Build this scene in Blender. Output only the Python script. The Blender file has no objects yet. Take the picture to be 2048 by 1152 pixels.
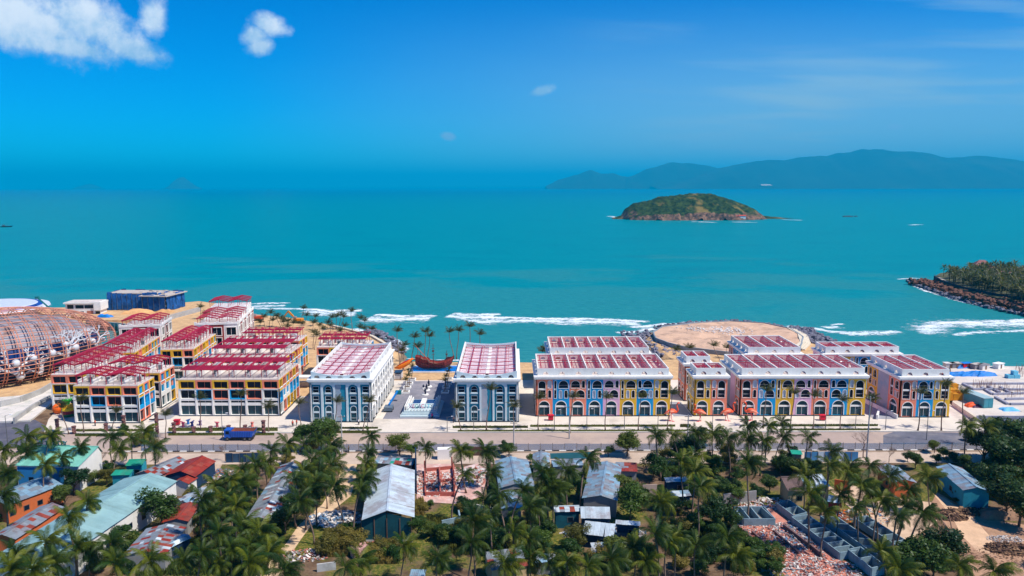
import bpy, bmesh, math, random
from mathutils import Vector, Matrix, noise
from mathutils.geometry import tessellate_polygon
random.seed(11)
PI = math.pi
R = math.radians
scene = bpy.context.scene
col = scene.collection

# ------------------------------------------------------------------ camera
FPX, CAMH = 1500.0, 65.0
PITCH = math.atan(203 / FPX)
cam = bpy.data.objects.new('camera', bpy.data.cameras.new('camera'))
col.objects.link(cam)
cam.location = (0, 0, CAMH)
cam.rotation_euler = (Matrix.Rotation(PI / 2 - PITCH, 3, 'X') @ Matrix.Rotation(R(-.12), 3, 'Z')).to_euler()
cam.data.sensor_width = 36
cam.data.lens = 36 * FPX / 2048
cam.data.clip_start = 1.0
cam.data.clip_end = 120000
scene.camera = cam

# ------------------------------------------------------------------ sun, sky, exposure
SUN_EL = R(56)
SUN_AZ = math.atan2(0.91, -0.41)          # clockwise from +Y
sdir = Vector((math.sin(SUN_AZ) * math.cos(SUN_EL), math.cos(SUN_AZ) * math.cos(SUN_EL), math.sin(SUN_EL)))
sl = bpy.data.lights.new('sun', 'SUN')
sl.energy = 4.9
sl.angle = R(0.53)
sl.color = (1.0, 0.945, 0.86)
sun = bpy.data.objects.new('sun', sl)
col.objects.link(sun)
sun.rotation_euler = sdir.to_track_quat('Z', 'Y').to_euler()
sun.location = sdir * 200

scene.view_settings.view_transform = 'Standard'
scene.view_settings.look = 'None'
scene.view_settings.exposure = 0.2
scene.view_settings.gamma = 1.0

def lin(c):
    return tuple(((x / 255) / 12.92 if x / 255 <= .04045 else (((x / 255) + .055) / 1.055) ** 2.4) for x in c)

class NT:
    """small helper for building node trees"""
    def __init__(s, tree):
        s.t = tree; s.n = tree.nodes; s.l = tree.links
    def node(s, typ, **kw):
        n = s.n.new(typ)
        for k, v in kw.items():
            setattr(n, k, v)
        return n
    def put(s, sock, v):
        if isinstance(v, bpy.types.NodeSocket):
            s.l.new(v, sock)
        elif v is not None:
            if hasattr(sock.default_value, '__len__') and not hasattr(v, '__len__'):
                sock.default_value = (v, v, v)
            elif hasattr(sock.default_value, '__len__') and len(sock.default_value) == 4 and len(v) == 3:
                sock.default_value = (*v, 1)
            else:
                sock.default_value = v
    def m(s, op, a, b=None, c=None, clamp=False):
        n = s.node('ShaderNodeMath', operation=op, use_clamp=clamp)
        s.put(n.inputs[0], a)
        if b is not None: s.put(n.inputs[1], b)
        if c is not None: s.put(n.inputs[2], c)
        return n.outputs[0]
    def vm(s, op, a, b=None):
        n = s.node('ShaderNodeVectorMath', operation=op)
        s.put(n.inputs[0], a)
        if b is not None: s.put(n.inputs[1], b)
        return n.outputs[0]
    def mix(s, f, a, b, blend='MIX'):
        n = s.node('ShaderNodeMix', data_type='RGBA', blend_type=blend)
        s.put(n.inputs[0], f); s.put(n.inputs[6], a); s.put(n.inputs[7], b)
        return n.outputs[2]
    def noise(s, vec, scale, detail=4, rough=.55, dist=0.0):
        n = s.node('ShaderNodeTexNoise')
        if vec is not None: s.l.new(vec, n.inputs['Vector'])
        n.inputs['Scale'].default_value = scale
        n.inputs['Detail'].default_value = detail
        n.inputs['Roughness'].default_value = rough
        n.inputs['Distortion'].default_value = dist
        return n.outputs[0]
    def ss(s, x, a, b):
        n = s.node('ShaderNodeMapRange', interpolation_type='SMOOTHSTEP')
        s.put(n.inputs[0], x); n.inputs[1].default_value = a; n.inputs[2].default_value = b
        return n.outputs[0]
    def ramp(s, x, a, b, lo=0., hi=1.):
        n = s.node('ShaderNodeMapRange')
        s.put(n.inputs[0], x)
        for i, v in enumerate((a, b, lo, hi)): n.inputs[1 + i].default_value = v
        return n.outputs[0]
    def xyz(s, v):
        n = s.node('ShaderNodeSeparateXYZ'); s.l.new(v, n.inputs[0]); return n.outputs
    def comb(s, x, y, z):
        n = s.node('ShaderNodeCombineXYZ')
        for i, q in enumerate((x, y, z)): s.put(n.inputs[i], q)
        return n.outputs[0]

# pixel of the 2048x1152 photograph -> world (used only to lay things out on the ground)
_c, _s = math.cos(PITCH), math.sin(PITCH)
def ray(u, v):
    x = (u - 1024) / FPX; y = -(v - 576) / FPX
    return Vector((x, _c + y * _s, -_s + y * _c))
def G(u, v, z=0.0):
    r = ray(u, v); t = (z - CAMH) / r.z
    return Vector((r.x * t, r.y * t, z))
def ZAT(v, Y):
    r = ray(1024, v); return CAMH + r.z * Y / r.y
def XAT(u, v, Y):
    r = ray(u, v); return r.x * Y / r.y

world = bpy.data.worlds.new('World')
scene.world = world
world.use_nodes = True
W = NT(world.node_tree)
W.n.clear()
sky = W.node('ShaderNodeTexSky', sky_type='NISHITA')
sky.sun_disc = False
sky.sun_elevation = SUN_EL
sky.sun_rotation = SUN_AZ
sky.altitude = 1500
sky.air_density = 1.0
sky.dust_density = 0.0
sky.ozone_density = 3.0
hs = W.node('ShaderNodeHueSaturation')
hs.inputs['Saturation'].default_value = 1.35
W.l.new(sky.outputs[0], hs.inputs['Color'])
skyc = W.mix(1.0, hs.outputs[0], (0.02, 0.77, 1.22), 'MULTIPLY')
geo = W.node('ShaderNodeTexCoord')
dx, dy, dz = W.xyz(geo.outputs['Generated'])
dyc = W.m('MAXIMUM', dy, 0.05)
gx = W.m('DIVIDE', dx, dyc); gz = W.m('DIVIDE', dz, dyc)
gv = W.comb(gx, gz, 0.0)
n1 = W.noise(gv, 16.0, 7, .62)
n2 = W.noise(gv, 52.0, 4, .6)
wob = W.m('ADD', W.m('MULTIPLY', W.m('SUBTRACT', n1, .5), 2.6), W.m('MULTIPLY', W.m('SUBTRACT', n2, .5), .9))
def gno(u, v):
    r = ray(u, v); return r.x / r.y, r.z / r.y
def blob(u, v, a, b, rot):
    cx, cz = gno(u, v)
    ex = W.m('SUBTRACT', gx, cx); ez = W.m('SUBTRACT', gz, cz)
    cr, sr = math.cos(R(rot)), math.sin(R(rot))
    px = W.m('ADD', W.m('MULTIPLY', ex, cr), W.m('MULTIPLY', ez, sr))
    pz = W.m('SUBTRACT', W.m('MULTIPLY', ez, cr), W.m('MULTIPLY', ex, sr))
    d = W.m('SQRT', W.m('ADD', W.m('POWER', W.m('DIVIDE', px, a / FPX), 2), W.m('POWER', W.m('DIVIDE', pz, b / FPX), 2)))
    return W.m('SUBTRACT', 1.0, d)
cl = None
for bl in ((20, 40, 260, 75, -12), (170, 40, 150, 62, -22), (262, 95, 92, 34, -16), (306, 30, 36, 52, 0), (130, 90, 160, 30, -10),
           (510, 70, 36, 32, 10), (536, 48, 46, 27, -18), (520, 92, 36, 24, 12),
           (1084, 182, 34, 13, 14), (897, 272, 20, 11, -10), (1790, 255, 22, 8, 0)):
    b_ = blob(*bl)
    cl = b_ if cl is None else W.m('MAXIMUM', cl, b_)
dens = W.m('ADD', W.m('MULTIPLY', cl, 1.15), W.m('MULTIPLY', wob, .55))
mask = W.m('MULTIPLY', W.ss(dens, .0, .78), .97)
# thin high wisps to the right
sv = W.comb(W.m('ADD', gx, W.m('MULTIPLY', gz, 1.2)), W.m('MULTIPLY', gz, 11.0), 0.3)
wn = W.noise(sv, 2.4, 4, .5, .2)
wz = W.m('MULTIPLY', W.ss(gx, 0.0, .45), W.ss(gz, .0, .07))
wis = W.m('MULTIPLY', W.m('MULTIPLY', W.ss(wn, .46, .70), wz), .42)
# pale veil of high thin cloud, thickening towards the right
vn = W.noise(W.comb(W.m('MULTIPLY', gx, 1.0), W.m('MULTIPLY', gz, 3.0), 5.0), 2.6, 4, .55)
veil = W.m('MULTIPLY', W.m('MULTIPLY', W.ss(W.m('ADD', gx, W.m('MULTIPLY', W.m('SUBTRACT', vn, .5), .16)), -.42, .42), W.ss(gz, .27, .02)), .85)
wis = W.m('MINIMUM', W.m('ADD', wis, veil), 1.0)
front = W.m('GREATER_THAN', dy, 0.05)
mask = W.m('MULTIPLY', mask, front); wis = W.m('MULTIPLY', wis, front)
shade = W.ss(W.m('ADD', W.m('MULTIPLY', n1, 1.1), W.m('MULTIPLY', W.m('SUBTRACT', gz, .17), 3.0)), .35, .85)
cc = W.mix(shade, (2.4, 4.6, 7.2), (7.6, 8.3, 9.2))
fin = W.mix(mask, W.mix(wis, skyc, (2.9, 4.8, 6.5)), cc)
bg = W.node('ShaderNodeBackground')
bg.inputs['Strength'].default_value = 0.105
W.l.new(fin, bg.inputs['Color'])
wo = W.node('ShaderNodeOutputWorld')
W.l.new(bg.outputs[0], wo.inputs['Surface'])

scene.render.engine = 'CYCLES'
scene.cycles.use_denoising = True
scene.cycles.max_bounces = 6
scene.cycles.diffuse_bounces = 3
scene.cycles.glossy_bounces = 2
scene.cycles.transmission_bounces = 2
scene.cycles.transparent_max_bounces = 12
scene.cycles.volume_bounces = 0
scene.cycles.sample_clamp_indirect = 6

# ------------------------------------------------------------------ materials
MATS = {}
def mat(name, rgb, rough=.7, var=.12, scale=.6, bump=0.0, metal=0.0, spec=.35, rnd=.10, dirt=None, dirtamt=0.0, dscale=.25, transl=0.0):
    """plain material: colour with two scales of noise, per-object tone, optional dirt"""
    if name in MATS: return MATS[name]
    m = bpy.data.materials.new(name); m.use_nodes = True
    N = NT(m.node_tree); b = m.node_tree.nodes['Principled BSDF']
    c = lin(rgb)
    geo_ = N.node('ShaderNodeNewGeometry')
    pos = geo_.outputs['Position']
    n1 = N.noise(pos, scale, 5, .6)
    n2 = N.noise(pos, scale * 7.3, 3, .6)
    oi = N.node('ShaderNodeObjectInfo')
    f = N.m('ADD', N.ramp(n1, .3, .7, 1 - var, 1 + var), N.ramp(n2, .3, .7, -var * .5, var * .5))
    f = N.m('ADD', f, N.ramp(oi.outputs['Random'], 0, 1, -rnd, rnd))
    cc_ = N.vm('MULTIPLY', (c[0], c[1], c[2]), None)
    vmn = cc_.node; N.l.new(N.comb(f, f, f), vmn.inputs[1])
    out = cc_
    if name.endswith('_render'):
        x_, y_, z_ = N.xyz(pos); sn = N.noise(N.comb(N.m('MULTIPLY', x_, 1.3), N.m('MULTIPLY', y_, 1.3), N.m('MULTIPLY', z_, .13)), 1.0, 5, .65)
        k_ = N.ramp(sn, .40, .74, 1.03, .94 if name.startswith(('white', 'pale')) else .85); mm = N.node('ShaderNodeVectorMath', operation='MULTIPLY'); N.l.new(out, mm.inputs[0]); N.l.new(N.comb(k_, k_, k_), mm.inputs[1]); out = mm.outputs[0]
    if dirt is not None:
        dn = N.noise(pos, dscale, 6, .65)
        out = N.mix(N.m('MULTIPLY', N.ss(dn, .48, .66), dirtamt), out, lin(dirt))
    N.l.new(out, b.inputs['Base Color'])
    b.inputs['Roughness'].default_value = rough
    b.inputs['Metallic'].default_value = metal
    b.inputs['Specular IOR Level'].default_value = spec
    if bump:
        bn = N.node('ShaderNodeBump'); bn.inputs['Strength'].default_value = bump; bn.inputs['Distance'].default_value = .25
        N.l.new(N.noise(pos, scale * 9, 4, .65), bn.inputs['Height']); N.l.new(bn.outputs[0], b.inputs['Normal'])
    if transl:
        tr = N.node('ShaderNodeBsdfTranslucent'); N.l.new(out, tr.inputs['Color'])
        ms = N.node('ShaderNodeMixShader'); ms.inputs[0].default_value = transl
        o = [n for n in N.n if n.type == 'OUTPUT_MATERIAL'][0]
        N.l.new(b.outputs[0], ms.inputs[1]); N.l.new(tr.outputs[0], ms.inputs[2]); N.l.new(ms.outputs[0], o.inputs[0])
    MATS[name] = m
    return m
def seethrough(name, rgb, alpha, rough=.6):
    if name in MATS: return MATS[name]
    m = bpy.data.materials.new(name); m.use_nodes = True
    b = m.node_tree.nodes['Principled BSDF']
    b.inputs['Base Color'].default_value = (*lin(rgb), 1); b.inputs['Alpha'].default_value = alpha
    b.inputs['Roughness'].default_value = rough
    MATS[name] = m
    return m

WHITE = mat('white_render', (236, 233, 226), .75, .05, .25, rnd=.03, dirt=(170, 165, 158), dirtamt=.25, dscale=.12)
YEL = mat('yellow_render', (232, 180, 46), .8, .06, .3, rnd=.03, dirt=(190, 150, 70), dirtamt=.25)
PINK = mat('pink_render', (240, 140, 108), .8, .06, .3, rnd=.03, dirt=(205, 130, 115), dirtamt=.25)
BLUE = mat('blue_render', (0, 150, 206), .8, .06, .3, rnd=.03, dirt=(20, 120, 185), dirtamt=.25)
LILAC = mat('lilac_render', (226, 176, 202), .8, .06, .3, rnd=.03)
AQUA = mat('aqua_render', (26, 132, 158), .8, .07, .3, rnd=.03, dirt=(20, 112, 138), dirtamt=.3)
MURAL = mat('mural_grey', (168, 170, 178), .85, .10, .35, rnd=.03, dirt=(120, 165, 185), dirtamt=.6, dscale=.22)
PALEB = mat('pale_blue_render', (206, 220, 222), .75, .05, .25, rnd=.03)
MAROON = mat('maroon_brick', (148, 58, 52), .8, .12, .8, rnd=.04)
GLASS = mat('dark_glass', (10, 26, 44), .18, .5, .35, spec=.22, rnd=.25)
SHOPGLASS = mat('shop_glass', (26, 66, 78), .2, .45, .9, spec=.28, rnd=.2)
NICHE = mat('niche_render', (196, 206, 214), .8, .05, .3)
PERG = mat('red_steel', (176, 26, 60), .5, .12, .7, rnd=.12)
PERGD = mat('red_mesh', (176, 60, 88), .6, .15, .7, rnd=.10)
TERR = mat('roof_terrace', (212, 200, 190), .85, .10, .4, dirt=(170, 158, 150), dirtamt=.4)
PLINTH = mat('dark_plinth', (42, 52, 66), .6, .2, .6)
CONC = mat('concrete', (176, 174, 170), .85, .12, .4, bump=.1, dirt=(128, 124, 118), dirtamt=.5)
CONCB = mat('pen_concrete', (126, 150, 160), .85, .14, .6, bump=.1, dirt=(92, 112, 124), dirtamt=.5, dscale=.5)
STEEL = mat('grey_steel', (120, 124, 128), .4, .1, .5, metal=.6)
WOOD = mat('weathered_wood', (120, 92, 74), .85, .2, 1.2)

# ------------------------------------------------------------------ mesh helpers
class MB:
    def __init__(s): s.v = []; s.f = []
    def add(s, vs, fs):
        o = len(s.v); s.v += [tuple(p) for p in vs]; s.f += [tuple(i + o for i in f) for f in fs]; return s
    def box(s, x0, y0, z0, x1, y1, z1):
        return s.add([(x0, y0, z0), (x1, y0, z0), (x1, y1, z0), (x0, y1, z0), (x0, y0, z1), (x1, y0, z1), (x1, y1, z1), (x0, y1, z1)],
                     [(3, 2, 1, 0), (4, 5, 6, 7), (0, 1, 5, 4), (1, 2, 6, 5), (2, 3, 7, 6), (3, 0, 4, 7)])
    def bar(s, a, b, w, h=None, up=(0, 0, 1)):
        a, b = Vector(a), Vector(b); h = h or w
        d = (b - a).normalized(); u = Vector(up)
        if abs(d.dot(u)) > .98: u = Vector((1, 0, 0))
        sd = d.cross(u).normalized() * w / 2; u = sd.cross(d).normalized() * h / 2
        vs = [a - sd - u, a + sd - u, a + sd + u, a - sd + u, b - sd - u, b + sd - u, b + sd + u, b - sd + u]
        return s.add(vs, [(0, 3, 2, 1), (4, 5, 6, 7), (0, 1, 5, 4), (1, 2, 6, 5), (2, 3, 7, 6), (3, 0, 4, 7)])
    def tube(s, pts, rad, n=6, closed=False, cap=True):
        pts = [Vector(p) for p in pts]; k = len(pts); vs = []; fs = []
        for i, p in enumerate(pts):
            d = (pts[(i + 1) % k] - pts[i - 1]) if closed else (pts[min(i + 1, k - 1)] - pts[max(i - 1, 0)])
            d.normalize()
            u = Vector((0, 0, 1)) if abs(d.z) < .9 else Vector((0, 1, 0))
            a = d.cross(u).normalized(); b = a.cross(d)
            r = rad[i] if hasattr(rad, '__len__') else rad
            vs += [p + (a * math.cos(2 * PI * j / n) + b * math.sin(2 * PI * j / n)) * r for j in range(n)]
        for i in range(k if closed else k - 1):
            i2 = (i + 1) % k
            for j in range(n): fs.append((i * n + j, i * n + (j + 1) % n, i2 * n + (j + 1) % n, i2 * n + j))
        if cap and not closed:
            fs.append(tuple(range(n))[::-1]); fs.append(tuple((k - 1) * n + j for j in range(n)))
        return s.add(vs, fs)
    def prism(s, poly, z0, z1):
        n = len(poly); vs = [(p[0], p[1], z0) for p in poly] + [(p[0], p[1], z1) for p in poly]
        tri = tessellate_polygon([[Vector((p[0], p[1], 0)) for p in poly]])
        fs = [tuple(i + n for i in t) for t in tri] + [tuple(t)[::-1] for t in tri]
        fs += [(i, (i + 1) % n, n + (i + 1) % n, n + i) for i in range(n)]
        return s.add(vs, fs)
    def sheet(s, poly, z):
        tri = tessellate_polygon([[Vector((p[0], p[1], 0)) for p in poly]])
        return s.add([(p[0], p[1], z) for p in poly], [tuple(t) for t in tri])
    def panel(s, outer, holes, y0, y1, back=False):
        """wall in the xz plane with holes, front at y0, reveals (and back) to y1"""
        loops = [outer] + holes; flat = [p for l in loops for p in l]; n = len(flat)
        tri = tessellate_polygon([[Vector((p[0], p[1], 0)) for p in l] for l in loops])
        vs = [(p[0], y0, p[1]) for p in flat] + [(p[0], y1, p[1]) for p in flat]
        fs = [tuple(t) for t in tri]
        if back: fs += [tuple(i + n for i in t) for t in tri]
        o = 0
        for l in loops:
            k = len(l)
            fs += [(o + i, o + (i + 1) % k, n + o + (i + 1) % k, n + o + i) for i in range(k)]
            o += k
        return s.add(vs, fs)
    def ring(s, outer, inner, y0, y1):
        """flat surround between two loops of equal length in xz, extruded y0..y1"""
        k = len(outer)
        vs = [(p[0], y0, p[1]) for p in outer] + [(p[0], y0, p[1]) for p in inner] + [(p[0], y1, p[1]) for p in outer] + [(p[0], y1, p[1]) for p in inner]
        fs = []
        for i in range(k):
            j = (i + 1) % k
            fs += [(i, j, k + j, k + i), (i, 2 * k + i, 2 * k + j, j), (k + i, k + j, 3 * k + j, 3 * k + i)]
        return s.add(vs, fs)
    def sphere(s, c, r, nu=10, nv=6, sq=(1, 1, 1)):
        vs = [(c[0], c[1], c[2] - r * sq[2])]; fs = []
        for i in range(1, nv):
            t = PI * i / nv
            for j in range(nu):
                p = 2 * PI * j / nu
                vs.append((c[0] + r * sq[0] * math.sin(t) * math.cos(p), c[1] + r * sq[1] * math.sin(t) * math.sin(p), c[2] - r * sq[2] * math.cos(t)))
        vs.append((c[0], c[1], c[2] + r * sq[2])); top = len(vs) - 1
        for j in range(nu):
            fs.append((0, 1 + (j + 1) % nu, 1 + j)); fs.append((top, 1 + (nv - 2) * nu + j, 1 + (nv - 2) * nu + (j + 1) % nu))
        for i in range(nv - 2):
            for j in range(nu):
                a = 1 + i * nu; fs.append((a + j, a + (j + 1) % nu, a + nu + (j + 1) % nu, a + nu + j))
        return s.add(vs, fs)
    def mesh(s, name, m, smooth=False):
        me = bpy.data.meshes.new(name); me.from_pydata(s.v, [], s.f); 
        if m is not None: me.materials.append(m)
        if smooth: me.polygons.foreach_set('use_smooth', [True] * len(me.polygons))
        me.update(); return me
    def build(s, name, m, parent=None, loc=(0, 0, 0), rot=0, smooth=False):
        return inst(s.mesh(name, m, smooth), name, parent, loc, rot)

def inst(me, name, parent=None, loc=(0, 0, 0), rot=0, scale=None):
    o = bpy.data.objects.new(name, me); col.objects.link(o)
    if parent: o.parent = parent
    o.location = loc
    o.rotation_euler = rot if hasattr(rot, '__len__') else (0, 0, rot)
    if scale is not None: o.scale = scale if hasattr(scale, '__len__') else (scale,) * 3
    return o
def tag(o, label=None, cat=None, group=None, kind=None):
    if label: o['label'] = label
    if cat: o['category'] = cat
    if group: o['group'] = group
    if kind: o['kind'] = kind
    return o
def thing(name, label, cat, loc=(0, 0, 0), rot=0, group=None):
    return tag(inst(None, name, None, loc, rot), label, cat, group)
def arch(x0, x1, z0, z1, n=10, round_=True):
    """loop of an opening, arched top when round_; starts bottom left, goes clockwise up"""
    if not round_: 
        return [(x0, z0), (x0, z1), (x1, z1), (x1, z0)]
    r = (x1 - x0) / 2; zs = max(z1 - r, z0 + .05); rz = z1 - zs; cx = (x0 + x1) / 2
    return [(x0, z0)] + [(cx - r * math.cos(PI * i / n), zs + rz * math.sin(PI * i / n)) for i in range(n + 1)] + [(x1, z0)]
# ------------------------------------------------------------------ sea
SEA = -2.5
def sea_material():
    m = bpy.data.materials.new('sea_water'); m.use_nodes = True
    N = NT(m.node_tree); b = m.node_tree.nodes['Principled BSDF']
    pos = N.node('ShaderNodeNewGeometry').outputs['Position']
    x, y, z = N.xyz(pos)
    w1 = N.comb(N.m('MULTIPLY', x, .0046), N.m('MULTIPLY', y, .0080), 0.)
    big = N.noise(w1, 1.0, 5, .6, .4)
    w2 = N.comb(N.m('MULTIPLY', x, .010), N.m('MULTIPLY', y, .034), 3.)
    mid = N.noise(w2, 1.0, 5, .6, .3)
    fine = N.noise(N.comb(N.m('MULTIPLY', x, .16), N.m('MULTIPLY', y, .42), 0.), 1.0, 4, .65)
    deep, main = (0.0, .16, .27), (0.0, .236, .266)
    c = N.mix(N.ss(y, 900, 9000), main, deep)
    c = N.mix(N.m('MULTIPLY', N.ss(mid, .44, .70), .5), c, (0.0, .165, .215))
    # silt in the shallows, drifting out in plumes
    silt = N.m('MULTIPLY', N.ss(N.m('SUBTRACT', N.m('ADD', N.m('MULTIPLY', big, 1250.), N.m('MULTIPLY', N.m('SUBTRACT', mid, .5), 320.)), y), -20., 150.), .85)
    shal = N.m('MULTIPLY', N.ss(N.m('ADD', y, N.m('MULTIPLY', mid, 120.)), 470., 300.), .55)
    c = N.mix(N.m('MULTIPLY', silt, .85), c, (.030, .235, .235))
    c = N.mix(shal, c, (.050, .250, .245))
    c = N.mix(N.ramp(fine, .35, .68, 0, .5), c, (.0, .145, .185))
    # small whitecaps
    wc = N.noise(N.comb(N.m('MULTIPLY', x, .09), N.m('MULTIPLY', y, .26), 7.), 1.0, 3, .6)
    cap = N.m('MULTIPLY', N.ss(wc, .755, .79), N.ss(y, 900., 330.))
    c = N.mix(N.m('MULTIPLY', cap, .6), c, (.72, .80, .82))
    N.l.new(c, b.inputs['Base Color'])
    b.inputs['Roughness'].default_value = .34
    b.inputs['Specular IOR Level'].default_value = .06
    b.inputs['IOR'].default_value = 1.33
    bn = N.node('ShaderNodeBump'); bn.inputs['Strength'].default_value = .9; bn.inputs['Distance'].default_value = .9
    N.l.new(fine, bn.inputs['Height']); N.l.new(bn.outputs[0], b.inputs['Normal'])
    return m
mb = MB(); S_ = 62000
mb.add([(-S_, -400, SEA), (S_, -400, SEA), (S_, S_, SEA), (-S_, S_, SEA)], [(0, 1, 2, 3)])
tag(mb.build('sea', sea_material()), 'turquoise sea reaching from the beach to the horizon', None, None, 'structure')

# ------------------------------------------------------------------ land
def ground_material():
    m = bpy.data.materials.new('ground_soil'); m.use_nodes = True
    N = NT(m.node_tree); b = m.node_tree.nodes['Principled BSDF']
    pos = N.node('ShaderNodeNewGeometry').outputs['Position']
    x, y, z = N.xyz(pos)
    a = N.noise(pos, .05, 6, .62); bb = N.noise(pos, .32, 5, .65); cc_ = N.noise(pos, 1.7, 4, .7)
    sand = N.mix(N.ss(bb, .35, .68), lin((214, 176, 128)), lin((186, 150, 112)))
    soil = N.mix(N.ss(bb, .36, .64), lin((92, 72, 56)), lin((128, 104, 82)))
    soil = N.mix(N.m('MULTIPLY', N.ss(cc_, .52, .68), .6), soil, lin((78, 62, 52)))
    grass = N.mix(N.ss(cc_, .4, .65), lin((66, 82, 30)), lin((132, 118, 58)))
    g = N.m('MULTIPLY', N.ss(a, .44, .54), N.ss(y, 174, 166))
    c = N.mix(g, soil, grass)
    c = N.mix(N.ss(y, 206, 235), c, sand)
    c = N.mix(N.ss(z, -.6, -1.9), c, lin((128, 108, 88)))
    N.l.new(c, b.inputs['Base Color'])
    b.inputs['Roughness'].default_value = .95; b.inputs['Specular IOR Level'].default_value = .1
    bn = N.node('ShaderNodeBump'); bn.inputs['Strength'].default_value = .5; bn.inputs['Distance'].default_value = .35
    N.l.new(N.m('ADD', bb, N.m('MULTIPLY', cc_, .5)), bn.inputs['Height']); N.l.new(bn.outputs[0], b.inputs['Normal'])
    return m
GROUND = ground_material()
coast_px = [(375, 603), (398, 601), (440, 606), (470, 613), (500, 627), (545, 631), (600, 637), (650, 647), (700, 659), (745, 671), (778, 688),
            (788, 703), (784, 715), (800, 722), (860, 724), (960, 724), (1050, 725), (1150, 727), (1290, 725), (1342, 719), (1325, 700), (1302, 684),
            (1300, 670), (1320, 659), (1390, 650), (1460, 647), (1530, 651), (1585, 662), (1618, 682), (1645, 702), (1690, 717), (1760, 727),
            (1850, 733), (1920, 735), (2060, 738), (2400, 748)]
outer = [(-460, 60), (-460, 330), (-330, 392), (-268, 400), (-232, 408), (-196, 416)] + [tuple(G(*p)[:2]) for p in coast_px] + [(460, 60)]
lagoon = [(-222, 350), (-206, 357), (-164, 339), (-150, 328), (-147, 303), (-176, 292), (-226, 300)]
def jitter_loop(lp, step, amp):
    out = []
    for i, p in enumerate(lp):
        q = lp[(i + 1) % len(lp)]; a, b = Vector((p[0], p[1])), Vector((q[0], q[1])); L = (b - a).length
        k = max(1, int(L / step)) if L < 120 else 1
        nn = Vector((-(b - a).y, (b - a).x)).normalized()
        for j in range(k):
            w = a.lerp(b, j / k)
            if j: w = w + nn * amp * noise.noise(Vector((w.x * .21, w.y * .21, 1.7)))
            out.append((w.x, w.y))
    return out
outer_j = jitter_loop(outer, 4.0, 1.6)
mb = MB()
loops = [outer_j, lagoon]; flat = [p for l in loops for p in l]
tri = tessellate_polygon([[Vector((p[0], p[1], 0)) for p in l] for l in loops])
mb.add([(p[0], p[1], 0) for p in flat], [tuple(t) for t in tri])
def skirt(lp, off, zb):
    n = len(lp); vs = [(p[0], p[1], 0) for p in lp]
    area = sum(lp[i][0] * lp[(i + 1) % n][1] - lp[(i + 1) % n][0] * lp[i][1] for i in range(n)); sg = 1 if area > 0 else -1
    for i in range(n):
        a, b = Vector(lp[i - 1]), Vector(lp[(i + 1) % n]); d = (b - a).normalized()
        nn = Vector((d.y, -d.x)) * sg
        vs.append((lp[i][0] + nn.x * off, lp[i][1] + nn.y * off, zb))
    mb.add(vs, [(i, (i + 1) % n, n + (i + 1) % n, n + i) for i in range(n)])
skirt(outer_j, 6.5, SEA - .7)
skirt(lagoon, 0.0, SEA - .7)
tag(mb.build('ground', GROUND), None, None, None, 'structure')

# ------------------------------------------------------------------ surf
def foam_material(name, thr, tone=(.80, .86, .87)):
    m = bpy.data.materials.new(name); m.use_nodes = True
    N = NT(m.node_tree); b = m.node_tree.nodes['Principled BSDF']
    pos = N.node('ShaderNodeNewGeometry').outputs['Position']; uv = N.node('ShaderNodeUVMap').outputs[0]
    u, v, _ = N.xyz(uv); x, y, z = N.xyz(pos)
    n1_ = N.noise(N.comb(N.m('MULTIPLY', x, .13), N.m('MULTIPLY', y, .22), 0), 1.0, 7, .72, .6)
    edge = N.m('MULTIPLY', N.m('SUBTRACT', 1.0, N.m('ABSOLUTE', N.m('SUBTRACT', N.m('MULTIPLY', v, 2.), 1.))), N.m('MINIMUM', 1.0, N.m('MULTIPLY', N.m('SUBTRACT', 1., N.m('ABSOLUTE', N.m('SUBTRACT', N.m('MULTIPLY', u, 2.), 1.))), 5.)))
    n2_ = N.noise(N.comb(N.m('MULTIPLY', x, .45), N.m('MULTIPLY', y, .95), 3.), 1.0, 5, .7, .8)
    al = N.ss(N.m('ADD', N.m('ADD', N.m('MULTIPLY', n1_, 1.5), N.m('MULTIPLY', N.m('SUBTRACT', n2_, .5), 1.5)), N.m('MULTIPLY', edge, .9)), thr, thr + .40)
    N.l.new(al, b.inputs['Alpha'])
    b.inputs['Base Color'].default_value = (*tone, 1); b.inputs['Roughness'].default_value = .9
    return m
FOAM = foam_material('surf_foam', 1.26)
FOAMT = foam_material('surf_foam_thin', 1.26, (.70, .80, .82))
def P_wide(px): return 600 < px[0][1] < 680 and hasattr(px, 'append')
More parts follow.
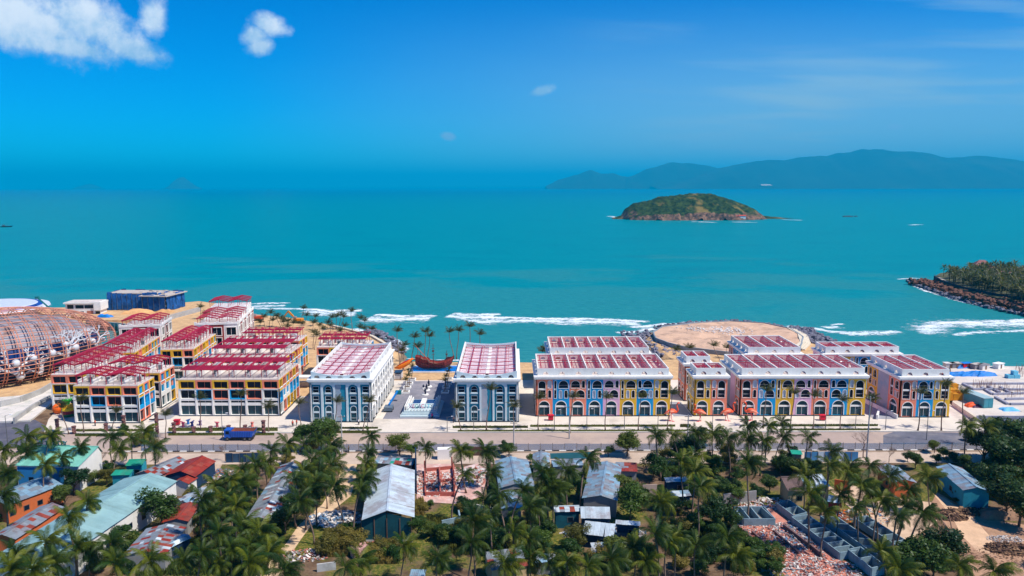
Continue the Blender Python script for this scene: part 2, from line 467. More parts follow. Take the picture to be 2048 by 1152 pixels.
def surf(px, width, label, m=None, hump=.5, z=SEA + .06):
    pts = []; width = width * (1.5 if P_wide(px) else 1.2)
    P = [G(u, v, z) for u, v in px]
    for i in range(len(P) - 1):
        k = max(2, int((P[i + 1] - P[i]).length / 4))
        pts += [P[i].lerp(P[i + 1], j / k) for j in range(k)]
    pts.append(P[-1]); n = len(pts); C = 7; vs = []; uvs = []
    for i, p in enumerate(pts):
        d = (pts[min(i + 1, n - 1)] - pts[max(0, i - 1)]); d.z = 0; d.normalize(); nn = Vector((-d.y, d.x, 0))
        ww = width * (.75 + .5 * noise.noise(Vector((p.x * .05, p.y * .05, 4))))
        o = noise.noise(Vector((p.x * .03, p.y * .03, 9))) * width * .25
        for j in range(C):
            t = j / (C - 1) - .5
            hh = hump * math.exp(-((t - .12) * 5.5) ** 2) * (.6 + .6 * noise.noise(Vector((p.x * .08, p.y * .1, 2)))) * min(1, 4 * i / n, 4 * (n - 1 - i) / n)
            q = p + nn * (t * ww + o); vs.append((q.x, q.y, z + max(0, hh))); uvs.append((i / (n - 1), j / (C - 1)))
    fs = [(i * C + j, (i + 1) * C + j, (i + 1) * C + j + 1, i * C + j + 1) for i in range(n - 1) for j in range(C - 1)]
    me = MB().add(vs, fs).mesh('surf', m or FOAM, True)
    ul = me.uv_layers.new(name='UVMap')
    for lo in me.loops: ul.data[lo.index].uv = uvs[lo.vertex_index]
    tag(inst(me, 'surf'), label, 'wave', 'waves breaking off the beach', 'stuff')
    if hump >= .5 and 600 < px[0][1] < 680:
        surf([(u - 12, v + 5) for u, v in px], width * 1.7, 'lacy foam trailing behind the ' + label, FOAMT, .1, z - .02)
surf([(478, 608), (530, 606), (590, 605)], 7, 'white breaker farthest left off the sandy point')
surf([(480, 614), (560, 617), (640, 619)], 14, 'broken foam behind the left breaker', FOAMT, .1)
surf([(605, 617), (660, 622), (735, 620)], 14, 'foam patch seaward of the beach palms')
surf([(742, 628), (800, 632), (882, 633)], 15, 'thick breaker left of the tall plaza palms')
surf([(896, 627), (960, 630), (1010, 628)], 12, 'upper breaker seaward of the ship')
surf([(920, 634), (1040, 637), (1180, 640), (1325, 645)], 14, 'long breaker seaward of the red roofs')
surf([(1240, 656), (1330, 650), (1460, 643)], 12, 'foam washing round the round sand fill', FOAM, .2)
surf([(1230, 668), (1275, 664), (1310, 655)], 14, 'foam on the rocks left of the sand fill', FOAM, .2)
surf([(690, 655), (740, 664), (790, 684), (815, 706)], 9, 'foam along the rocks of the sandy point', FOAM, .2)
surf([(800, 716), (900, 720), (1000, 720), (1060, 721)], 3.4, 'thin swash line on the plaza beach', FOAM, .08)
surf([(1640, 662), (1720, 668), (1800, 662)], 20, 'foam patch behind the rightmost buildings', FOAMT, .2)
surf([(1810, 660), (1900, 650), (1980, 645), (2100, 640)], 18, 'long breaker below the rocky headland', FOAM)
surf([(1560, 652), (1640, 660), (1720, 672)], 14, 'foam off the right rim of the sand fill', FOAMT, .2)
surf([(1660, 652), (1690, 649)], 6, 'small breaking crest right of the sand fill')
surf([(1890, 672), (1960, 668), (2080, 662)], 12, 'thin foam nearest the site on the right', FOAMT, .1)
surf([(1818, 566), (1835, 575), (1900, 600), (1980, 618), (2080, 636)], 10, 'surf along the boulders of the headland', FOAM, .2)
surf([(1790, 560), (1825, 558), (1860, 560)], 8, 'foam at the tip of the headland', FOAMT, .1)
surf([(1215, 432), (1240, 437), (1290, 441), (1330, 441)], 34, 'white water on the left foot of the island', FOAM, 1.2)
surf([(1380, 444), (1440, 446)], 20, 'white water under the island cliffs', FOAM, .6)
surf([(1460, 445), (1520, 446)], 20, 'white water right of the island cliffs', FOAM, .6)
surf([(1560, 440), (1605, 442)], 20, 'foam at the end of the island spit', FOAM, .4)
surf([(1815, 452), (1848, 451)], 18, 'lone whitecap far right on the sea', FOAM, .8)
surf([(0, 601), (60, 607), (110, 609)], 12, 'foam behind the lattice dome', FOAMT, .1)

# ------------------------------------------------------------------ far hills
HILL = mat('hill_forest', (30, 52, 36), .95, .35, .0012, rnd=0, dirt=(60, 66, 44), dirtamt=.5, dscale=.0007)
SCAR = mat('pale_scar', (205, 190, 170), .95, .2, .01)
def interp(pr, x):
    if x <= pr[0][0]: return pr[0][1]
    for a, b in zip(pr, pr[1:]):
        if x <= b[0]:
            t = (x - a[0]) / (b[0] - a[0]); t = t * t * (3 - 2 * t) * .5 + t * .5
            return a[1] + (b[1] - a[1]) * t
    return pr[-1][1]
def hills(name, prof, D, depth, label, nx=150, ny=22, rough=.10, m=None):
    pr = []
    for u, v in prof:
        pr.append((XAT(u, v, D), max(0., ZAT(v, D) - SEA)))
    x0, x1 = pr[0][0], pr[-1][0]; vs = []
    mx = max(p[1] for p in pr)
    for j in range(ny + 1):
        t = j / ny * 2 - 1
        for i in range(nx + 1):
            x = x0 + (x1 - x0) * i / nx; h = interp(pr, x)
            sh = max(0., 1 - abs(t) ** 1.5)
            g = noise.fractal(Vector((x / depth * 1.7, t * 1.3, D * .001)), 1.0, 2.0, 5)
            z = h * sh * (1 + rough * g * 1.6 * (1 - sh) * 3) + h * .035 * noise.fractal(Vector((x / depth * 6, t * 5, 3)), 1.0, 2.0, 4) * sh
            vs.append((x, D + t * depth * (.35 + .65 * min(1, h / mx * 1.4)), SEA - 1 + max(0, z)))
    fs = [(j * (nx + 1) + i, j * (nx + 1) + i + 1, (j + 1) * (nx + 1) + i + 1, (j + 1) * (nx + 1) + i) for j in range(ny) for i in range(nx)]
    return tag(MB().add(vs, fs).build(name, m or HILL, smooth=True), label, None, None, 'structure')
def z6(l): return [(1060 + x / 2.073, 280 + y / 2.073) for x, y in l]
hills('hills', z6([(66, 192), (76, 186), (120, 165), (190, 146), (250, 125), (300, 140), (345, 138), (390, 152), (430, 158), (520, 175), (620, 192)]), 20500, 1500, 'low blue headland at the left end of the far hills')
hills('hills', z6([(330, 192), (415, 152), (500, 118), (590, 93), (640, 98), (690, 100), (785, 118), (900, 150), (1050, 192)]), 20000, 1700, 'middle peak of the far blue hills')
hills('hills', z6([(500, 192), (620, 170), (720, 144), (800, 115), (870, 101), (950, 88), (1050, 85), (1120, 76), (1190, 67), (1230, 70), (1300, 55), (1390, 40), (1440, 42), (1530, 52), (1580, 48), (1640, 60), (1720, 78), (1800, 74), (1870, 70), (1960, 78), (2048, 95), (2300, 110), (2700, 192)]), 18600, 2300, 'long high ridge of the far blue hills', 260, 26)
for u0, u1, va, vb, q in ((1530, 1640, 361, 371, 'left'), (1880, 1955, 346, 356, 'upper right'), (1940, 2048, 358, 364, 'far right'), (1815, 2048, 369, 372, 'shoreline')):
    mb = MB()
    for k in range(60):
        u = random.uniform(u0, u1); v = random.uniform(va, vb); D = 16600 + (372 - v) * 55
        x, z = XAT(u, v, D), max(ZAT(v, D), 2); w = random.uniform(60, 260) * (2.4 if q == 'shoreline' else 1); h = random.uniform(10, 34) * (.5 if q == 'shoreline' else 1)
        mb.add([(x - w / 2, D, z - h / 2), (x + w / 2, D - 20, z - h / 2), (x + w / 2 * random.random(), D + 60, z + h / 2), (x - w / 2, D + 50, z + h / 2), (x, D + 200, z - h)],
               [(0, 1, 2, 3), (0, 4, 1), (1, 4, 2), (2, 4, 3), (3, 4, 0)])
    tag(mb.build('pale_clearing', SCAR), 'pale bare clearing and buildings on the far ridge, ' + q, None, None, 'structure')
hills('far_island', [(330, 376), (345, 368), (358, 354), (366, 352), (380, 363), (392, 371), (404, 376)], 27000, 800, 'faint cone shaped island on the left horizon', 60, 12)
hills('far_island', [(150, 376), (168, 369), (180, 366), (196, 372), (206, 376)], 30000, 800, 'faintest low island at far left on the horizon', 50, 12)

# ------------------------------------------------------------------ near island
def island_material():
    m = bpy.data.materials.new('island_scrub'); m.use_nodes = True
    N = NT(m.node_tree); b = m.node_tree.nodes['Principled BSDF']
    gg = N.node('ShaderNodeNewGeometry'); pos = gg.outputs['Position']; x, y, z = N.xyz(pos); nz = N.xyz(gg.outputs['Normal'])[2]
    a = N.noise(pos, .022, 6, .65); f = N.noise(pos, .12, 5, .7)
    veg = N.mix(N.ss(f, .38, .66), lin((24, 42, 22)), lin((60, 78, 36)))
    veg = N.mix(N.m('MULTIPLY', N.ss(a, .52, .66), .7), veg, lin((142, 118, 66)))
    rock = N.mix(N.ss(f, .4, .62), lin((66, 56, 50)), lin((138, 104, 84)))
    st = N.m('ADD', N.m('SUBTRACT', .66, nz), N.m('MULTIPLY', N.m('SUBTRACT', a, .5), .9))
    low = N.m('MULTIPLY', N.ss(z, 26, 6), .5)
    c = N.mix(N.ss(N.m('ADD', st, low), .22, .46), veg, rock)
    N.l.new(c, b.inputs['Base Color']); b.inputs['Roughness'].default_value = .95; b.inputs['Specular IOR Level'].default_value = .1
    return m
pr = [(u_, v_) for u_, v_ in ((100, 325), (130, 300), (200, 280), (250, 215), (330, 165), (450, 145), (580, 105), (700, 95), (880, 75), (1050, 78), (1180, 115), (1310, 160), (1430, 215), (1490, 262), (1520, 285), (1620, 296), (1760, 308), (1880, 322), (1960, 334))]
D0 = G(1380, 441, SEA).y; DC = D0 + 70
prof = [(XAT(1200 + a / 4.655, 370 + b / 4.655, DC), max(0, ZAT(370 + b / 4.655, DC) - SEA)) for a, b in pr]
mxh = max(p[1] for p in prof); vs = []; nx, ny = 200, 60
for j in range(ny + 1):
    t = j / ny * 2 - 1
    for i in range(nx + 1):
        x = prof[0][0] + (prof[-1][0] - prof[0][0]) * i / nx; h = interp(prof, x)
        g = noise.fractal(Vector((x * .02, t * 2, 1)), 1., 2., 5)
        e = (t + 1 + .10 * noise.noise(Vector((x * .06, 2, 0))) + .05 * noise.noise(Vector((x * .2, 7, 0))))
        cliff = min(1., max(0., e / .16)) * .34
        dome = max(0., 1 - (abs(t - .18) / (1.18 if t < .18 else .82)) ** 2.0)
        sh = max(cliff * (1 if e > 0 else 0) * (1 if t < .6 else max(0, (1 - t) / .4)), dome)
        gul = .10 * abs(noise.noise(Vector((x * .045, t * 1.2, 5)))) + .05 * noise.fractal(Vector((x * .09, t * 6, 2)), 1., 2., 4)
        z = h * sh * (1 - gul * (1.6 if t < -.3 else .6)) + 1.2 * noise.fractal(Vector((x * .12, t * 9, 8)), 1., 2., 3) * (1 if h > 8 else .4)
        half = 85 * (.25 + .75 * min(1, h / mxh * 1.25)) if h > 9 else 24
        vs.append((x, DC + t * half, SEA - 1.5 + max(0, z)))
fs = [(j * (nx + 1) + i, j * (nx + 1) + i + 1, (j + 1) * (nx + 1) + i + 1, (j + 1) * (nx + 1) + i) for j in range(ny) for i in range(nx)]
tag(MB().add(vs, fs).build('island', island_material(), smooth=True), 'steep green island with brown cliffs and a low spit', None, None, 'structure')
RT = mat('red_tile', (176, 66, 48), .8, .15, .6)
t = thing('island_house', 'long low house with red roof on the shore of the island', 'house', (XAT(1480, 434, DC - 74), DC - 74, 3.0))
MB().box(-11, -3, -3, 11, 3, 2.6).build('wall', WHITE, t)
MB().add([(-12, -3.6, 2.6), (12, -3.6, 2.6), (12, 3.6, 2.6), (-12, 3.6, 2.6), (-12, 0, 5), (12, 0, 5)], [(0, 1, 5, 4), (2, 3, 4, 5), (0, 4, 3), (1, 2, 5)]).build('roof', RT, t)
rk = mat('dark_rock', (70, 60, 58), .9, .3, .3, bump=.3)
mb = MB()
for k in range(14): mb.sphere((G(1700, 434.8, SEA) + Vector((random.uniform(-14, 14), random.uniform(-4, 4), 0))), random.uniform(1, 3.4), 7, 5, (1.6, 1, .7))
tag(mb.build('reef', rk), 'small dark reef to the right of the island', None, None, 'structure')
t = thing('fishing_boat', 'tiny dark fishing boat at the left edge of the sea', 'boat', G(12, 452, SEA), .3)
hb = MB(); hb.add([(-9, 0, .4), (-7, -2, 1.4), (6, -2.2, 1.4), (11, 0, 2.4), (6, 2.2, 1.4), (-7, 2, 1.4), (-7, 0, -.4), (8, 0, -.4)], [(0, 1, 6), (1, 2, 7, 6), (2, 3, 7), (3, 4, 7), (4, 5, 6, 7), (5, 0, 6), (0, 5, 4, 3, 2, 1)])
hb.build('hull', mat('boat_paint', (40, 52, 60), .6), t)
MB().box(-5, -1.4, 1.4, -1, 1.4, 3.8).build('cabin', mat('boat_cabin', (90, 100, 104), .6), t)
MB().tube([(2, 0, 1.2), (2, 0, 7)], .15, 5).build('mast', WOOD, t)

# ------------------------------------------------------------------ haze
hz = MB().box(-61500, -420, SEA - 2.2, 61500, 61500, 1045)
hm = bpy.data.materials.new('haze_air'); hm.use_nodes = True
N = NT(hm.node_tree); N.n.clear()
pv = N.node('ShaderNodeVolumePrincipled')
pv.inputs['Color'].default_value = (.0, .64, 1.0, 1); pv.inputs['Density'].default_value = 6.8e-5; pv.inputs['Anisotropy'].default_value = .0
oo = N.node('ShaderNodeOutputMaterial'); N.l.new(pv.outputs[0], oo.inputs['Volume'])
hzo = tag(hz.build('haze', hm), 'thin blue sea haze', None, None, 'stuff')

# ------------------------------------------------------------------ roads and pavements
def surface(name, rgb, poly, z, var=.12, scale=.3, dirt=None, dirtamt=0., rough=.9, bump=.05, dscale=.12):
    m = mat(name + '_surface', rgb, rough, var, scale, bump, dirt=dirt, dirtamt=dirtamt, rnd=0, spec=.15, dscale=dscale)
    return tag(MB().sheet(poly, z).build(name, m), None, None, None, 'structure')
def slab(name, rgb, poly, z, **k):
    m = mat(name + '_surface', rgb, .9, .08, .25, .05, dirt=k.get('dirt'), dirtamt=k.get('dirtamt', 0), rnd=0, spec=.15, dscale=.12)
    return tag(MB().prism(poly, -.3, z).build(name, m), None, None, None, 'structure')
surface('road', (172, 152, 140), [(-260, 178.6), (300, 178.6), (300, 192.7), (-260, 192.7)], .03, .10, .10, dirt=(196, 172, 150), dirtamt=.65, dscale=.06)
surface('near_road', (196, 174, 154), [(-260, 170.2), (300, 170.2), (300, 177.6), (-260, 177.6)], .034, .10, .2, dirt=(160, 140, 126), dirtamt=.5)
tag(MB().box(-260, 177.6, -.1, 300, 178.4, .10).build('median', mat('median_soil', (150, 128, 108), .95, .2, .5)), None, None, None, 'structure')
PV = (216, 204, 188)
slab('pavement', PV, [(-100.5, 193.2), (131, 193.2), (131, 247), (-64, 247), (-64, 228), (-100.5, 228)], .14, dirt=(176, 164, 150), dirtamt=.6)
slab('left_pavement', PV, [(-125, 193.2), (-100.6, 193.2), (-100.6, 228), (-134, 214), (-131, 205)], .14, dirt=(176, 164, 150), dirtamt=.6)
surface('street', (150, 150, 154), [(-101.5, 202), (-96.6, 205), (-96.6, 230), (-101.5, 230)], .155, .08, .2)
surface('plaza_paving', (128, 126, 134), [(-36.5, 204.5), (-17.2, 204.5), (-17.2, 246), (-36.5, 246)], .155, .12, .12, dirt=(168, 162, 164), dirtamt=.7, dscale=.05)
surface('cross_street', (150, 150, 156), [(45.9, 206.5), (51.2, 206.5), (51.2, 221), (45.9, 221)], .155, .08, .2)
surface('service_street', (150, 150, 156), [(101.5, 203.5), (107.8, 203.5), (107.8, 226), (101.5, 226)], .155, .08, .2)
surface('side_asphalt', (92, 92, 104), [tuple(G(*p)[:2]) for p in ((-60, 842), (70, 838), (95, 852), (108, 870), (112, 893), (-60, 893))], .06, .2, .2, dirt=(130, 124, 124), dirtamt=.5)
surface('right_asphalt', (104, 104, 114), [tuple(G(*p)[:2]) for p in ((1766, 872), (1800, 862), (1830, 866), (1945, 868), (2080, 862), (2080, 884), (1900, 890), (1766, 890))], .06, .2, .2, dirt=(150, 142, 140), dirtamt=.5)
KW = mat('kerb_white', (226, 220, 212), .8, .1, .6); KB = mat('kerb_black', (48, 46, 48), .8, .2, .6)
kerb = tag(MB().box(-100, 178.42, -.1, 128, 178.48, .08).build('kerb', CONC), None, None, None, 'structure')
kmw, kmb = MB().box(0, 0, 0, 1.7, .34, .24).mesh('kerb_block', KW), MB().box(0, 0, 0, 1.7, .34, .24).mesh('kerb_block', KB)
for k in range(130):
    inst(kmw if k % 2 else kmb, 'kerb_block', kerb, (-98 + k * 1.74, 178.5, random.uniform(-.03, .02)), random.uniform(-.012, .012))
tag(MB().box(-125, 192.75, -.1, 131, 193.15, .17).build('far_kerb', CONC), None, None, None, 'structure')
# ------------------------------------------------------------------ arcaded buildings (right half)
BW = 4.76
GROUND_OP = ('shop', .92, 3.84, .3, 4.45)
BAYS = {
 'P': [('double', .75, 2.75, 5.4, 10.3), ('niche', 3.4, 4.4, 8.3, 10.4), ('dark', 3.5, 4.35, 5.4, 7.7)],
 'B': [('double', .45, 1.05, 5.3, 10.4), ('dark', 1.75, 4.35, 8.2, 10.4), ('niche', 1.85, 2.6, 5.4, 7.6), ('dark', 3.35, 4.2, 5.4, 7.6)],
 'C': [('dark', .45, 2.95, 8.3, 10.4), ('dark', 3.5, 4.35, 8.3, 10.4), ('niche', .4, 1.3, 5.4, 7.6), ('dark', 1.9, 4.3, 5.4, 7.7)],
 'E': [('dark', .4, 1.3, 8.3, 10.4), ('dark', 1.75, 4.35, 8.3, 10.4), ('dark', .5, 2.9, 5.4, 7.7), ('niche', 3.45, 4.35, 5.4, 7.6)],
 'F': [('niche', .45, 1.4, 8.3, 10.4), ('dark', .5, 1.35, 5.4, 7.7), ('double', 2.1, 4.1, 5.4, 10.3)],
 'S': [('double', .8, 1.9, 5.4, 10.3), ('dark', 2.7, 4.1, 7.9, 10.2), ('niche', 2.6, 3.2, 5.4, 7.2), ('dark', 3.6, 4.2, 5.4, 7.2)],
 'M': []}
_bay = {}
def bay_meshes(kind, m, w):
    key = (kind, m.name, round(w, 2))
    if key in _bay: return _bay[key]
    s = w / BW; ops = [] if kind == 'M' else [GROUND_OP] + BAYS[kind]
    holes = [arch(a * s, b * s, c, d) for _, a, b, c, d in ops]
    wall = MB().panel([(0, 0), (0, 10.8), (w, 10.8), (w, 0)], holes, 0, .34).mesh('facade_bay', m)
    wins = []
    for typ, a, b, c, d in ops:
        a *= s; b *= s; t = .19 if typ == 'shop' else .11
        k = MB(); outer = arch(a - t, b + t, c - (0 if typ == 'shop' else t), d + t); inner = arch(a, b, c, d)
        k.ring(outer, inner, -.09, .06)
        if typ == 'shop':
            k.box(a, .12, 2.65, b, .30, 3.15)
            k.box((a + b) / 2 - .03, .27, c, (a + b) / 2 + .03, .32, 2.65)
        elif typ == 'double':
            k.box(a, .06, 7.65, b, .30, 8.1)
            k.box(a, .24, c + .95, b, .29, c + 1.0)
        elif typ == 'dark' and b - a > 1.5:
            k.box(a, .27, c + .8, b, .31, c + .84)
        pane = MB(); lp = arch(a - .02, b + .02, c - .02, d + .02); y = .16 if typ == 'niche' else .32
        pane.panel(lp, [], y, y + .02)
        pm = {'niche': NICHE, 'shop': SHOPGLASS}.get(typ, GLASS)
        wins.append((k.mesh('window', WHITE), pane.mesh('pane', pm)))
    _bay[key] = (wall, wins)
    return _bay[key]
def facade(root, loc, rot, bays, w):
    cr, sr = math.cos(rot), math.sin(rot)
    for i, (k, m) in enumerate(bays):
        p = (loc[0] + cr * i * w, loc[1] + sr * i * w, 0)
        wall, wins = bay_meshes(k, m, w)
        inst(wall, 'facade_bay', root, p, rot)
        for wm, pm in wins:
            o = inst(wm, 'window', root, p, rot); inst(pm, 'pane', o)
def pergola(root, x0, x1, y0, y1, z0, z1, name='pergola', slat=.62, decks=((.05, .44), (.56, .95)), posts=True):
    k = MB(); D = y1 - y0
    ys = sorted({f for d in decks for f in d})
    for f in ys: k.bar((x0, y0 + f * D, z1), (x1, y0 + f * D, z1), .13, .16)
    for x in (x0 + (x1 - x0) * .18, x0 + (x1 - x0) * .80):
        k.bar((x, y0 + ys[0] * D, z1), (x, y0 + ys[-1] * D, z1), .12, .16)
        if posts:
            for f in ys: k.bar((x, y0 + f * D, z0), (x, y0 + f * D, z1), .13)
    o = k.build(name, PERG, root)
    q = MB()
    for d in decks:
        n = int((d[1] - d[0]) * D / slat)
        for i in range(n):
            y = y0 + d[0] * D + (i + .5) * slat; q.box(x0 + .05, y - .05, z1 + .02, x1 - .05, y + .05, z1 + .06)
    tag(q.build('pergola_slats', PERGD, o), kind='stuff')
    return o
def arcade_building(label, x0, x1, y0, y1, front, left, group, nper=None):
    W_, D = x1 - x0, y1 - y0
    t = thing('arcade_building', label, 'building', ((x0 + x1) / 2, (y0 + y1) / 2, .14), 0, group)
    hx, hy = W_ / 2, D / 2
    n = len(front); w = W_ / n
    MB().box(-hx + .36, -hy + .36, 0, hx - .01, hy - .01, 10.8).build('core_wall', LILAC if n % 2 else WHITE, t)
    facade(t, (-hx, -hy), 0, front, w)
    if left: facade(t, (-hx, hy), -PI / 2, left, D / len(left))
    MB().box(-hx - .12, -hy - .12, 0, hx + .12, hy + .1, .28).build('plinth', PLINTH, t)
    k = MB(); k.box(-hx - .35, -hy - .35, 10.82, hx + .35, hy + .35, 11.25); k.box(-hx - .6, -hy - .6, 11.25, hx + .6, hy + .6, 11.8)
    k.build('cornice', WHITE, t)
    MB().box(-hx + .4, -hy + .4, 11.8, hx - .4, hy - .4, 11.86).build('terrace_floor', TERR, t)
    # parapets with half round openings
    i_ = .45; pz0, pz1 = 11.83, 13.85
    def par(L, cnt, loc, rot, hole=True):
        hs_ = []
        for j in range(cnt):
            c = L * (j + .5) / cnt; r = .82; hs_.append([(c - r * math.cos(PI * q / 10), 12.0 + r * 1.12 * math.sin(PI * q / 10)) for q in range(11)])
        MB().panel([(0, pz0), (0, pz1), (L, pz1), (L, pz0)], hs_ if hole else [], 0, .26, True).build('parapet', WHITE, t, loc, rot)
    par(W_ - 2 * i_, n, (-hx + i_, -hy + i_, 0), 0)
    par(D - 2 * i_ - .54, max(2, int(D / 5)), (-hx + i_, hy - i_ - .27, 0), -PI / 2)
    par(D - 2 * i_ - .54, max(2, int(D / 5)), (hx - i_, -hy + i_ + .27, 0), PI / 2)
    par(W_ - 2 * i_, n, (-hx + i_, hy - i_ - .26, 0), 0)
    np_ = nper or n; pw = (W_ - 2 * i_ - .6) / np_
    for j in range(np_):
        xa = -hx + i_ + .3 + j * pw
        if j: MB().box(xa - .14, -hy + i_ + .27, 11.87, xa + .14, hy - i_ - .27, 13.93).build('party_wall', WHITE, t)
        pergola(t, xa + .16, xa + pw - .16, -hy + i_ + .35, hy - i_ - .35, 11.87, 13.62)
    return t
AG = 'white topped arcade buildings on the right'
arcade_building('long arcade building with eight coloured bays, first right of the blue arcaded pair', 6.7, 44.8, 206.6, 226.6,
    [('P', PINK), ('B', BLUE), ('C', PINK), ('B', BLUE), ('C', LILAC), ('B', YEL), ('E', BLUE), ('F', YEL)], [('S', YEL), ('S', LILAC), ('M', MURAL), ('S', PINK)], AG)
arcade_building('white parapet building with seven roof bays directly behind the eight bay arcade', 11.6, 44.2, 234.2, 253.2,
    [('C', YEL), ('B', BLUE), ('C', PINK), ('B', BLUE), ('C', LILAC), ('B', YEL), ('F', PINK)], [('S', PINK), ('S', LILAC), ('M', MURAL), ('S', BLUE)], AG)
arcade_building('narrow two bay arcade building, yellow and pink, behind the flamingos', 51.6, 60.9, 206.6, 214.6, [('P', YEL), ('F', PINK)], [('S', YEL), ('S', YEL)], AG)
arcade_building('narrow pink arcade building behind the yellow and pink two bay one', 52.3, 60.4, 221.6, 230.4, [('P', PINK), ('F', PINK)], [('S', PINK), ('S', PINK)], AG)
arcade_building('long arcade building with seven coloured bays, between narrow one and service street', 64.5, 100.2, 206.6, 225.4,
    [('P', PINK), ('C', BLUE), ('B', YEL), ('C', LILAC), ('B', PINK), ('E', BLUE), ('F', YEL)], [('S', YEL), ('M', MURAL), ('M', LILAC), ('S', PINK)], AG)
arcade_building('three bay building in front of the round sand fill, behind the seven bay arcade', 75.0, 92.6, 234.4, 254.4,
    [('P', YEL), ('B', BLUE), ('F', PINK)], [('S', PINK), ('S', BLUE), ('S', BLUE), ('S', YEL)], AG)
arcade_building('three bay arcade building at the right end, pink, blue and yellow', 109.0, 123.2, 204.9, 224.4,
    [('P', PINK), ('C', BLUE), ('F', YEL)], [('S', YEL), ('M', MURAL), ('S', PINK)], AG)
arcade_building('low white parapet building with five roof bays behind the right end arcade', 99.8, 124.2, 234.6, 243.6,
    [('C', PINK), ('P', YEL), ('B', BLUE), ('C', YEL), ('F', PINK)], [('S', LILAC), ('S', PINK)], AG)

# ------------------------------------------------------------------ pale blue arcaded pair beside the plaza
ROOFP = mat('roof_panel', (234, 222, 226), .6, .08, .8, rnd=.06)
def blue_building(label, x0, x1, y0, y1):
    W_, D = x1 - x0, y1 - y0; hx, hy = W_ / 2, D / 2
    t = thing('blue_arcade_building', label, 'building', ((x0 + x1) / 2, (y0 + y1) / 2, .14), 0, 'pale blue arcaded pair')
    MB().box(-hx + .6, -hy + .44, 0, hx - .6, hy - .05, 11.4).build('core_wall', AQUA, t)
    MB().box(-hx - .1, -hy - .1, 0, hx + .1, hy + .1, .25).build('plinth', PLINTH, t)
    w = W_ / 5; kinds = ['rect', 'arch', 'mural', 'arch', 'rect']
    cache = {}
    for i, kd in enumerate(kinds):
        lp = arch(.30, w - .30, .25, 10.75, 12, kd == 'arch') if kd != 'mural' else arch(.22, w - .22, .25, 10.75, 10, False)
        MB().panel([(0, 0), (0, 11.4), (w, 11.4), (w, 0)], [lp], 0, .45).build('facade_bay', PALEB, t, (-hx + i * w, -hy, 0))
        if kd == 'mural':
            MB().box(.23, .2, .25, w - .23, .43, 10.74).build('mural_panel', AQUA, t, (-hx + i * w, -hy, 0))
            pts = []
            for j in range(25):
                z = .3 + j * 10.4 / 24; pts.append((w * .52 + .55 * noise.noise(Vector((z * .6, i + x0, 1))) + .25 * noise.noise(Vector((z * 2.2, i, 4))), z))
            MB().panel([(.24, .3)] + [(.24, 10.7)] + pts[::-1], [], .16, .19).build('mural_patch', MURAL, t, (-hx + i * w, -hy, 0)); continue
        for z0, z1, rd in ((.3, 4.5, True), (5.6, 7.4, False), (8.4, 10.1, kd == 'arch')):
            if (z0, rd) not in cache:
                a, b = .95, w - .95; tt = .16 if z0 < 1 else .05
                k = MB(); k.ring(arch(a - tt, b + tt, z0 - .05, z1 + tt, 10, rd), arch(a, b, z0, z1, 10, rd), .26, .44)
                k.box(a - .2, .16, z0 - .42, b + .2, .44, z0 - .05) if z0 > 1 else k.box(a, .24, 2.6, b, .40, 3.05)
                k.box(a, .32, z0 + .8, b, .37, z0 + .88)
                q = MB().panel(arch(a, b, z0, z1, 10, rd), [], .39, .40)
                cache[(z0, rd)] = (k.mesh('window', PALEB), q.mesh('pane', GLASS if z0 > 1 else SHOPGLASS))
            km, qm = cache[(z0, rd)]
            o = inst(km, 'window', t, (-hx + i * w, -hy, 0)); inst(qm, 'pane', o)
    # long sides
    nb = 9; sw = D / nb
    hol = [arch(.55, sw - .55, .25, 4.5), arch(.8, sw - .8, 5.4, 7.6, 10, False), arch(.8, sw - .8, 8.0, 10.5)]
    wallm = MB().panel([(0, 0), (0, 11.4), (sw, 11.4), (sw, 0)], hol, 0, .6).mesh('facade_bay', WHITE)
    wm = []
    for lp, gm in zip(hol, (SHOPGLASS, GLASS, GLASS)):
        a0, a1 = min(p[0] for p in lp), max(p[0] for p in lp); b0, b1 = lp[0][1], max(p[1] for p in lp)
        rd = len(lp) > 4
        k = MB().ring(arch(a0 - .16, a1 + .16, b0 - .1, b1 + .16, 10, rd), lp, -.12, .05); k.box((a0 + a1) / 2 - .05, .4, b0, (a0 + a1) / 2 + .05, .5, b1 - .2)
        wm.append((k.mesh('window', WHITE), MB().panel(lp, [], .45, .47).mesh('pane', gm)))
    for sgn in (1, -1):
        for i in range(nb):
            p, rz = ((hx, -hy + i * sw, 0), PI / 2) if sgn > 0 else ((-hx, hy - i * sw, 0), -PI / 2)
            inst(wallm, 'facade_bay', t, p, rz)
            for a, b in wm: o = inst(a, 'window', t, p, rz); inst(b, 'pane', o)
    k = MB(); k.box(-hx - .25, -hy - .25, 11.4, hx + .25, hy + .2, 11.75); k.box(-hx - .5, -hy - .5, 11.75, hx + .5, hy + .4, 12.3); k.build('cornice', WHITE, t)
    # concave parapets, rising to the corners
    L = W_ - .9; zc, ze = 13.2, 14.4
    for yy, cut in ((-hy + .45, True), (hy - .75, False)):
        zz = (zc, ze) if cut else (zc + .9, ze + .4)
        top = [(L * i / 20, zz[0] + (zz[1] - zz[0]) * abs(i / 10 - 1) ** 2) for i in range(21)]
        hs_ = []
        if cut:
            for j in range(5):
                c = L * (j + .5) / 5; hs_.append([(c - .8 * math.cos(PI * q / 10), 12.42 + (.62 if abs(j - 2) < 2 else .85) * math.sin(PI * q / 10)) for q in range(11)])
        MB().panel([(0, 12.28)] + top + [(L, 12.28)], hs_, 0, .3, True).build('parapet', PALEB, t, (-hx + .45, yy, 0))
    Ls = D - 1.5
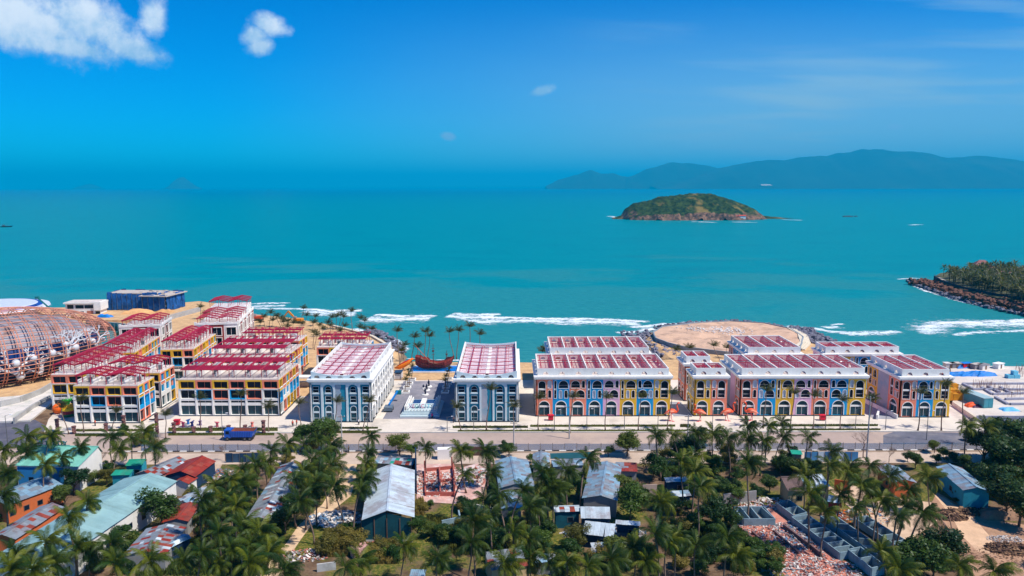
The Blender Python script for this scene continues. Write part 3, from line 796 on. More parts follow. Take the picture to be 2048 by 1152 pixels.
    for sgn in (1, -1):
        hs_ = []
        for j in range(8):
            c = Ls * (j + .5) / 8; hs_.append([(c - .6 * math.cos(2 * PI * q / 12), 13.35 + .62 * math.sin(2 * PI * q / 12)) for q in range(12)])
        za, zb = (14.4, 14.9) if sgn > 0 else (14.9, 14.4)
        MB().panel([(0, 12.28), (0, za), (Ls, zb), (Ls, 12.28)], hs_, 0, .3, True).build('parapet', WHITE, t, (hx - .45, -hy + .75, 0) if sgn > 0 else (-hx + .45, hy - .75, 0), PI / 2 * sgn)
    # concave roof deck of pale panels in a red grid
    def zr(x): return 12.75 + .55 * (x / hx) ** 2
    nr, nc = 8, 6; rx, ry = (W_ - 2.0) / nc, (D - 2.0) / nr
    for r_ in range(nr):
        for c_ in range(nc):
            xa = -hx + 1.0 + c_ * rx; ya = -hy + 1.0 + r_ * ry
            MB().add([(xa + .05, ya + .1, zr(xa)), (xa + rx - .05, ya + .1, zr(xa + rx)), (xa + rx - .05, ya + ry - .1, zr(xa + rx)), (xa + .05, ya + ry - .1, zr(xa)),
                      (xa + .05, ya + .1, zr(xa) + .05), (xa + rx - .05, ya + .1, zr(xa + rx) + .05), (xa + rx - .05, ya + ry - .1, zr(xa + rx) + .05), (xa + .05, ya + ry - .1, zr(xa) + .05)],
                     [(3, 2, 1, 0), (4, 5, 6, 7), (0, 1, 5, 4), (1, 2, 6, 5), (2, 3, 7, 6), (3, 0, 4, 7)]).build('roof_panel', ROOFP, t)
    for r_ in range(nr + 1):
        y = -hy + 1.0 + r_ * ry; k = MB()
        pts = [(-hx + 1 + (W_ - 2) * i / 8, y, zr(-hx + 1 + (W_ - 2) * i / 8) + .75) for i in range(9)]
        for a, b in zip(pts, pts[1:]): k.bar(a, b, .16, .16)
        for i in (1, 3, 5, 7): k.bar(pts[i], (pts[i][0], y, pts[i][2] - .75), .1)
        k.build('roof_beam', PERG, t)
    for c_ in (1, 2, 4, 5):
        x = -hx + 1 + c_ * rx; k = MB(); k.bar((x, -hy + 1, zr(x) + .62), (x, hy - 1, zr(x) + .62), .14, .14); k.build('roof_rail', PERG, t)
    q = MB()
    for i in range(int((D - 2) / 1.1)):
        y = -hy + 1 + (i + .5) * 1.1
        for xa, xb in ((-hx + 1, -.6), (.6, hx - 1)):
            q.bar((xa, y, zr(xa) + .5), (xb, y, zr(xb) + .5), .05, .05)
    tag(q.build('roof_slats', PERGD, t), kind='stuff')
    MB().box(-.45, -hy + 1, 12.9, .45, hy - 1, 13.0).build('roof_strip', WHITE, t)
    k = MB(); k.box(-.9, -hy + 1.2, 12.3, .9, -hy + 3.2, 13.0); k.build('stair_box', WHITE, t)
blue_building('pale blue arcaded building left of the ship plaza, its sunlit white side showing', -56.1, -38.9, 201.6, 240.0)
blue_building('pale blue arcaded building right of the ship plaza, seen head on', -15.8, 1.8, 201.6, 240.0)

# ------------------------------------------------------------------ framed colour-block buildings (left half)
_gc = {}
def cell(w, z0, z1, fr, m, gm, y0=-.14, mull=True):
    key = (round(w, 2), z0, z1, fr, m.name, gm.name)
    if key not in _gc:
        a, b, c, d = fr
        k = MB().ring([(.02, z0), (.02, z1), (w - .02, z1), (w - .02, z0)], [(a, z0 + c), (a, z1 - d), (w - b, z1 - d), (w - b, z0 + c)], y0, .5)
        if mull:
            k.box((a + w - b) / 2 - .03, .40, z0 + c, (a + w - b) / 2 + .03, .46, z1 - d)
        p = MB().panel([(a - .02, z0 + c - .02), (a - .02, z1 - d + .02), (w - b + .02, z1 - d + .02), (w - b + .02, z0 + c - .02)], [], .46, .48)
        _gc[key] = (k.mesh('window', m), p.mesh('pane', gm))
    return _gc[key]
def grid_side(root, loc, rot, nb, w, top, mid, seed, split=False):
    rr = random.Random(seed); cr, sr = math.cos(rot), math.sin(rot)
    for i in range(nb):
        p = (loc[0] + cr * i * w, loc[1] + sr * i * w, 0)
        rows = [(.2, 3.3, (.34, .34, .12, .28), WHITE, SHOPGLASS), (3.3, 4.87, (.34, .34, .5, .45), WHITE, GLASS),
                (4.87, 7.86, (.40, .32, .24, .36), mid[i % len(mid)], GLASS), (7.86, 10.5, (.50, .34, .22, .48), top[i % len(top)], GLASS)]
        if split:
            rows = [(.2, 3.6, (.3, .3, .12, .3), rr.choice([PINK, WHITE, YEL]), SHOPGLASS), (3.6, 7.0, (.3, .55, 1.0, .3), rr.choice([BLUE, BLUE, WHITE]), GLASS), (7.0, 10.5, (.6, .3, .35, .4), top[i % len(top)], GLASS)]
        for z0, z1, fr, m, gm in rows:
            a, b = cell(w, z0, z1, fr, m, gm, -.06 if m is WHITE else -.16)
            o = inst(a, 'window', root, p, rot); inst(b, 'pane', o)
            if split and z0 > 3 and rr.random() < .55:
                q = MB().box(w * .52, .2, z0 + 1.1, w - .32, .42, z1 - .4); q.build('colour_panel', rr.choice([BLUE, BLUE, YEL, PINK]), root, p, rot)
    k = MB()
    for i in range(nb + 1):
        k.box(i * w - .2, -.2, .2, i * w + .2, .1, 7.86)
    k.box(0, -.2, 7.74, nb * w, .05, 7.98)
    k.build('facade_frame', WHITE, root, (loc[0], loc[1], 0), rot)
def red_pergola(root, x0, x1, y0, y1, z0, z1, style, n):
    if style == 'bays':
        w = (x1 - x0) / n
        for i in range(n):
            xa, xb = x0 + i * w + .25, x0 + (i + 1) * w - .25; k = MB(); za, zb = z1 - .25, z1 + .25
            for x in (xa, (xa + xb) / 2, xb): k.bar((x, y0, za), (x, y1, zb), .17, .24)
            for f in (0, .25, .5, .75, 1): k.bar((xa, y0 + f * (y1 - y0), za + f * (zb - za)), (xb, y0 + f * (y1 - y0), za + f * (zb - za)), .16, .2)
            for x in (xa + .6, xb - .3):
                for f in (.1, .5, .9): k.bar((x, y0 + f * (y1 - y0), z0), (x, y0 + f * (y1 - y0), za + f * (zb - za)), .15)
            o = k.build('pergola', PERG, root)
            q = MB()
            for d0, d1 in ((.0, .22), (.5, .74)):
                for j in range(int((d1 - d0) * (y1 - y0) / .24)):
                    y = y0 + d0 * (y1 - y0) + (j + .5) * .24; f = (y - y0) / (y1 - y0)
                    q.box(xa, y - .05, za + f * .5 + .1, xb, y + .05, za + f * .5 + .15)
            tag(q.build('pergola_slats', PERG, o), kind='stuff')
    else:
        nl = n; 
        for i in range(nl):
            y = y0 + (y1 - y0) * i / (nl - 1); k = MB(); m_ = 4
            pts = [(x0 + (x1 - x0) * j / m_, y, z1 + (.5 if j % 2 else -.35)) for j in range(m_ + 1)]
            for a, b in zip(pts, pts[1:]): k.bar(a, b, .2, .36)
            for j in range(m_ + 1): k.bar((pts[j][0] + (.5 if j == 0 else -.5 if j == m_ else 0), y, z0), (pts[j][0] + (.5 if j == 0 else -.5 if j == m_ else 0), y, pts[j][2]), .15)
            k.build('pergola_beam', PERG, root)
        q = MB()
        for j in range(m_):
            xa, xb = x0 + (x1 - x0) * j / m_, x0 + (x1 - x0) * (j + 1) / m_; za, zb = (z1 - .35, z1 + .5) if j % 2 == 0 else (z1 + .5, z1 - .35)
            for f in (.05, .17, .29, .41, .53, .65, .77, .89):
                q.bar((xa + (xb - xa) * f, y0 - .4, za + (zb - za) * f + .2), (xa + (xb - xa) * f, y1 + .4, za + (zb - za) * f + .2), .085, .12)
        tag(q.build('pergola_slats', PERG, root), kind='stuff')
def grid_building(label, x0, x1, y0, y1, nb, top, mid, style='bays', seed=1, yaw=0., npg=None, right=True):
    W_, D = x1 - x0, y1 - y0; hx, hy = W_ / 2, D / 2
    t = thing('colour_block_building', label, 'building', ((x0 + x1) / 2, (y0 + y1) / 2, .1), R(yaw), 'colour block buildings on the left')
    MB().box(-hx + .52, -hy + .52, 0, hx - .52, hy, 10.5).build('core_wall', WHITE, t)
    MB().box(-hx - .3, -hy - .45, 0, hx + .45, hy, .2).build('plinth', PLINTH, t)
    grid_side(t, (-hx, -hy), 0, nb, W_ / nb, top, mid, seed)
    ns = max(2, int(round(D / 3.4)))
    if right: grid_side(t, (hx, -hy), PI / 2, ns, D / ns, top, mid, seed + 5, True)
    MB().box(-hx, hy - .01, 0, hx, hy + .3, 10.5).build('back_wall', PINK, t)
    MB().box(-hx + .02, -hy - .1, 10.5, hx + .1, hy + .3, 10.72).build('roof_slab', TERR, t)
    k = MB()
    for x in [(-hx + W_ * i / (nb * 2)) for i in range(nb * 2 + 1)]: k.bar((x * .99, -hy + .1, 10.7), (x * .99, -hy + .1, 11.55), .05)
    for i in range(int(D / 2) + 1): k.bar((hx - .1, -hy + .1 + i * (D - .2) / int(D / 2), 10.7), (hx - .1, -hy + .1 + i * (D - .2) / int(D / 2), 11.55), .05)
    k.bar((-hx, -hy + .1, 11.55), (hx - .1, -hy + .1, 11.55), .06); k.bar((hx - .1, -hy + .1, 11.55), (hx - .1, hy, 11.55), .06)
    k.build('railing', STEEL, t)
    w = W_ / nb; rr = random.Random(seed)
    for i in range(nb):
        x = -hx + i * w
        MB().box(x - .12 if i else x + .3, -hy + D * .16, 10.72, x + .12 if i else x + .5, hy - .3, 11.9).build('party_wall', WHITE, t)
        MB().box(x + w * .12, -hy + D * .62, 10.72, x + w * .42, -hy + D * .82, 12.3).build('stair_house', WHITE if i % 2 else TERR, t)
    red_pergola(t, -hx + .1, hx - .5, -hy + .9, hy - .4, 10.72, 13.5, style, npg or nb)
    for i in range(nb):
        x = -hx + i * w + w * rr.uniform(.55, .8); y = -hy + D * rr.uniform(.3, .5)
        if rr.random() < .6: MB().tube([(x, y, 10.72), (x, y, 12.0)], .55, 10).build('water_tank', STEEL, t)
        else: MB().box(x - .5, y - .3, 10.72, x + .5, y + .3, 11.6).build('cooling_unit', WHITE, t)
    return t
TY = [YEL, PINK]
grid_building('colour block building of four bays nearest the lattice dome, at the road', -121.2, -103.5, 201.6, 211.0, 4, TY, [WHITE, BLUE, PINK, WHITE], 'zig', 3, 0, 4)
grid_building('colour block building behind the four bay one, yellow top floor', -119.5, -104.1, 216.0, 225.4, 4, [PINK, YEL, PINK, YEL], [WHITE, PINK, BLUE, WHITE], 'zig', 4, 0, 4)
grid_building('pink topped colour block building against the lattice dome', -135.6, -122.2, 214.4, 238.5, 3, [PINK, PINK, YEL], [YEL, YEL, BLUE], 'zig', 5, 3, 7)
grid_building('colour block building farther back beside the dome, pink and yellow', -137.6, -127.4, 243.0, 270.0, 3, [YEL, PINK, YEL], [BLUE, YEL, WHITE], 'zig', 6, 9, 8)
grid_building('colour block building with yellow corner in front of the maroon tower', -120.0, -109.3, 248.3, 274.5, 3, [YEL, YEL, PINK], [WHITE, BLUE, WHITE], 'zig', 7, 6, 8)
grid_building('colour block building of six bays beside the street, left of the blue arcaded pair', -95.0, -66.5, 208.0, 227.5, 6, TY, [WHITE, BLUE, PINK, BLUE, PINK, WHITE], 'bays', 8, 0)
grid_building('colour block building directly behind the six bay one', -97.5, -73.0, 236.8, 255.6, 5, [YEL, MAROON, YEL, MAROON, PINK], [PINK, YEL, WHITE], 'bays', 9, 0)
grid_building('colour block building next to the beach sand, third in the six bay row', -96.5, -75.8, 262.2, 272.0, 4, [YEL, PINK], [WHITE, PINK, BLUE], 'bays', 10, 0)
grid_building('colour block building half hidden behind the left blue arcaded building', -66.8, -49.6, 251.2, 262.8, 4, [PINK, YEL, BLUE, YEL], [WHITE, YEL], 'bays', 12, 0)

# ------------------------------------------------------------------ maroon and white buildings at the back
def maroon_building(label, x0, x1, y0, y1, h, yaw, tiers, seed):
    W_, D = x1 - x0, y1 - y0; hx, hy = W_ / 2, D / 2
    t = thing('maroon_building', label, 'building', ((x0 + x1) / 2, (y0 + y1) / 2, .1), R(yaw), 'maroon and white buildings')
    MB().box(-hx + .4, -hy + .4, 0, hx - .4, hy, h).build('core_wall', MAROON, t)
    for loc, rot, n, w in (((-hx, -hy), 0, max(2, int(W_ / 4.4)), 0), ((hx, -hy), PI / 2, max(3, int(D / 4.4)), 0)):
        L = W_ if rot == 0 else D; w = L / n; cr, sr = math.cos(rot), math.sin(rot)
        hol = [arch(.9, w - .9, .4, 3.4, 8, False), arch(.9, w - .9, 4.6, 7.4, 8, False), arch(.9, w - .9, 8.4, 11.4, 8, False)]
        for i in range(n):
            p = (loc[0] + cr * i * w, loc[1] + sr * i * w, 0)
            MB().panel([(0, 0), (0, h), (w, h), (w, 0)], hol, 0, .4).build('facade_bay', MAROON if (i % 2) else WHITE, t, p, rot)
            for lp in hol:
                k = MB().ring(arch(.65, w - .65, lp[0][1] - .25, lp[1][1] + .25, 8, False), lp, -.15, .1); k.box(w / 2 - .05, .2, lp[0][1], w / 2 + .05, .3, lp[1][1])
                o = k.build('window', WHITE, t, p, rot); MB().panel(lp, [], .3, .31).build('pane', GLASS, o)
    k = MB()
    for j in range(40):
        a, b = -hy + D * j / 40, -hy + D * (j + 1) / 40; dip = .55 * abs(math.sin(PI * j / 8)); k.box(hx - .3, a, h, hx + .2, b, h + 1.2 - dip)
    for j in range(20):
        a, b = -hx + W_ * j / 20, -hx + W_ * (j + 1) / 20; dip = .55 * abs(math.sin(PI * j / 5)); k.box(a, -hy - .2, h, b - (.32 if j == 19 else 0), -hy + .3, h + 1.2 - dip)
    k.build('scalloped_parapet', WHITE, t)
    MB().box(-hx + .3, -hy + .3, h, hx - .3, hy, h + .1).build('roof_slab', TERR, t)
    for a, b, dz in tiers:
        ya, yb = -hy + a * D, -hy + b * D
        if dz: MB().box(-hx + 1, ya, h + .1, hx - .6, yb, h + dz).build('penthouse', WHITE, t)
        red_pergola(t, -hx + .5, hx - .2, ya, yb, h + max(dz, .1), h + dz + 2.6, 'zig', max(3, int((yb - ya) / 2.6)))
    return t
maroon_building('maroon and white building with scalloped parapet stepping back towards the beach', -124.6, -108.6, 283.0, 319.0, 12.6, 10, ((.03, .28, 0), (.33, .60, .5), (.66, .97, 3.2)), 1)
maroon_building('maroon cornered building behind the dome side block', -150.5, -135.5, 281.0, 296.0, 12.2, 10, ((.08, .92, 0),), 2)
# ------------------------------------------------------------------ lattice dome
LAT = mat('copper_lattice', (204, 138, 112), .45, .15, .3, rnd=.08, metal=.2)
HALLW = mat('hall_blue', (18, 50, 108), .4, .4, .25, rnd=0)
HALLR = mat('hall_roof', (150, 144, 150), .7, .25, .25, rnd=0, dirt=(132, 92, 72), dirtamt=.8, dscale=.16)
CORAL = mat('coral_white', (206, 206, 208), .5, .05, .5)
DC_ = Vector((-181, 255, 0)); al = R(48); e1 = Vector((math.cos(al), math.sin(al), 0)); e2 = Vector((math.sin(al), -math.cos(al), 0)); ez = Vector((0, 0, 1))
DA, DB, DCZ, DZ0 = 40.0, 27.0, 13.8, 9.4
dome = thing('lattice_dome', 'egg shaped theatre inside an orange steel lattice, at the left edge', 'theatre', DC_)
def dpt(s_, th, k=1.0):
    r_ = math.sqrt(max(0, 1 - s_ * s_))
    p = e1 * (DA * s_ * k) + e2 * (DB * k * r_ * math.cos(th)) + ez * (DZ0 + DCZ * k * r_ * math.sin(th)); p.z = max(p.z, .1); return p
for i in range(18):
    for off in (-.45, .45):
        s_ = -.93 + i * 1.87 / 17 + off / DA
        pts = [dpt(s_, R(-64 + q * 308 / 44)) for q in range(45)]
        MB().tube(pts, .17, 5, cap=False).build('ring_rib', LAT, dome)
for i in range(41):
    th = R(-34 + i * 248 / 40)
    pts = [dpt(-.97 + q * 1.955 / 34, th, 1.004) for q in range(35)]
    MB().tube(pts, .11, 4, cap=False).build('long_rib', LAT, dome)
def shell(k, z0, z1, name, m, nu=48, nv=24):
    vs, fs = [], []
    for a in range(nv + 1):
        for b in range(nu + 1):
            p = dpt(-1 + 2 * a / nv, 2 * PI * b / nu, k); p.z = min(max(p.z, z0), z1); vs.append(p)
    for a in range(nv):
        for b in range(nu): fs.append((a * (nu + 1) + b, a * (nu + 1) + b + 1, (a + 1) * (nu + 1) + b + 1, (a + 1) * (nu + 1) + b))
    MB().add(vs, fs).build(name, m, dome, smooth=False)
shell(.86, .1, 12.4, 'hall_wall', HALLW)
shell(.84, 12.3, 18.6, 'hall_roof', HALLR)
def coral(s0, th0, size, seed):
    rr = random.Random(seed); k = MB(); base = dpt(s0, th0, .985)
    def br(p, ang, L, r_, d):
        q = p
        pts = [p]
        for j in range(3):
            ang += rr.uniform(-.28, .28); s_ = L / 3
            q = q + e1 * math.sin(ang) * s_ + ez * math.cos(ang) * s_ + e2 * (-.12 * s_); pts.append(q)
        k.tube(pts, [r_, r_ * .9, r_ * .8, r_ * .65], 5)
        if d:
            for a in ([-.55, .5] if rr.random() < .6 else [-.7, 0, .6]): br(q, ang + a + rr.uniform(-.15, .15), L * rr.uniform(.6, .8), r_ * .68, d - 1)
    for a in (-.9, -.2, .6): br(base, a, size * .36, size * .05, 3)
    k.build('coral_branch', CORAL, dome)
for a in ((.42, R(-8), 10.5, 3), (.70, R(-2), 8, 5), (.02, R(-20), 11, 7), (.22, R(-30), 9, 9), (-.35, R(-18), 10, 13)): coral(*a)
for s_, th, r_ in ((.30, 2, 1.3), (.50, 4, 1.4), (.42, 12, 1.1), (.02, -4, 1.3), (.15, 0, 1.2), (.68, 8, 1.1), (.06, -26, 1.4), (.8, 6, .9), (-.2, 0, 1.3)):
    MB().sphere(dpt(s_, R(th), .97), r_, 14, 9).build('pod_sphere', CORAL, dome, smooth=True)
pl = [tuple(G(*p)[:2]) for p in ((-60, 800), (40, 792), (105, 775), (112, 800), (60, 842), (-60, 846))]
tag(MB().prism(pl, 0, .5).build('theatre_terrace', mat('terrace_slab', (206, 198, 188), .9, .12, .2, dirt=(150, 160, 140), dirtamt=.5)), None, None, None, 'structure')
t = thing('ramp_wall', 'long pale ramp wall curving along the foot of the lattice dome', 'wall', (0, 0, 0))
k = MB(); pp = [G(u, v) for u, v in ((0, 815), (40, 806), (80, 790), (104, 776))]
for a, b in zip(pp, pp[1:]): k.bar(a + Vector((0, 0, 1.1)), b + Vector((0, 0, 1.1)), .5, 2.2)
k.build('wall', CONC, t)
k = MB(); pp = [G(u, v) for u, v in ((28, 846), (66, 818), (100, 800))]
for a, b in zip(pp, pp[1:]): k.bar(a + Vector((0, 0, .9)), b + Vector((0, 0, .9)), .5, 1.8)
k.build('lower_wall', CONC, t)

# disc roofed building far left
t = thing('disc_roof_building', 'round white roofed building with blue rim beyond the dome', 'building', G(-20, 640))
MB().tube([(0, 0, 0), (0, 0, 6)], 20, 40).build('wall', mat('disc_wall', (120, 140, 165), .5), t)
MB().tube([(0, 0, 6), (0, 0, 6.5), (0, 0, 7.3)], [24, 26, 25.6], 48).build('roof_rim', mat('disc_rim', (214, 220, 230), .5), t)
MB().tube([(0, 0, 7.3), (0, 0, 7.9)], [23, 22.6], 48).build('blue_ring', mat('disc_blue', (24, 70, 150), .5), t)
MB().tube([(0, 0, 7.9), (0, 0, 8.2)], [20.6, 20.2], 48).build('roof_disc', mat('disc_top', (190, 198, 214), .5), t)
# crane
CR = mat('crane_teal', (20, 118, 118), .5)
cp = G(118, 640); t = thing('crawler_crane', 'teal crawler crane with raised boom between dome and white villa', 'crane', cp)
MB().box(-3, -1.6, 0, 3, 1.6, 1).build('crawler', mat('crane_dark', (40, 50, 60), .6), t); MB().box(-2.4, -1.4, 1, 2.4, 1.4, 3.2).build('cab', CR, t)
k = MB(); a, b = Vector((0, 0, 2.5)), Vector((-9.5, 0, 11.5))
for dy_, dz_ in ((-.4, -.3), (.4, -.3), (0, .5)): k.bar(a + Vector((0, dy_, dz_)), b + Vector((0, dy_ * .5, dz_ * .5)), .2)
for i in range(14):
    p = a.lerp(b, i / 14); q = a.lerp(b, (i + 1) / 14); k.bar(p + Vector((0, -.35, -.25)), q + Vector((0, 0, .4)), .12); k.bar(p + Vector((0, 0, .4)), q + Vector((0, .35, -.25)), .12)
k.build('boom', CR, t); MB().box(-10.6, -.6, 11, -9, .6, 12.2).build('boom_head', CR, t)

# ------------------------------------------------------------------ headland with villa, netted buildings, sea walls
hw = tag(MB().prism([(-206, 357), (-164, 339), (-163.4, 339.8), (-205.6, 357.9)], SEA - .6, 1.5).build('harbour_wall', mat('harbour_concrete', (128, 140, 136), .9, .2, .3, bump=.2)), 'grey harbour wall along the green basin behind the buildings', 'wall')
pm_ = MB().box(0, -.12, 0, .35, 0, 3.6).mesh('pilaster', CONC)
for i in range(18):
    p = Vector((-206, 357, SEA)).lerp(Vector((-164, 339, SEA)), (i + .5) / 18); inst(pm_, 'pilaster', hw, p, math.atan2(-18, 42))
w2 = tag(MB().prism([(-171, 359.4), (-165.2, 391.5), (-164.4, 391.3), (-170.2, 359.1)], 0, 2.3).build('retaining_wall', CONC), 'pale retaining wall running seaward right of the netted buildings', 'wall')
head = tag(MB().prism([(-200, 357), (-171.2, 359.6), (-165.4, 391.6), (-185, 402), (-215, 398), (-222, 372)], 0, 1.4).build('headland_fill', GROUND), None, None, None, 'structure')
NETB = mat('blue_net', (26, 88, 152), .9, .4, .4, rnd=.16, dirt=(14, 52, 100), dirtamt=.8, dscale=.3)
SLABC = mat('raw_slab', (188, 176, 164), .9, .15, .4)
t = thing('white_villa', 'white two storey villa on the headland beside the blue netting', 'house', (-217, 378, 0), R(4))
MB().box(-9, -3, 0, 8, 4, 7.4).build('wall', WHITE, t)
MB().box(-9.6, -3.8, 6.7, 8.6, 5, 7.4).build('roof_slab', WHITE, t); MB().box(-8.4, -3, 7.4, 7.6, 4.4, 7.7).build('roof_deck', TERR, t)
MB().box(5.4, -4.2, 3.4, 8.8, 4, 7.6).build('corner_block', WHITE, t)
for xa, xb, za, zb in ((-8, -5, 4.2, 6.2), (-4, 0, 4.3, 6), (.4, 4.6, 4.3, 6), (-2.6, 0, .2, 2.8), (5.6, 7.8, .2, 2.8), (-8, -4, 2.2, 3)):
    o = MB().box(xa - .15, -3.08, za - .15, xb + .15, -2.98, zb + .15).build('window', WHITE, t); MB().box(xa, -3.12, za, xb, -3.05, zb).build('pane', GLASS, o)
MB().box(1.4, -3.12, .2, 4.4, -2.98, 3).build('garage_door', mat('terracotta_door', (176, 108, 84), .8), t)
def netted(label, loc, w, d, h, yaw, roof_over, seed):
    rr = random.Random(seed)
    t = thing('netted_building', label, 'building', loc, R(yaw), 'buildings under blue netting')
    for f in range(3): MB().box(-w / 2, -d / 2, f * h / 3 + .2, w / 2, d / 2, f * h / 3 + .55).build('floor_slab', SLABC, t)
    nx = int(w / 2.6)
    for face in range(4):
        L = w if face % 2 == 0 else d; n = int(L / 2.6); s_ = L / n
        for i in range(n):
            k = MB(); z = rr.uniform(.1, .9); top = h + rr.uniform(-.4, .9)
            off = rr.uniform(.2, .6)
            k.add([(0, -off, z), (s_, -off - rr.uniform(-.2, .2), z), (s_, -off, h * .5), (s_, -off * .6, top), (0, -off * .7, top + rr.uniform(-.4, .4)), (0, -off - .2, h * .5)], [(0, 1, 2, 5), (5, 2, 3, 4)])
            loc_ = [(-w / 2 + i * s_, -d / 2), (w / 2, -d / 2 + i * s_), (w / 2 - i * s_, d / 2), (-w / 2, d / 2 - i * s_)][face]
            k.build('net_sheet', NETB, t, (*loc_, 0), face * PI / 2)
    k = MB()
    for i in range(nx + 1): k.bar((-w / 2 + i * w / nx, -d / 2 - .7, 0), (-w / 2 + i * w / nx, -d / 2 - .7, h), .12)
    k.build('scaffold_pole', STEEL, t)
    MB().box(-w / 2 - roof_over, -d / 2 - roof_over, h - .2, w / 2 + roof_over, d / 2 + roof_over, h + .25).build('roof_slab', SLABC, t)
    for j in range(9): 
        x, y = rr.uniform(-w / 2, w / 2 - 1), rr.uniform(-d / 2, d / 2 - 1); MB().box(x, y, h + .25, x + rr.uniform(.6, 3), y + rr.uniform(.4, 1.4), h + rr.uniform(.4, .9)).build('roof_clutter', SLABC, t)
netted('wide half built house wrapped in blue netting on the headland', (-197, 392, 1.2), 27, 12, 9.0, -4, .0, 1)
netted('corner house in blue netting with overhanging pale roof slab', (-183.5, 391, 1.2), 12.5, 17, 8.2, -7, 1.4, 2)
# blue tarp shed, spoil heaps, vehicles on headland
TARP = mat('blue_tarp', (20, 120, 196), .6, .25, .5, rnd=.12)
def tarp_heap(label, loc, w, d, h, m, seed, yaw=0, name='tarp_heap', cat='tarp', group='blue tarps'):
    rr = random.Random(seed); n = 9; vs = []
    for j in range(n + 1):
        for i in range(n + 1):
            a, b = i / n * 2 - 1, j / n * 2 - 1; e = max(abs(a), abs(b))
            z = h * (1 - e ** 3) * (.75 + .45 * noise.noise(Vector((a * 2 + seed, b * 2, seed)))) if e < 1 else 0
            vs.append((a * w / 2 * (1 + .06 * rr.uniform(-1, 1)), b * d / 2 * (1 + .06 * rr.uniform(-1, 1)), max(0, z)))
    fs = [(j * (n + 1) + i, j * (n + 1) + i + 1, (j + 1) * (n + 1) + i + 1, (j + 1) * (n + 1) + i) for j in range(n) for i in range(n)]
    return tag(MB().add(vs, fs).build(name, m, None, loc, R(yaw)), label, cat, group)
tarp_heap('long blue tarp covered stack in front of the white villa', G(209, 638) + Vector((0, 0, .1)), 10, 4, 3.4, TARP, 3, -8)
tarp_heap('small blue tarp stack beside the netted buildings', G(228, 620) + Vector((0, 0, 1.4)), 5, 3, 3, TARP, 4)
SANDH = mat('spoil_sand', (208, 158, 104), .95, .2, .4, bump=.3)
for i, (u, v, w, h) in enumerate(((275, 630, 14, 2.6), (300, 634, 10, 1.6), (330, 628, 9, 1.8))):
    tarp_heap(('largest sand heap in front of the netted buildings', 'flat sand heap right of the largest one', 'sand heap near the pale retaining wall')[i], G(u, v) + Vector((0, 0, 1.3)), w, w * .6, h, SANDH, 8 + i, 0, 'sand_heap', 'sand heap', 'sand heaps on the headland')

# ------------------------------------------------------------------ excavators on the beach
def excavator(label, px, c, yaw, flip):
    t = thing('excavator', label, 'excavator', G(*px), R(yaw), 'excavators on the beach')
    body = mat('digger_' + c[0], c[1], .5)
    for y in (-1.3, 1.3): MB().tube([(-2.2, y, .55), (-1.6, y, .12), (1.6, y, .12), (2.2, y, .55), (1.6, y, .98), (-1.6, y, .98)], .28, 5, True).build('track', mat('track_dark', (44, 40, 40), .8), t)
    MB().box(-2.4, -1.4, 1.0, 1.6, 1.4, 2.3).build('engine_housing', body, t); MB().box(.5, .1, 1.9, 1.9, 1.3, 3.3).build('cab', mat('digger_cab', (170, 150, 140), .4), t)
    MB().bar((1.5, -.3, 2.1), (5.0, -.3, 5.6), .55, .75).build('boom', body, t); MB().bar((5.0, -.3, 5.6), (7.4, -.3, 2.6), .45, .55).build('arm', body, t)
    MB().add([(7, -.9, 2.5), (8, -.9, 2.3), (7.6, -.9, 1.1), (6.6, -.9, 1.5), (7, .4, 2.5), (8, .4, 2.3), (7.6, .4, 1.1), (6.6, .4, 1.5)], [(0, 1, 5, 4), (1, 2, 6, 5), (0, 3, 2, 1), (4, 5, 6, 7), (0, 4, 7, 3)]).build('bucket', mat('track_dark', (44, 40, 40), .8), t)
excavator('orange excavator with red arm on the sand left of the beach palms', (516, 640), ('orange', (206, 78, 34)), 175, 1)
excavator('yellow excavator with dark arm between the beach palms', (596, 645), ('yellow', (226, 140, 22)), 170, 1)

# ------------------------------------------------------------------ beach rim, rocks, round sand fill
RIM = mat('rim_concrete', (210, 196, 172), .9, .12, .3)
pp = [G(u, v) for u, v in ((660, 651), (705, 662), (745, 674), (772, 690), (780, 704), (776, 716))]
k = MB()
for a, b in zip(pp, pp[1:]): k.bar(a + Vector((0, 0, .1)), b + Vector((0, 0, .1)), 1.2, 1.3)
tag(k.build('beach_rim_wall', RIM), 'pale curved rim wall round the sandy point', 'wall')
ROCKB = mat('shore_rock', (112, 110, 122), .9, .35, .5, rnd=.2, bump=.3); ROCKR = mat('red_rock', (106, 72, 58), .9, .35, .5, rnd=.2, bump=.3)
def rocks(name, pxpoly, n, r0, r1, m, label, z=-1.6, zt=0.2, wid=6):
    P = [G(u, v, -1) for u, v in pxpoly]; k = MB(); rr = random.Random(n)
    segs = [(P[i], P[i + 1]) for i in range(len(P) - 1)]; Ls = [(b - a).length for a, b in segs]
    for _ in range(n):
        a, b = rr.choices(segs, Ls)[0]; d = (b - a).normalized(); nn = Vector((-d.y, d.x, 0)); f = rr.uniform(-1, 1)
        p = a.lerp(b, rr.random()) + nn * f * wid / 2; r_ = rr.uniform(r0, r1) ; s0 = len(k.v)
        k.sphere((p.x, p.y, z + (zt - z) * rr.random()), r_, 6, 4, (rr.uniform(.8, 1.4), rr.uniform(.8, 1.3), rr.uniform(.5, .9)))
        k.v[s0:] = [(v[0] + rr.uniform(-.25, .25) * r_, v[1] + rr.uniform(-.25, .25) * r_, v[2] + rr.uniform(-.2, .2) * r_) for v in k.v[s0:]]
    tag(k.build(name, m), label, 'rocks', None, 'stuff')
rocks('shore_rocks', ((735, 660), (765, 672), (790, 690), (800, 704)), 240, .4, 1.0, ROCKB, 'grey boulders at the tip of the sandy point', wid=5)
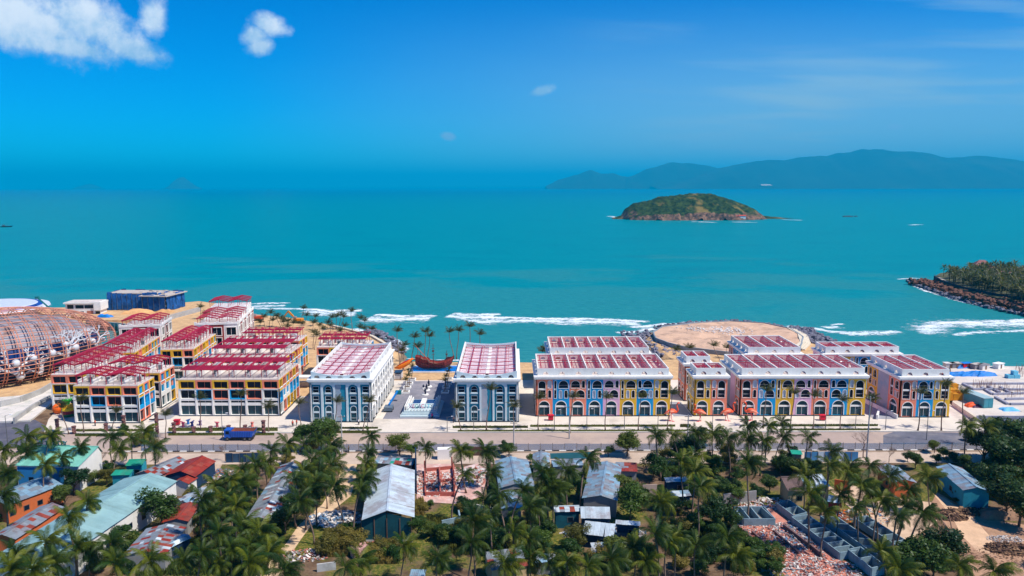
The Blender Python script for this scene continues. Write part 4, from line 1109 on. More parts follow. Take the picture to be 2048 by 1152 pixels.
rocks('shore_rocks', ((1270, 666), (1292, 680), (1305, 700), (1330, 716)), 420, .35, .9, ROCKB, 'grey boulders left of the round sand fill', wid=15)
rocks('shore_rocks', ((1595, 660), (1625, 676), (1655, 694), (1700, 708)), 520, .5, 1.3, ROCKB, 'grey boulders right of the round sand fill', wid=11)
rocks('shore_rocks', ((1310, 657), (1380, 649), (1470, 645), (1570, 656)), 260, .4, .9, ROCKB, 'dark boulders along the seaward rim of the sand fill', wid=3)
# round fill
mc = [G(u, v) for u, v in ((1312, 684), (1306, 672), (1325, 660), (1395, 652), (1460, 649), (1528, 653), (1580, 664), (1606, 682), (1600, 704), (1540, 716), (1450, 712), (1370, 702), (1335, 693))]
cx_ = sum((p for p in mc), Vector()) / len(mc); k = MB(); vs = []; fs = []; nr_ = 7
loop = jitter_loop([(p.x, p.y) for p in mc], 3, .3); n = len(loop)
for r_ in range(nr_ + 1):
    f = 1 - r_ / (nr_ + .6)
    for p in loop:
        q = Vector((cx_.x + (p[0] - cx_.x) * f, cx_.y + (p[1] - cx_.y) * f, 0)); z = 1.3 + (.9 * noise.fractal(Vector((q.x * .12, q.y * .12, 3)), 1, 2, 4) if r_ else 0)
        vs.append((q.x, q.y, z))
for r_ in range(nr_):
    for i in range(n): fs.append((r_ * n + i, r_ * n + (i + 1) % n, (r_ + 1) * n + (i + 1) % n, (r_ + 1) * n + i))
fs.append(tuple(nr_ * n + i for i in range(n)))
tag(k.add(vs, fs).build('sand_fill', mat('fill_sand', (200, 164, 136), .95, .12, .3, bump=.4, dirt=(160, 130, 110), dirtamt=.8, dscale=.14)), None, None, None, 'structure')
k = MB(); zz = []
for i in range(n):
    a, b = loop[i], loop[(i + 1) % n]; k.bar((a[0], a[1], .2), (b[0], b[1], .2), .5, 3.0)
fw = tag(k.build('fill_wall', mat('fill_wall_grey', (132, 142, 148), .9, .2, .4, bump=.15)), 'grey retaining wall round the circular sand fill', 'wall')
pp = [G(u, v) for u, v in ((1590, 662), (1612, 674), (1618, 690), (1606, 702))]; k = MB()
for a, b in zip(pp, pp[1:]):
    for j in range(4): k.bar(a + Vector((-1.2 * j, -.4 * j, .3 + .35 * j)), b + Vector((-1.2 * j, -.4 * j, .3 + .35 * j)), 1.3, .5)
tag(k.build('stepped_revetment', RIM), 'pale stepped revetment at the right rim of the sand fill', 'revetment')
def debris(label, px, spread, n, cols, seed, hmax=.5, name='rubble', smin=.15, smax=.6):
    rr = random.Random(seed); c = G(*px); ks = [MB() for _ in cols]
    for _ in range(n):
        a, r_ = rr.uniform(0, 2 * PI), math.sqrt(rr.random()); x, y = c.x + spread[0] * r_ * math.cos(a), c.y + spread[1] * r_ * math.sin(a)
        s_ = rr.uniform(smin, smax); k = rr.choice(ks); z = hmax * (1 - r_) * rr.random() + .05; d = Vector((rr.uniform(-1, 1), rr.uniform(-1, 1), rr.uniform(-.4, .4))).normalized()
        k.bar(Vector((x, y, z + c.z)) - d * s_, Vector((x, y, z + c.z)) + d * s_, s_ * rr.uniform(.4, 1.2), s_ * rr.uniform(.15, .5))
    root = tag(inst(None, name, None, (0, 0, 0)), label, 'rubble', 'heaps of demolition rubble', 'stuff')
    for k, m in zip(ks, cols): tag(k.build('debris', m, root), kind='stuff')
DW = mat('debris_white', (214, 206, 198), .9, .15, .8); DP = mat('debris_brick', (178, 108, 92), .9, .2, .8); DG = mat('debris_grey', (132, 126, 126), .9, .2, .8); DB_ = mat('debris_blue', (86, 116, 146), .8, .2, .8)
for px, n, q in (((1450, 668), 160, 'middle'), ((1400, 664), 90, 'left')):
    rr = random.Random(n); c = G(*px); k = MB()
    for _ in range(n):
        p = c + Vector((rr.gauss(0, 5), rr.gauss(0, 4), 1.5)); s_ = rr.uniform(.15, .55); k.sphere(p, s_, 5, 3, (1.2, 1, .6))
    tag(k.build('spoil_stones', DW), 'pale stones strewn over the %s of the sand fill' % q, 'rubble', None, 'stuff')

# ------------------------------------------------------------------ rocky headland at right
hp = [tuple(G(u, v)[:2]) for u, v in ((1868, 560), (1880, 553), (1930, 546), (2100, 540), (2300, 545), (2300, 690), (2120, 640), (2048, 612), (1990, 603), (1930, 588), (1890, 576))]
tag(MB().prism(hp, SEA - .6, 1.8).build('peninsula', mat('peninsula_soil', (84, 84, 56), .95, .25, .05, bump=.3)), None, None, None, 'structure')
rocks('revetment_rocks', ((1840, 566), (1875, 574), (1930, 592), (1990, 608), (2060, 622), (2120, 640)), 1300, .6, 1.6, ROCKR, 'brown boulder slope along the headland', -2.2, 1.4, 17)
rocks('revetment_rocks', ((1822, 561), (1845, 572), (1910, 594), (1990, 615), (2060, 630)), 420, .5, 1.3, ROCKB, 'dark wet boulders at the waterline of the headland', -2.4, -1, 6)
pp = [G(u, v) for u, v in ((1868, 562), (1884, 572), (1926, 585), (1988, 599), (2048, 609), (2120, 626))]; k = MB(); k2 = MB()
for a, b in zip(pp, pp[1:]):
    k.bar(a + Vector((0, 0, 1.6)), b + Vector((0, 0, 1.6)), .6, 3.2)
    d = (b - a).normalized(); nn = Vector((-d.y, d.x, 0)) * 2.4
    k2.bar(a + nn + Vector((0, 0, 1.85)), b + nn + Vector((0, 0, 1.85)), 3.6, .2)
t = thing('promenade_wall', 'dark sea wall and pale promenade on the headland', 'wall'); k.build('wall', mat('dark_seawall', (58, 62, 68), .9), t); k2.build('walkway', RIM, t)
k = MB()
for a, b in zip(pp, pp[1:]):
    d = (b - a); m_ = int(d.length / 3)
    for i in range(m_): k.bar(a.lerp(b, i / m_) + Vector((0, 0, 3.2)), a.lerp(b, i / m_) + Vector((0, 0, 4.2)), .1)
    k.bar(a + Vector((0, 0, 4.2)), b + Vector((0, 0, 4.2)), .1)
k.build('railing', STEEL, t)
VR = mat('villa_tile', (140, 92, 88), .85, .15, .5)
for i, (u, v, w, d) in enumerate(((2005, 574, 15, 11), (1975, 560, 13, 9), (2040, 566, 15, 11), (1962, 548, 10, 8))):
    c = G(u, v); t = thing('hip_roof_villa', ('brown hip roofed villa nearest the promenade', 'brown hip roofed villa between the headland palms', 'brown hip roofed villa at the right edge of the headland', 'small brown roofed villa deepest in the headland palms')[i], 'house', (c.x, c.y, 1.8), R(-14), 'villas on the headland')
    MB().box(-w / 2, -d / 2, 0, w / 2, d / 2, 4.2).build('wall', mat('villa_wall', (196, 180, 160), .9), t)
    MB().add([(-w / 2 - 1, -d / 2 - 1, 4.2), (w / 2 + 1, -d / 2 - 1, 4.2), (w / 2 + 1, d / 2 + 1, 4.2), (-w / 2 - 1, d / 2 + 1, 4.2), (-w / 5, 0, 8), (w / 5, 0, 8)], [(0, 1, 5, 4), (1, 2, 5), (2, 3, 4, 5), (3, 0, 4)]).build('roof', VR, t)
    for x in (-w / 4, w / 4): o = MB().box(x - 1.1, -d / 2 - .08, .6, x + 1.1, -d / 2 + .02, 2.6).build('window', WOOD, t); MB().box(x - .9, -d / 2 - .12, .8, x + .9, -d / 2 - .07, 2.4).build('pane', GLASS, o)

# ------------------------------------------------------------------ ship on the plaza
pc = G(871, 740)
pool = tag(MB().box(-8.8, -4.2, .1, 9.6, 4.6, .38).build('pool_basin', mat('pool_blue', (10, 118, 206), .25, .15, .3, spec=.5), None, (pc.x, pc.y, 0)), 'bright blue pool basin under the pirate ship', 'pool')
k = MB(); 
for a in ((-9.1, -4.5, .1, 9.9, -4.2, .6), (-9.1, 4.6, .1, 9.9, 4.9, .6), (-9.1, -4.2, .1, -8.8, 4.6, .6), (9.6, -4.2, .1, 9.9, 4.6, .6)): k.box(*a)
k.build('pool_edge', WHITE, pool)
SHIP = mat('ship_red', (156, 62, 56), .75, .2, .8, rnd=.05); SHIPD = mat('ship_dark', (92, 40, 38), .8, .2, .8)
ship = thing('pirate_ship', 'red brown wooden pirate ship standing in the blue pool', 'ship', (pc.x - .2, pc.y, .38))
Ls_ = 13.8; st = []
for i in range(29):
    s_ = i / 28; x = (s_ - .5) * Ls_
    sheer = interp([(0, 4.9), (.17, 4.5), (.18, 4.0), (.34, 3.7), (.36, 2.9), (.55, 2.5), (.74, 2.9), (.80, 3.9), (.92, 4.3), (1, 4.9)], s_)
    keel = interp([(0, 1.7), (.08, .7), (.2, .15), (.6, .1), (.8, .5), (.92, 1.7), (1, 4.4)], s_)
    bm = interp([(0, 1.5), (.2, 2.0), (.5, 2.2), (.75, 1.8), (.9, .95), (1, .06)], s_)
    st.append((x, sheer, keel, bm))
vs, fs = [], []; Q = 9
for x, sh, ke, bm in st:
    for q in range(Q):
        a = -1 + 2 * q / (Q - 1); yy = bm * math.copysign(abs(a) ** .55, a); zz = ke + (sh - ke) * abs(a) ** 1.7
        vs.append((x, yy, zz))
for i in range(28):
    for q in range(Q - 1): fs.append((i * Q + q, (i + 1) * Q + q, (i + 1) * Q + q + 1, i * Q + q + 1))
fs.append(tuple(range(Q)))
MB().add(vs, fs).build('hull', SHIP, ship)
vs, fs = [], []
for x, sh, ke, bm in st: vs += [(x, -bm * .96, max(ke, sh - .75)), (x, bm * .96, max(ke, sh - .75))]
for i in range(28): fs.append((2 * i, 2 * i + 1, 2 * i + 3, 2 * i + 2))
MB().add(vs, fs).build('deck', WOOD, ship)
for f in (.35, .55, .75, 1.0):
    for sg in (-1, 1):
        MB().tube([(x, sg * (bm * (f ** .55) + .03), ke + (sh - ke) * f ** 1.7) for x, sh, ke, bm in st], .085, 4).build('strake', SHIPD, ship)
for i in range(3, 25, 2):
    x, sh, ke, bm = st[i]; k = MB()
    k.tube([(x, -(bm * (f ** .55) + .03), ke + (sh - ke) * f ** 1.7) for f in (.3, .5, .7, .85, 1)], .06, 4); k.build('frame_rib', SHIPD, ship)
for x in (-4.6, -3.4, -.4, .9): MB().box(x, -2.32, 1.9, x + .7, -2.0, 2.4).build('gun_port', SHIPD, ship)
for x, z0, hgt, sp in ((-.6, 1.8, 7.4, 2.6), (4.2, 2.4, 4.4, 1.9), (-5.2, 4.2, 2.0, 0)):
    mm = MB().tube([(x, 0, z0), (x, 0, z0 + hgt)], [.14, .07], 6).build('mast', SHIPD, ship)
    if sp:
        for f in (.5, .8): MB().tube([(x - .5, -sp * (1.2 - f) * .9, z0 + hgt * f), (x + .5, sp * (1.2 - f) * .9, z0 + hgt * f - .3)], .07, 5).build('spar', SHIPD, mm)
        MB().tube([(x, 0, z0 + hgt * .62), (x, 0, z0 + hgt * .68)], .4, 8).build('crow_nest', SHIPD, mm)
MB().tube([(-2.6, 0, 3.6), (-6.9, 0, 8.6)], [.15, .07], 6).build('bowsprit', mat('spar_orange', (196, 110, 78), .7), ship)

# chilli shaped slide by the beach
sp_ = G(806, 741); k = MB()
t = thing('leaf_sculpture', 'orange and red fish shaped sculpture by the beach behind the left blue building', 'sculpture', (sp_.x, sp_.y, .1))
MB().tube([(-3, 0, .9), (-1.5, 0, 1.2), (0, 0, 1.9), (2, 0, 3.0), (3.2, 0, 4.2), (4.6, 0, 4.0)], [.2, .75, .95, .8, .4, .08], 9).build('body', mat('fish_orange', (238, 128, 24), .5), t, smooth=True)
MB().tube([(-2, -.3, 1.8), (.4, -.2, 2.9), (2.4, -.1, 3.8), (3.6, 0, 4.6)], [.1, .35, .35, .1], 7).build('fin', mat('fish_red', (206, 40, 30), .5), t, smooth=True)
MB().tube([(0, 0, 0), (0, 0, 1.4)], .3, 7).build('stand', CONC, t)

# ------------------------------------------------------------------ plaza monument with letters
MON = mat('monument_stone', (184, 200, 202), .7, .06, .4)
mo = thing('plaza_monument', 'white stepped monument with coloured letters at the front of the plaza', 'monument', (-26.3, 205.8, .16))
for i, (y0_, y1_, z_, w0) in enumerate(((0, 15.5, .35, 5.6), (1.4, 15, .75, 5.2), (2.2, 14.5, 1.15, 4.8))): MB().box(-w0, y0_, 0 if i == 0 else z_ - .4, w0, y1_, z_).build('step', MON, mo)
k = MB(); k.add([(-4.2, 3.0, 1.15), (4.2, 3.0, 1.15), (4.2, 6.2, 2.3), (-4.2, 6.2, 2.3), (-4.2, 6.2, 1.15), (4.2, 6.2, 1.15)], [(0, 1, 2, 3), (3, 2, 5, 4), (0, 3, 4), (1, 5, 2)]); k.build('sign_slope', MON, mo)
MB().box(-3.2, 6.6, 1.15, 3.2, 13.5, 1.35).build('pool', mat('plaza_pool', (46, 60, 96), .15, .2, .4, spec=.6), mo)
MB().box(-.7, 6.6, 1.3, .7, 13.5, 1.8).build('fountain_bar', WHITE, mo)
for x in (-4.6, -4.1, -3.5, 3.5, 4.1, 4.6): MB().box(x - .12, 3.0, 1.15, x + .12, 14.4, 2.35 if abs(x) > 4 else 1.9).build('fin', WHITE, mo)
for j in range(7): MB().box(-2.7 + j * .9 - .06, 2.4, 1.15, -2.7 + j * .9 + .06, 3.0, 1.5).build('post', CONC, mo)
def text_mesh(ch, size, ext, m):
    cu = bpy.data.curves.new('letter', 'FONT'); cu.body = ch; cu.size = size; cu.extrude = ext; cu.align_x = 'CENTER'; cu.resolution_u = 2
    o = bpy.data.objects.new('tmp', cu); col.objects.link(o); bpy.context.view_layer.update()
    me = bpy.data.meshes.new_from_object(o.evaluated_get(bpy.context.evaluated_depsgraph_get())); bpy.data.objects.remove(o); bpy.data.curves.remove(cu)
    me.materials.clear(); me.materials.append(m); return me
LC = [mat('letter_' + n_, c_, .4, .05) for n_, c_ in (('plum', (110, 40, 120)), ('magenta', (150, 30, 90)), ('green', (40, 120, 110)), ('navy', (40, 60, 110)), ('rose', (196, 70, 110)), ('teal', (20, 110, 120)), ('cyan', (60, 180, 200)), ('grey', (90, 100, 120)))]
for j, ch in enumerate('VEGACITY'):
    inst(text_mesh(ch, 1.45, .1, LC[j]), 'letter', mo, (-3.1 + j * .88, 3.9, 1.72), (R(62), 0, 0))
# statues with round bases
BRZ = mat('bronze', (44, 50, 74), .4, .2, 1, metal=.5)
for i, (u, v, hgt) in enumerate(((850, 790, 2.2), (853, 781, 2.1), (857, 774, 2.4), (846.5, 777, 1.2))):
    c = G(u, v); t = thing('plaza_statue', ('dark statue on the nearest round plinth of the plaza', 'dark statue on the middle round plinth', 'tall dark statue farthest from the monument', 'small dark statue left of the others')[i], 'statue', (c.x, c.y, .16), 0, 'dark plaza statues')
    MB().tube([(0, 0, 0), (0, 0, .25)], [1.15 if i < 3 else .6, 1.1 if i < 3 else .55], 18).build('plinth', WHITE, t)
    MB().tube([(0, 0, .25), (.1, 0, hgt * .3), (-.05, 0, hgt * .6), (.05, 0, hgt * .8), (0, 0, hgt * .88), (0, 0, hgt)], [.34, .24, .36, .28, .12, .2], 8).build('figure', BRZ, t, smooth=True)
# glass lift house and dark pavilion
c = G(797, 757); t = thing('plaza_kiosk', 'small dark roofed kiosk between left blue building and plaza palms', 'kiosk', (c.x, c.y, .15))
MB().box(-1.3, -1.8, 2.3, 1.3, 1.8, 2.5).build('roof', mat('kiosk_roof', (44, 66, 88), .4), t)
for x in (-1.15, 1.15):
    for y in (-1.6, 1.6): MB().box(x - .08, y - .08, 0, x + .08, y + .08, 2.3).build('post', WHITE, t)
MB().box(-1.1, -1.5, 0, 1.1, 1.5, 1.9).build('counter', mat('kiosk_wall', (196, 190, 190), .7), t)
# boom lift
c = G(777, 822); t = thing('boom_lift', 'blue boom lift parked on the plaza beside the left blue building', 'lift', (c.x, c.y, .15))
BL = mat('lift_blue', (10, 110, 180), .4)
MB().box(-1.2, -1.6, .4, 1.2, 1.6, 1.4).build('chassis', mat('lift_grey', (96, 110, 122), .5), t)
for x in (-1.1, 1.1):
    for y in (-1.1, 1.1): MB().tube([(x - .15, y, .45), (x + .15, y, .45)], .45, 10).build('wheel', KB, t)
MB().bar((0, .5, 1.6), (1.2, 9.5, 3.2), .45, .5).build('boom', BL, t); MB().box(.5, 9.4, 2.2, 2.2, 10.6, 3.3).build('basket', CR, t)
# small gateway between colour block and blue building
c = G(612, 774); t = thing('gateway_frame', 'white concrete gateway frame left of the blue arcaded building', 'gateway', (c.x - .5, c.y, .14))
for x in (-2.6, 2.4): MB().box(x - .25, -.3, 0, x + .25, .3, 3.2).build('post', WHITE, t)
MB().box(-3.1, -1.6, 3.2, 3.0, 1.6, 3.7).build('beam', WHITE, t); MB().box(-2.2, .4, 0, 2.0, 2.4, 1.5).build('stall', CONC, t)

# ------------------------------------------------------------------ flamingos
FL1 = mat('flamingo_orange', (244, 92, 50), .55, .12, .7); FL2 = mat('flamingo_wing', (250, 148, 116), .6, .15, 1.2); FL3 = mat('flamingo_leg', (226, 84, 96), .5); FLB = mat('flamingo_beak', (40, 34, 36), .5)
def flamingo(label, px, f, curl):
    c = G(*px); t = thing('flamingo_sculpture', label, 'sculpture', (c.x, c.y, .14), 0, 'giant flamingo sculptures')
    X = lambda a: [(f * p[0], p[1], p[2]) for p in a]
    body = [(-2.0, 0, 2.25), (-1.5, 0, 2.45), (-.9, 0, 2.75), (-.2, 0, 2.95), (.5, 0, 2.9), (.95, 0, 2.7), (1.25, 0, 2.6)]
    br_ = [.06, .28, .52, .66, .62, .45, .26]
    neck = [(1.4, 0, 2.75), (1.55, 0, 3.1), (1.45, 0, 3.5), (1.15, 0, 3.85), (.95, 0, 4.2), (1.0, 0, 4.6), (1.25, 0, 4.85), (1.5, 0, 4.82)] if curl else [(1.45, 0, 2.8), (1.62, 0, 3.2), (1.55, 0, 3.7), (1.35, 0, 4.2), (1.3, 0, 4.7), (1.45, 0, 5.1), (1.75, 0, 5.25), (1.98, 0, 5.15)]
    nr2 = [.24, .22, .2, .18, .17, .17, .22, .2]
    MB().tube(X(body + neck), br_ + nr2, 10).build('body', FL1, t, smooth=True)
    e = neck[-1]; MB().tube(X([(e[0] + .1, 0, e[2]), (e[0] + .4, 0, e[2] - .1), (e[0] + .5, 0, e[2] - .4)]), [.14, .11, .03], 7).build('beak', FLB, t, smooth=True)
    for y in (-1, 1): MB().tube(X([(-2.1, y * .2, 2.1), (-1.4, y * .42, 2.5), (-.4, y * .6, 2.95), (.5, y * .5, 2.95)]), [.05, .26, .34, .15], 8).build('wing', FL2, t, smooth=True)
    for y, kx in ((-.25, .0), (.25, -.75)):
        MB().tube(X([(.0, y, 2.5), (-.25 + kx * .4, y, 1.3), (.1 + kx, y, .1)]), [.12, .09, .07], 6).build('leg', FL3, t)
        MB().box(min(f * (.1 + kx - .1), f * (.1 + kx + .55)), y - .2, 0, max(f * (.1 + kx - .1), f * (.1 + kx + .55)), y + .2, .1).build('foot', FL3, t)
flamingo('leftmost flamingo sculpture, facing right beside the yellow end bay', (1343, 844), 1, 0)
flamingo('flamingo sculpture facing left before the yellow bay of the narrow building', (1397, 844.5), -1, 1)
flamingo('flamingo sculpture facing right between narrow and seven bay buildings', (1455, 843.5), 1, 0)
flamingo('rightmost flamingo sculpture, facing left before the pink end bay', (1500, 843), -1, 0)

# pineapple sculpture
c = G(137, 832); t = thing('pineapple_sculpture', 'giant striped pineapple sculpture left of the four bay building', 'sculpture', (c.x, c.y, .14))
for j, (z, r_, cc) in enumerate(((.2, 1.5, (40, 110, 60)), (1.0, 1.9, (150, 30, 40)), (1.8, 1.8, (240, 190, 20)), (2.6, 1.4, (230, 170, 30)))): MB().tube([(0, 0, z), (0, 0, z + .45), (0, 0, z + .9)], [r_ * .92, r_, r_ * .9], 14).build('band', mat('pine_%d' % j, cc, .5), t)
for j in range(13):
    a = j * 2.4; MB().tube([(0, 0, 3.4), (math.cos(a) * .6, math.sin(a) * .6, 4.5), (math.cos(a) * 1.5, math.sin(a) * 1.5, 5.0 + .3 * (j % 3))], [.3, .24, .03], 5).build('leaf', mat('pine_leaf', (20, 170, 50), .5), t)
c = G(116, 826); t = thing('fruit_sculpture', 'round orange fruit sculpture beside the striped pineapple', 'sculpture', (c.x, c.y, .14))
MB().sphere((0, 0, 1.5), 1.5, 14, 9).build('fruit', mat('fruit_orange', (240, 104, 20), .5), t, smooth=True); MB().tube([(0, 0, 2.9), (.3, 0, 3.6)], .15, 6).build('stalk', WOOD, t)

# ------------------------------------------------------------------ totems, lamps, poles, seats along the boulevard
TOT = mat('totem_wood', (112, 76, 74), .8, .3, 2.2)
def totem(label, px, h, wings=False):
    c = G(*px); t = thing('totem_pole', label, 'totem', (c.x, c.y, .1), 0, 'carved totem poles')
    n = max(3, int(h / .7)); pts, rad = [], []
    for j in range(n * 2 + 1): pts.append((0, 0, h * j / (n * 2))); rad.append(.42 if j % 2 == 0 else .52)
    MB().tube(pts, rad, 9).build('post', TOT, t)
    MB().tube([(0, 0, h), (0, 0, h + .25)], [.6, .62], 9).build('cap', TOT, t)
    if wings: 
        for s_ in (-1, 1): MB().bar((0, 0, h * .72), (s_ * 1.9, 0, h * .74), .3, .32).build('wing', TOT, t)
    for z in (h * .35, h * .7): MB().box(-.2, -.6, z, .2, -.4, z + .35).build('face', mat('totem_face', (170, 120, 100), .8), t)
totem('tall winged totem pole at the street corner', (314, 866), 5.2, True)
for i, (u, v, h, q) in enumerate(((248, 856, 3.4, 'totem in front of the four bay building'), (212, 862, 1.9, 'short totem left of the winged one'), (348, 866, 2.7, 'totem just right of the winged one'), (527, 866, 3.2, 'tall totem near the street trees by the six bay building'), (387, 865, 1.4, 'first of the low totem stumps'), (421, 864, 1.4, 'second of the low totem stumps'), (457, 863, 1.5, 'third of the low totem stumps'), (490, 861, 1.3, 'fourth of the low totem stumps'), (115, 862, 3.2, 'leftmost totem near the side street'), (148, 866, 1.8, 'short totem next to the leftmost one'))): totem(q, (u, v), h)
LAMPH = mat('lamp_white', (230, 230, 228), .4)
def lamp(label, px, h, arm=1.2):
    c = G(*px); t = thing('street_lamp', label, 'street lamp', (c.x, c.y, .1), 0, 'street lamps along the boulevard')
    MB().tube([(0, 0, 0), (0, 0, h)], [.11, .06], 7).build('pole', STEEL, t)
    if arm: MB().bar((0, 0, h), (arm, 0, h + .3), .07).build('arm', STEEL, t); MB().box(arm - .1, -.15, h + .2, arm + .5, .15, h + .34).build('lamp_head', LAMPH, t)
for i, (u, v, h) in enumerate(((445, 880, 7), (656, 862, 4.5), (735, 862, 5.5), (894, 864, 4), (947, 862, 5.5), (1108, 862, 5.5), (1173, 860, 5.5), (1248, 860, 5.5), (1315, 860, 6), (1424, 862, 5.5), (1650, 860, 5.5), (1710, 860, 5.5), (1770, 862, 5), (1852, 882, 7.5), (16, 900, 9))):
    lamp('street lamp number %s counted from the left along the boulevard' % ('two three four five six seven eight nine ten eleven twelve thirteen fourteen fifteen one'.split()[i]), (u, v), h)
def utility(label, px, h):
    c = G(*px); t = thing('utility_pole', label, 'pole', (c.x, c.y, 0), 0, 'concrete utility poles')
    MB().tube([(0, 0, 0), (0, 0, h)], [.2, .12], 8).build('pole', CONC, t); MB().bar((-.9, 0, h - .5), (.9, 0, h - .5), .12).build('crossarm', WOOD, t)
    for x in (-.8, 0, .8): MB().tube([(x, 0, h - .45), (x, 0, h - .15)], .06, 6).build('insulator', LAMPH, t)
for u, v, h, q in ((684, 908, 10, 'left'), (1374, 900, 9, 'middle'), (1732, 925, 16, 'right, tallest'), (1027, 888, 6, 'in front of right blue building'), (1138, 878, 9, 'in front of the pink bay')): utility('concrete utility pole beside the road, ' + q, (u, v), h)
k = MB()
# red kiosks, seats, planters
RK = mat('kiosk_red', (206, 24, 54), .5)
for u, v, q in ((1101, 842, 'left of the palms before the eight bay building'), (1644, 843, 'before the seven bay building'), (354, 850, 'beside the totem poles')):
    c = G(u, v); t = thing('ticket_booth', 'small bright red booth ' + q, 'booth', (c.x, c.y, .14), 0, 'red booths on the pavement')
    MB().box(-.7, -.5, .3, .7, .5, 1.5).build('booth', RK, t); MB().box(-.85, -.65, 1.5, .85, .65, 1.62).build('roof', RK, t)
    for x in (-.55, .55): MB().box(x - .06, -.4, 0, x + .06, .4, .3).build('leg', STEEL, t)
for i, (u, v, cc) in enumerate(((376, 848, (40, 110, 180)), (384, 852, (40, 50, 120)), (400, 850, (90, 50, 140)), (366, 853, (220, 90, 120)), (434, 853, (200, 90, 110)), (504, 853, (220, 120, 110)))):
    c = G(u, v); t = thing('play_sculpture', ('light blue', 'navy', 'purple', 'pink', 'rose', 'coral')[i] + ' small sculpture on the pavement near the totems', 'sculpture', (c.x, c.y, .14), i, 'small coloured sculptures'); m_ = mat('play_%d' % i, cc, .5)
    MB().tube([(0, 0, 0), (0, 0, .8), (0, 0, 1.2)], [.4, .3, .5], 8).build('body', m_, t); MB().bar((-.6, 0, 1.1), (.7, 0, 1.5), .2).build('arm', m_, t)
# planters in the plaza
PLC = []
for i, (u, v) in enumerate(((811, 786), (814, 777), (818, 769), (824, 761), (890, 786), (892, 776), (896, 768), (898, 760))):
    c = G(u, v); PLC.append((c, i)); t = thing('palm_planter', 'white square palm planter, %s of the %s plaza row' % (('nearest', 'second', 'third', 'farthest')[i % 4], 'left' if i < 4 else 'right'), 'planter', (c.x, c.y, .15), 0, 'white planters on the plaza')
    k = MB()
    for a in ((-1.2, -1.2, 0, 1.2, -.9, .6), (-1.2, .9, 0, 1.2, 1.2, .6), (-1.2, -.9, 0, -.9, .9, .6), (.9, -.9, 0, 1.2, .9, .6)): k.box(*a)
    k.build('rim', WHITE, t); MB().box(-.9, -.9, 0, .9, .9, .45).build('soil', mat('planter_soil', (92, 72, 56), .95), t)

# ------------------------------------------------------------------ blue tipper truck
c = G(480, 878); tr = thing('tipper_truck', 'blue tipper truck with open rusty load bed on the road', 'truck', (c.x, c.y, .04))
TB = mat('truck_blue', (10, 92, 190), .35, .1, .8, spec=.5); TRU = mat('truck_rust', (150, 88, 64), .8, .2, 1)
MB().box(-3.7, -1.2, .8, -2.0, 1.2, 2.9).build('cab', TB, tr)
o = MB().box(-3.74, -1.05, 1.9, -3.68, 1.05, 2.7).build('windscreen', GLASS, tr)
for y in (-1.22, 1.18): MB().box(-3.3, y, 1.8, -2.4, y + .04, 2.6).build('side_window', GLASS, tr)
MB().box(-3.6, -1.0, .55, 3.6, 1.0, .85).build('chassis', KB, tr)
k = MB(); k.add([(-1.9, -1.25, 1.0), (3.4, -1.25, 1.0), (4.1, -1.45, 2.7), (-1.9, -1.45, 2.7), (-1.9, 1.25, 1.0), (3.4, 1.25, 1.0), (4.1, 1.45, 2.7), (-1.9, 1.45, 2.7)], [(0, 1, 2, 3), (4, 7, 6, 5), (0, 3, 7, 4), (0, 4, 5, 1), (1, 5, 6, 2)]); k.build('bed', TB, tr)
k = MB(); k.add([(-1.85, -1.2, 1.1), (3.4, -1.2, 1.1), (4.05, -1.4, 2.68), (-1.85, -1.4, 2.68), (-1.85, 1.2, 1.1), (3.4, 1.2, 1.1), (4.05, 1.4, 2.68), (-1.85, 1.4, 2.68)], [(0, 1, 2, 3), (4, 7, 6, 5), (0, 3, 7, 4), (0, 4, 5, 1)]); k.build('bed_lining', TRU, tr)
for x in [-1.3 + .62 * j for j in range(8)]: MB().bar((x, -1.30, 1.05), (x + .25, -1.5, 2.7), .14, .14).build('bed_rib', TB, tr)
for x in (-2.9, 1.6, 2.9):
    for y in (-1.25, .95): w_ = MB().tube([(x, y, .52), (x, y + .3, .52)], .52, 12).build('wheel', KB, tr); MB().tube([(x, y - .02, .52), (x, y + .32, .52)], .25, 8).build('rim', STEEL, w_)

# ------------------------------------------------------------------ mesh fence along the median
FEN = seethrough('fence_mesh', (92, 132, 168), .42); 
fe = thing('mesh_fence', 'blue grey see through mesh fence along the road', 'fence', (0, 178.9, .1))
fpm = MB().box(.04, -.02, .1, 2.94, .02, 1.75).mesh('fence_panel', FEN); fpo = MB().box(-.05, -.05, 0, .05, .05, 1.95).mesh('fence_post', STEEL)
for j in range(73):
    x = -92 + j * 3.0
    if j < 72: inst(fpm, 'fence_panel', fe, (x, 0, random.uniform(-.06, .06)), (random.uniform(-.05, .05), 0, 0))
    inst(fpo, 'fence_post', fe, (x, 0, 0), (random.uniform(-.03, .03), 0, 0))

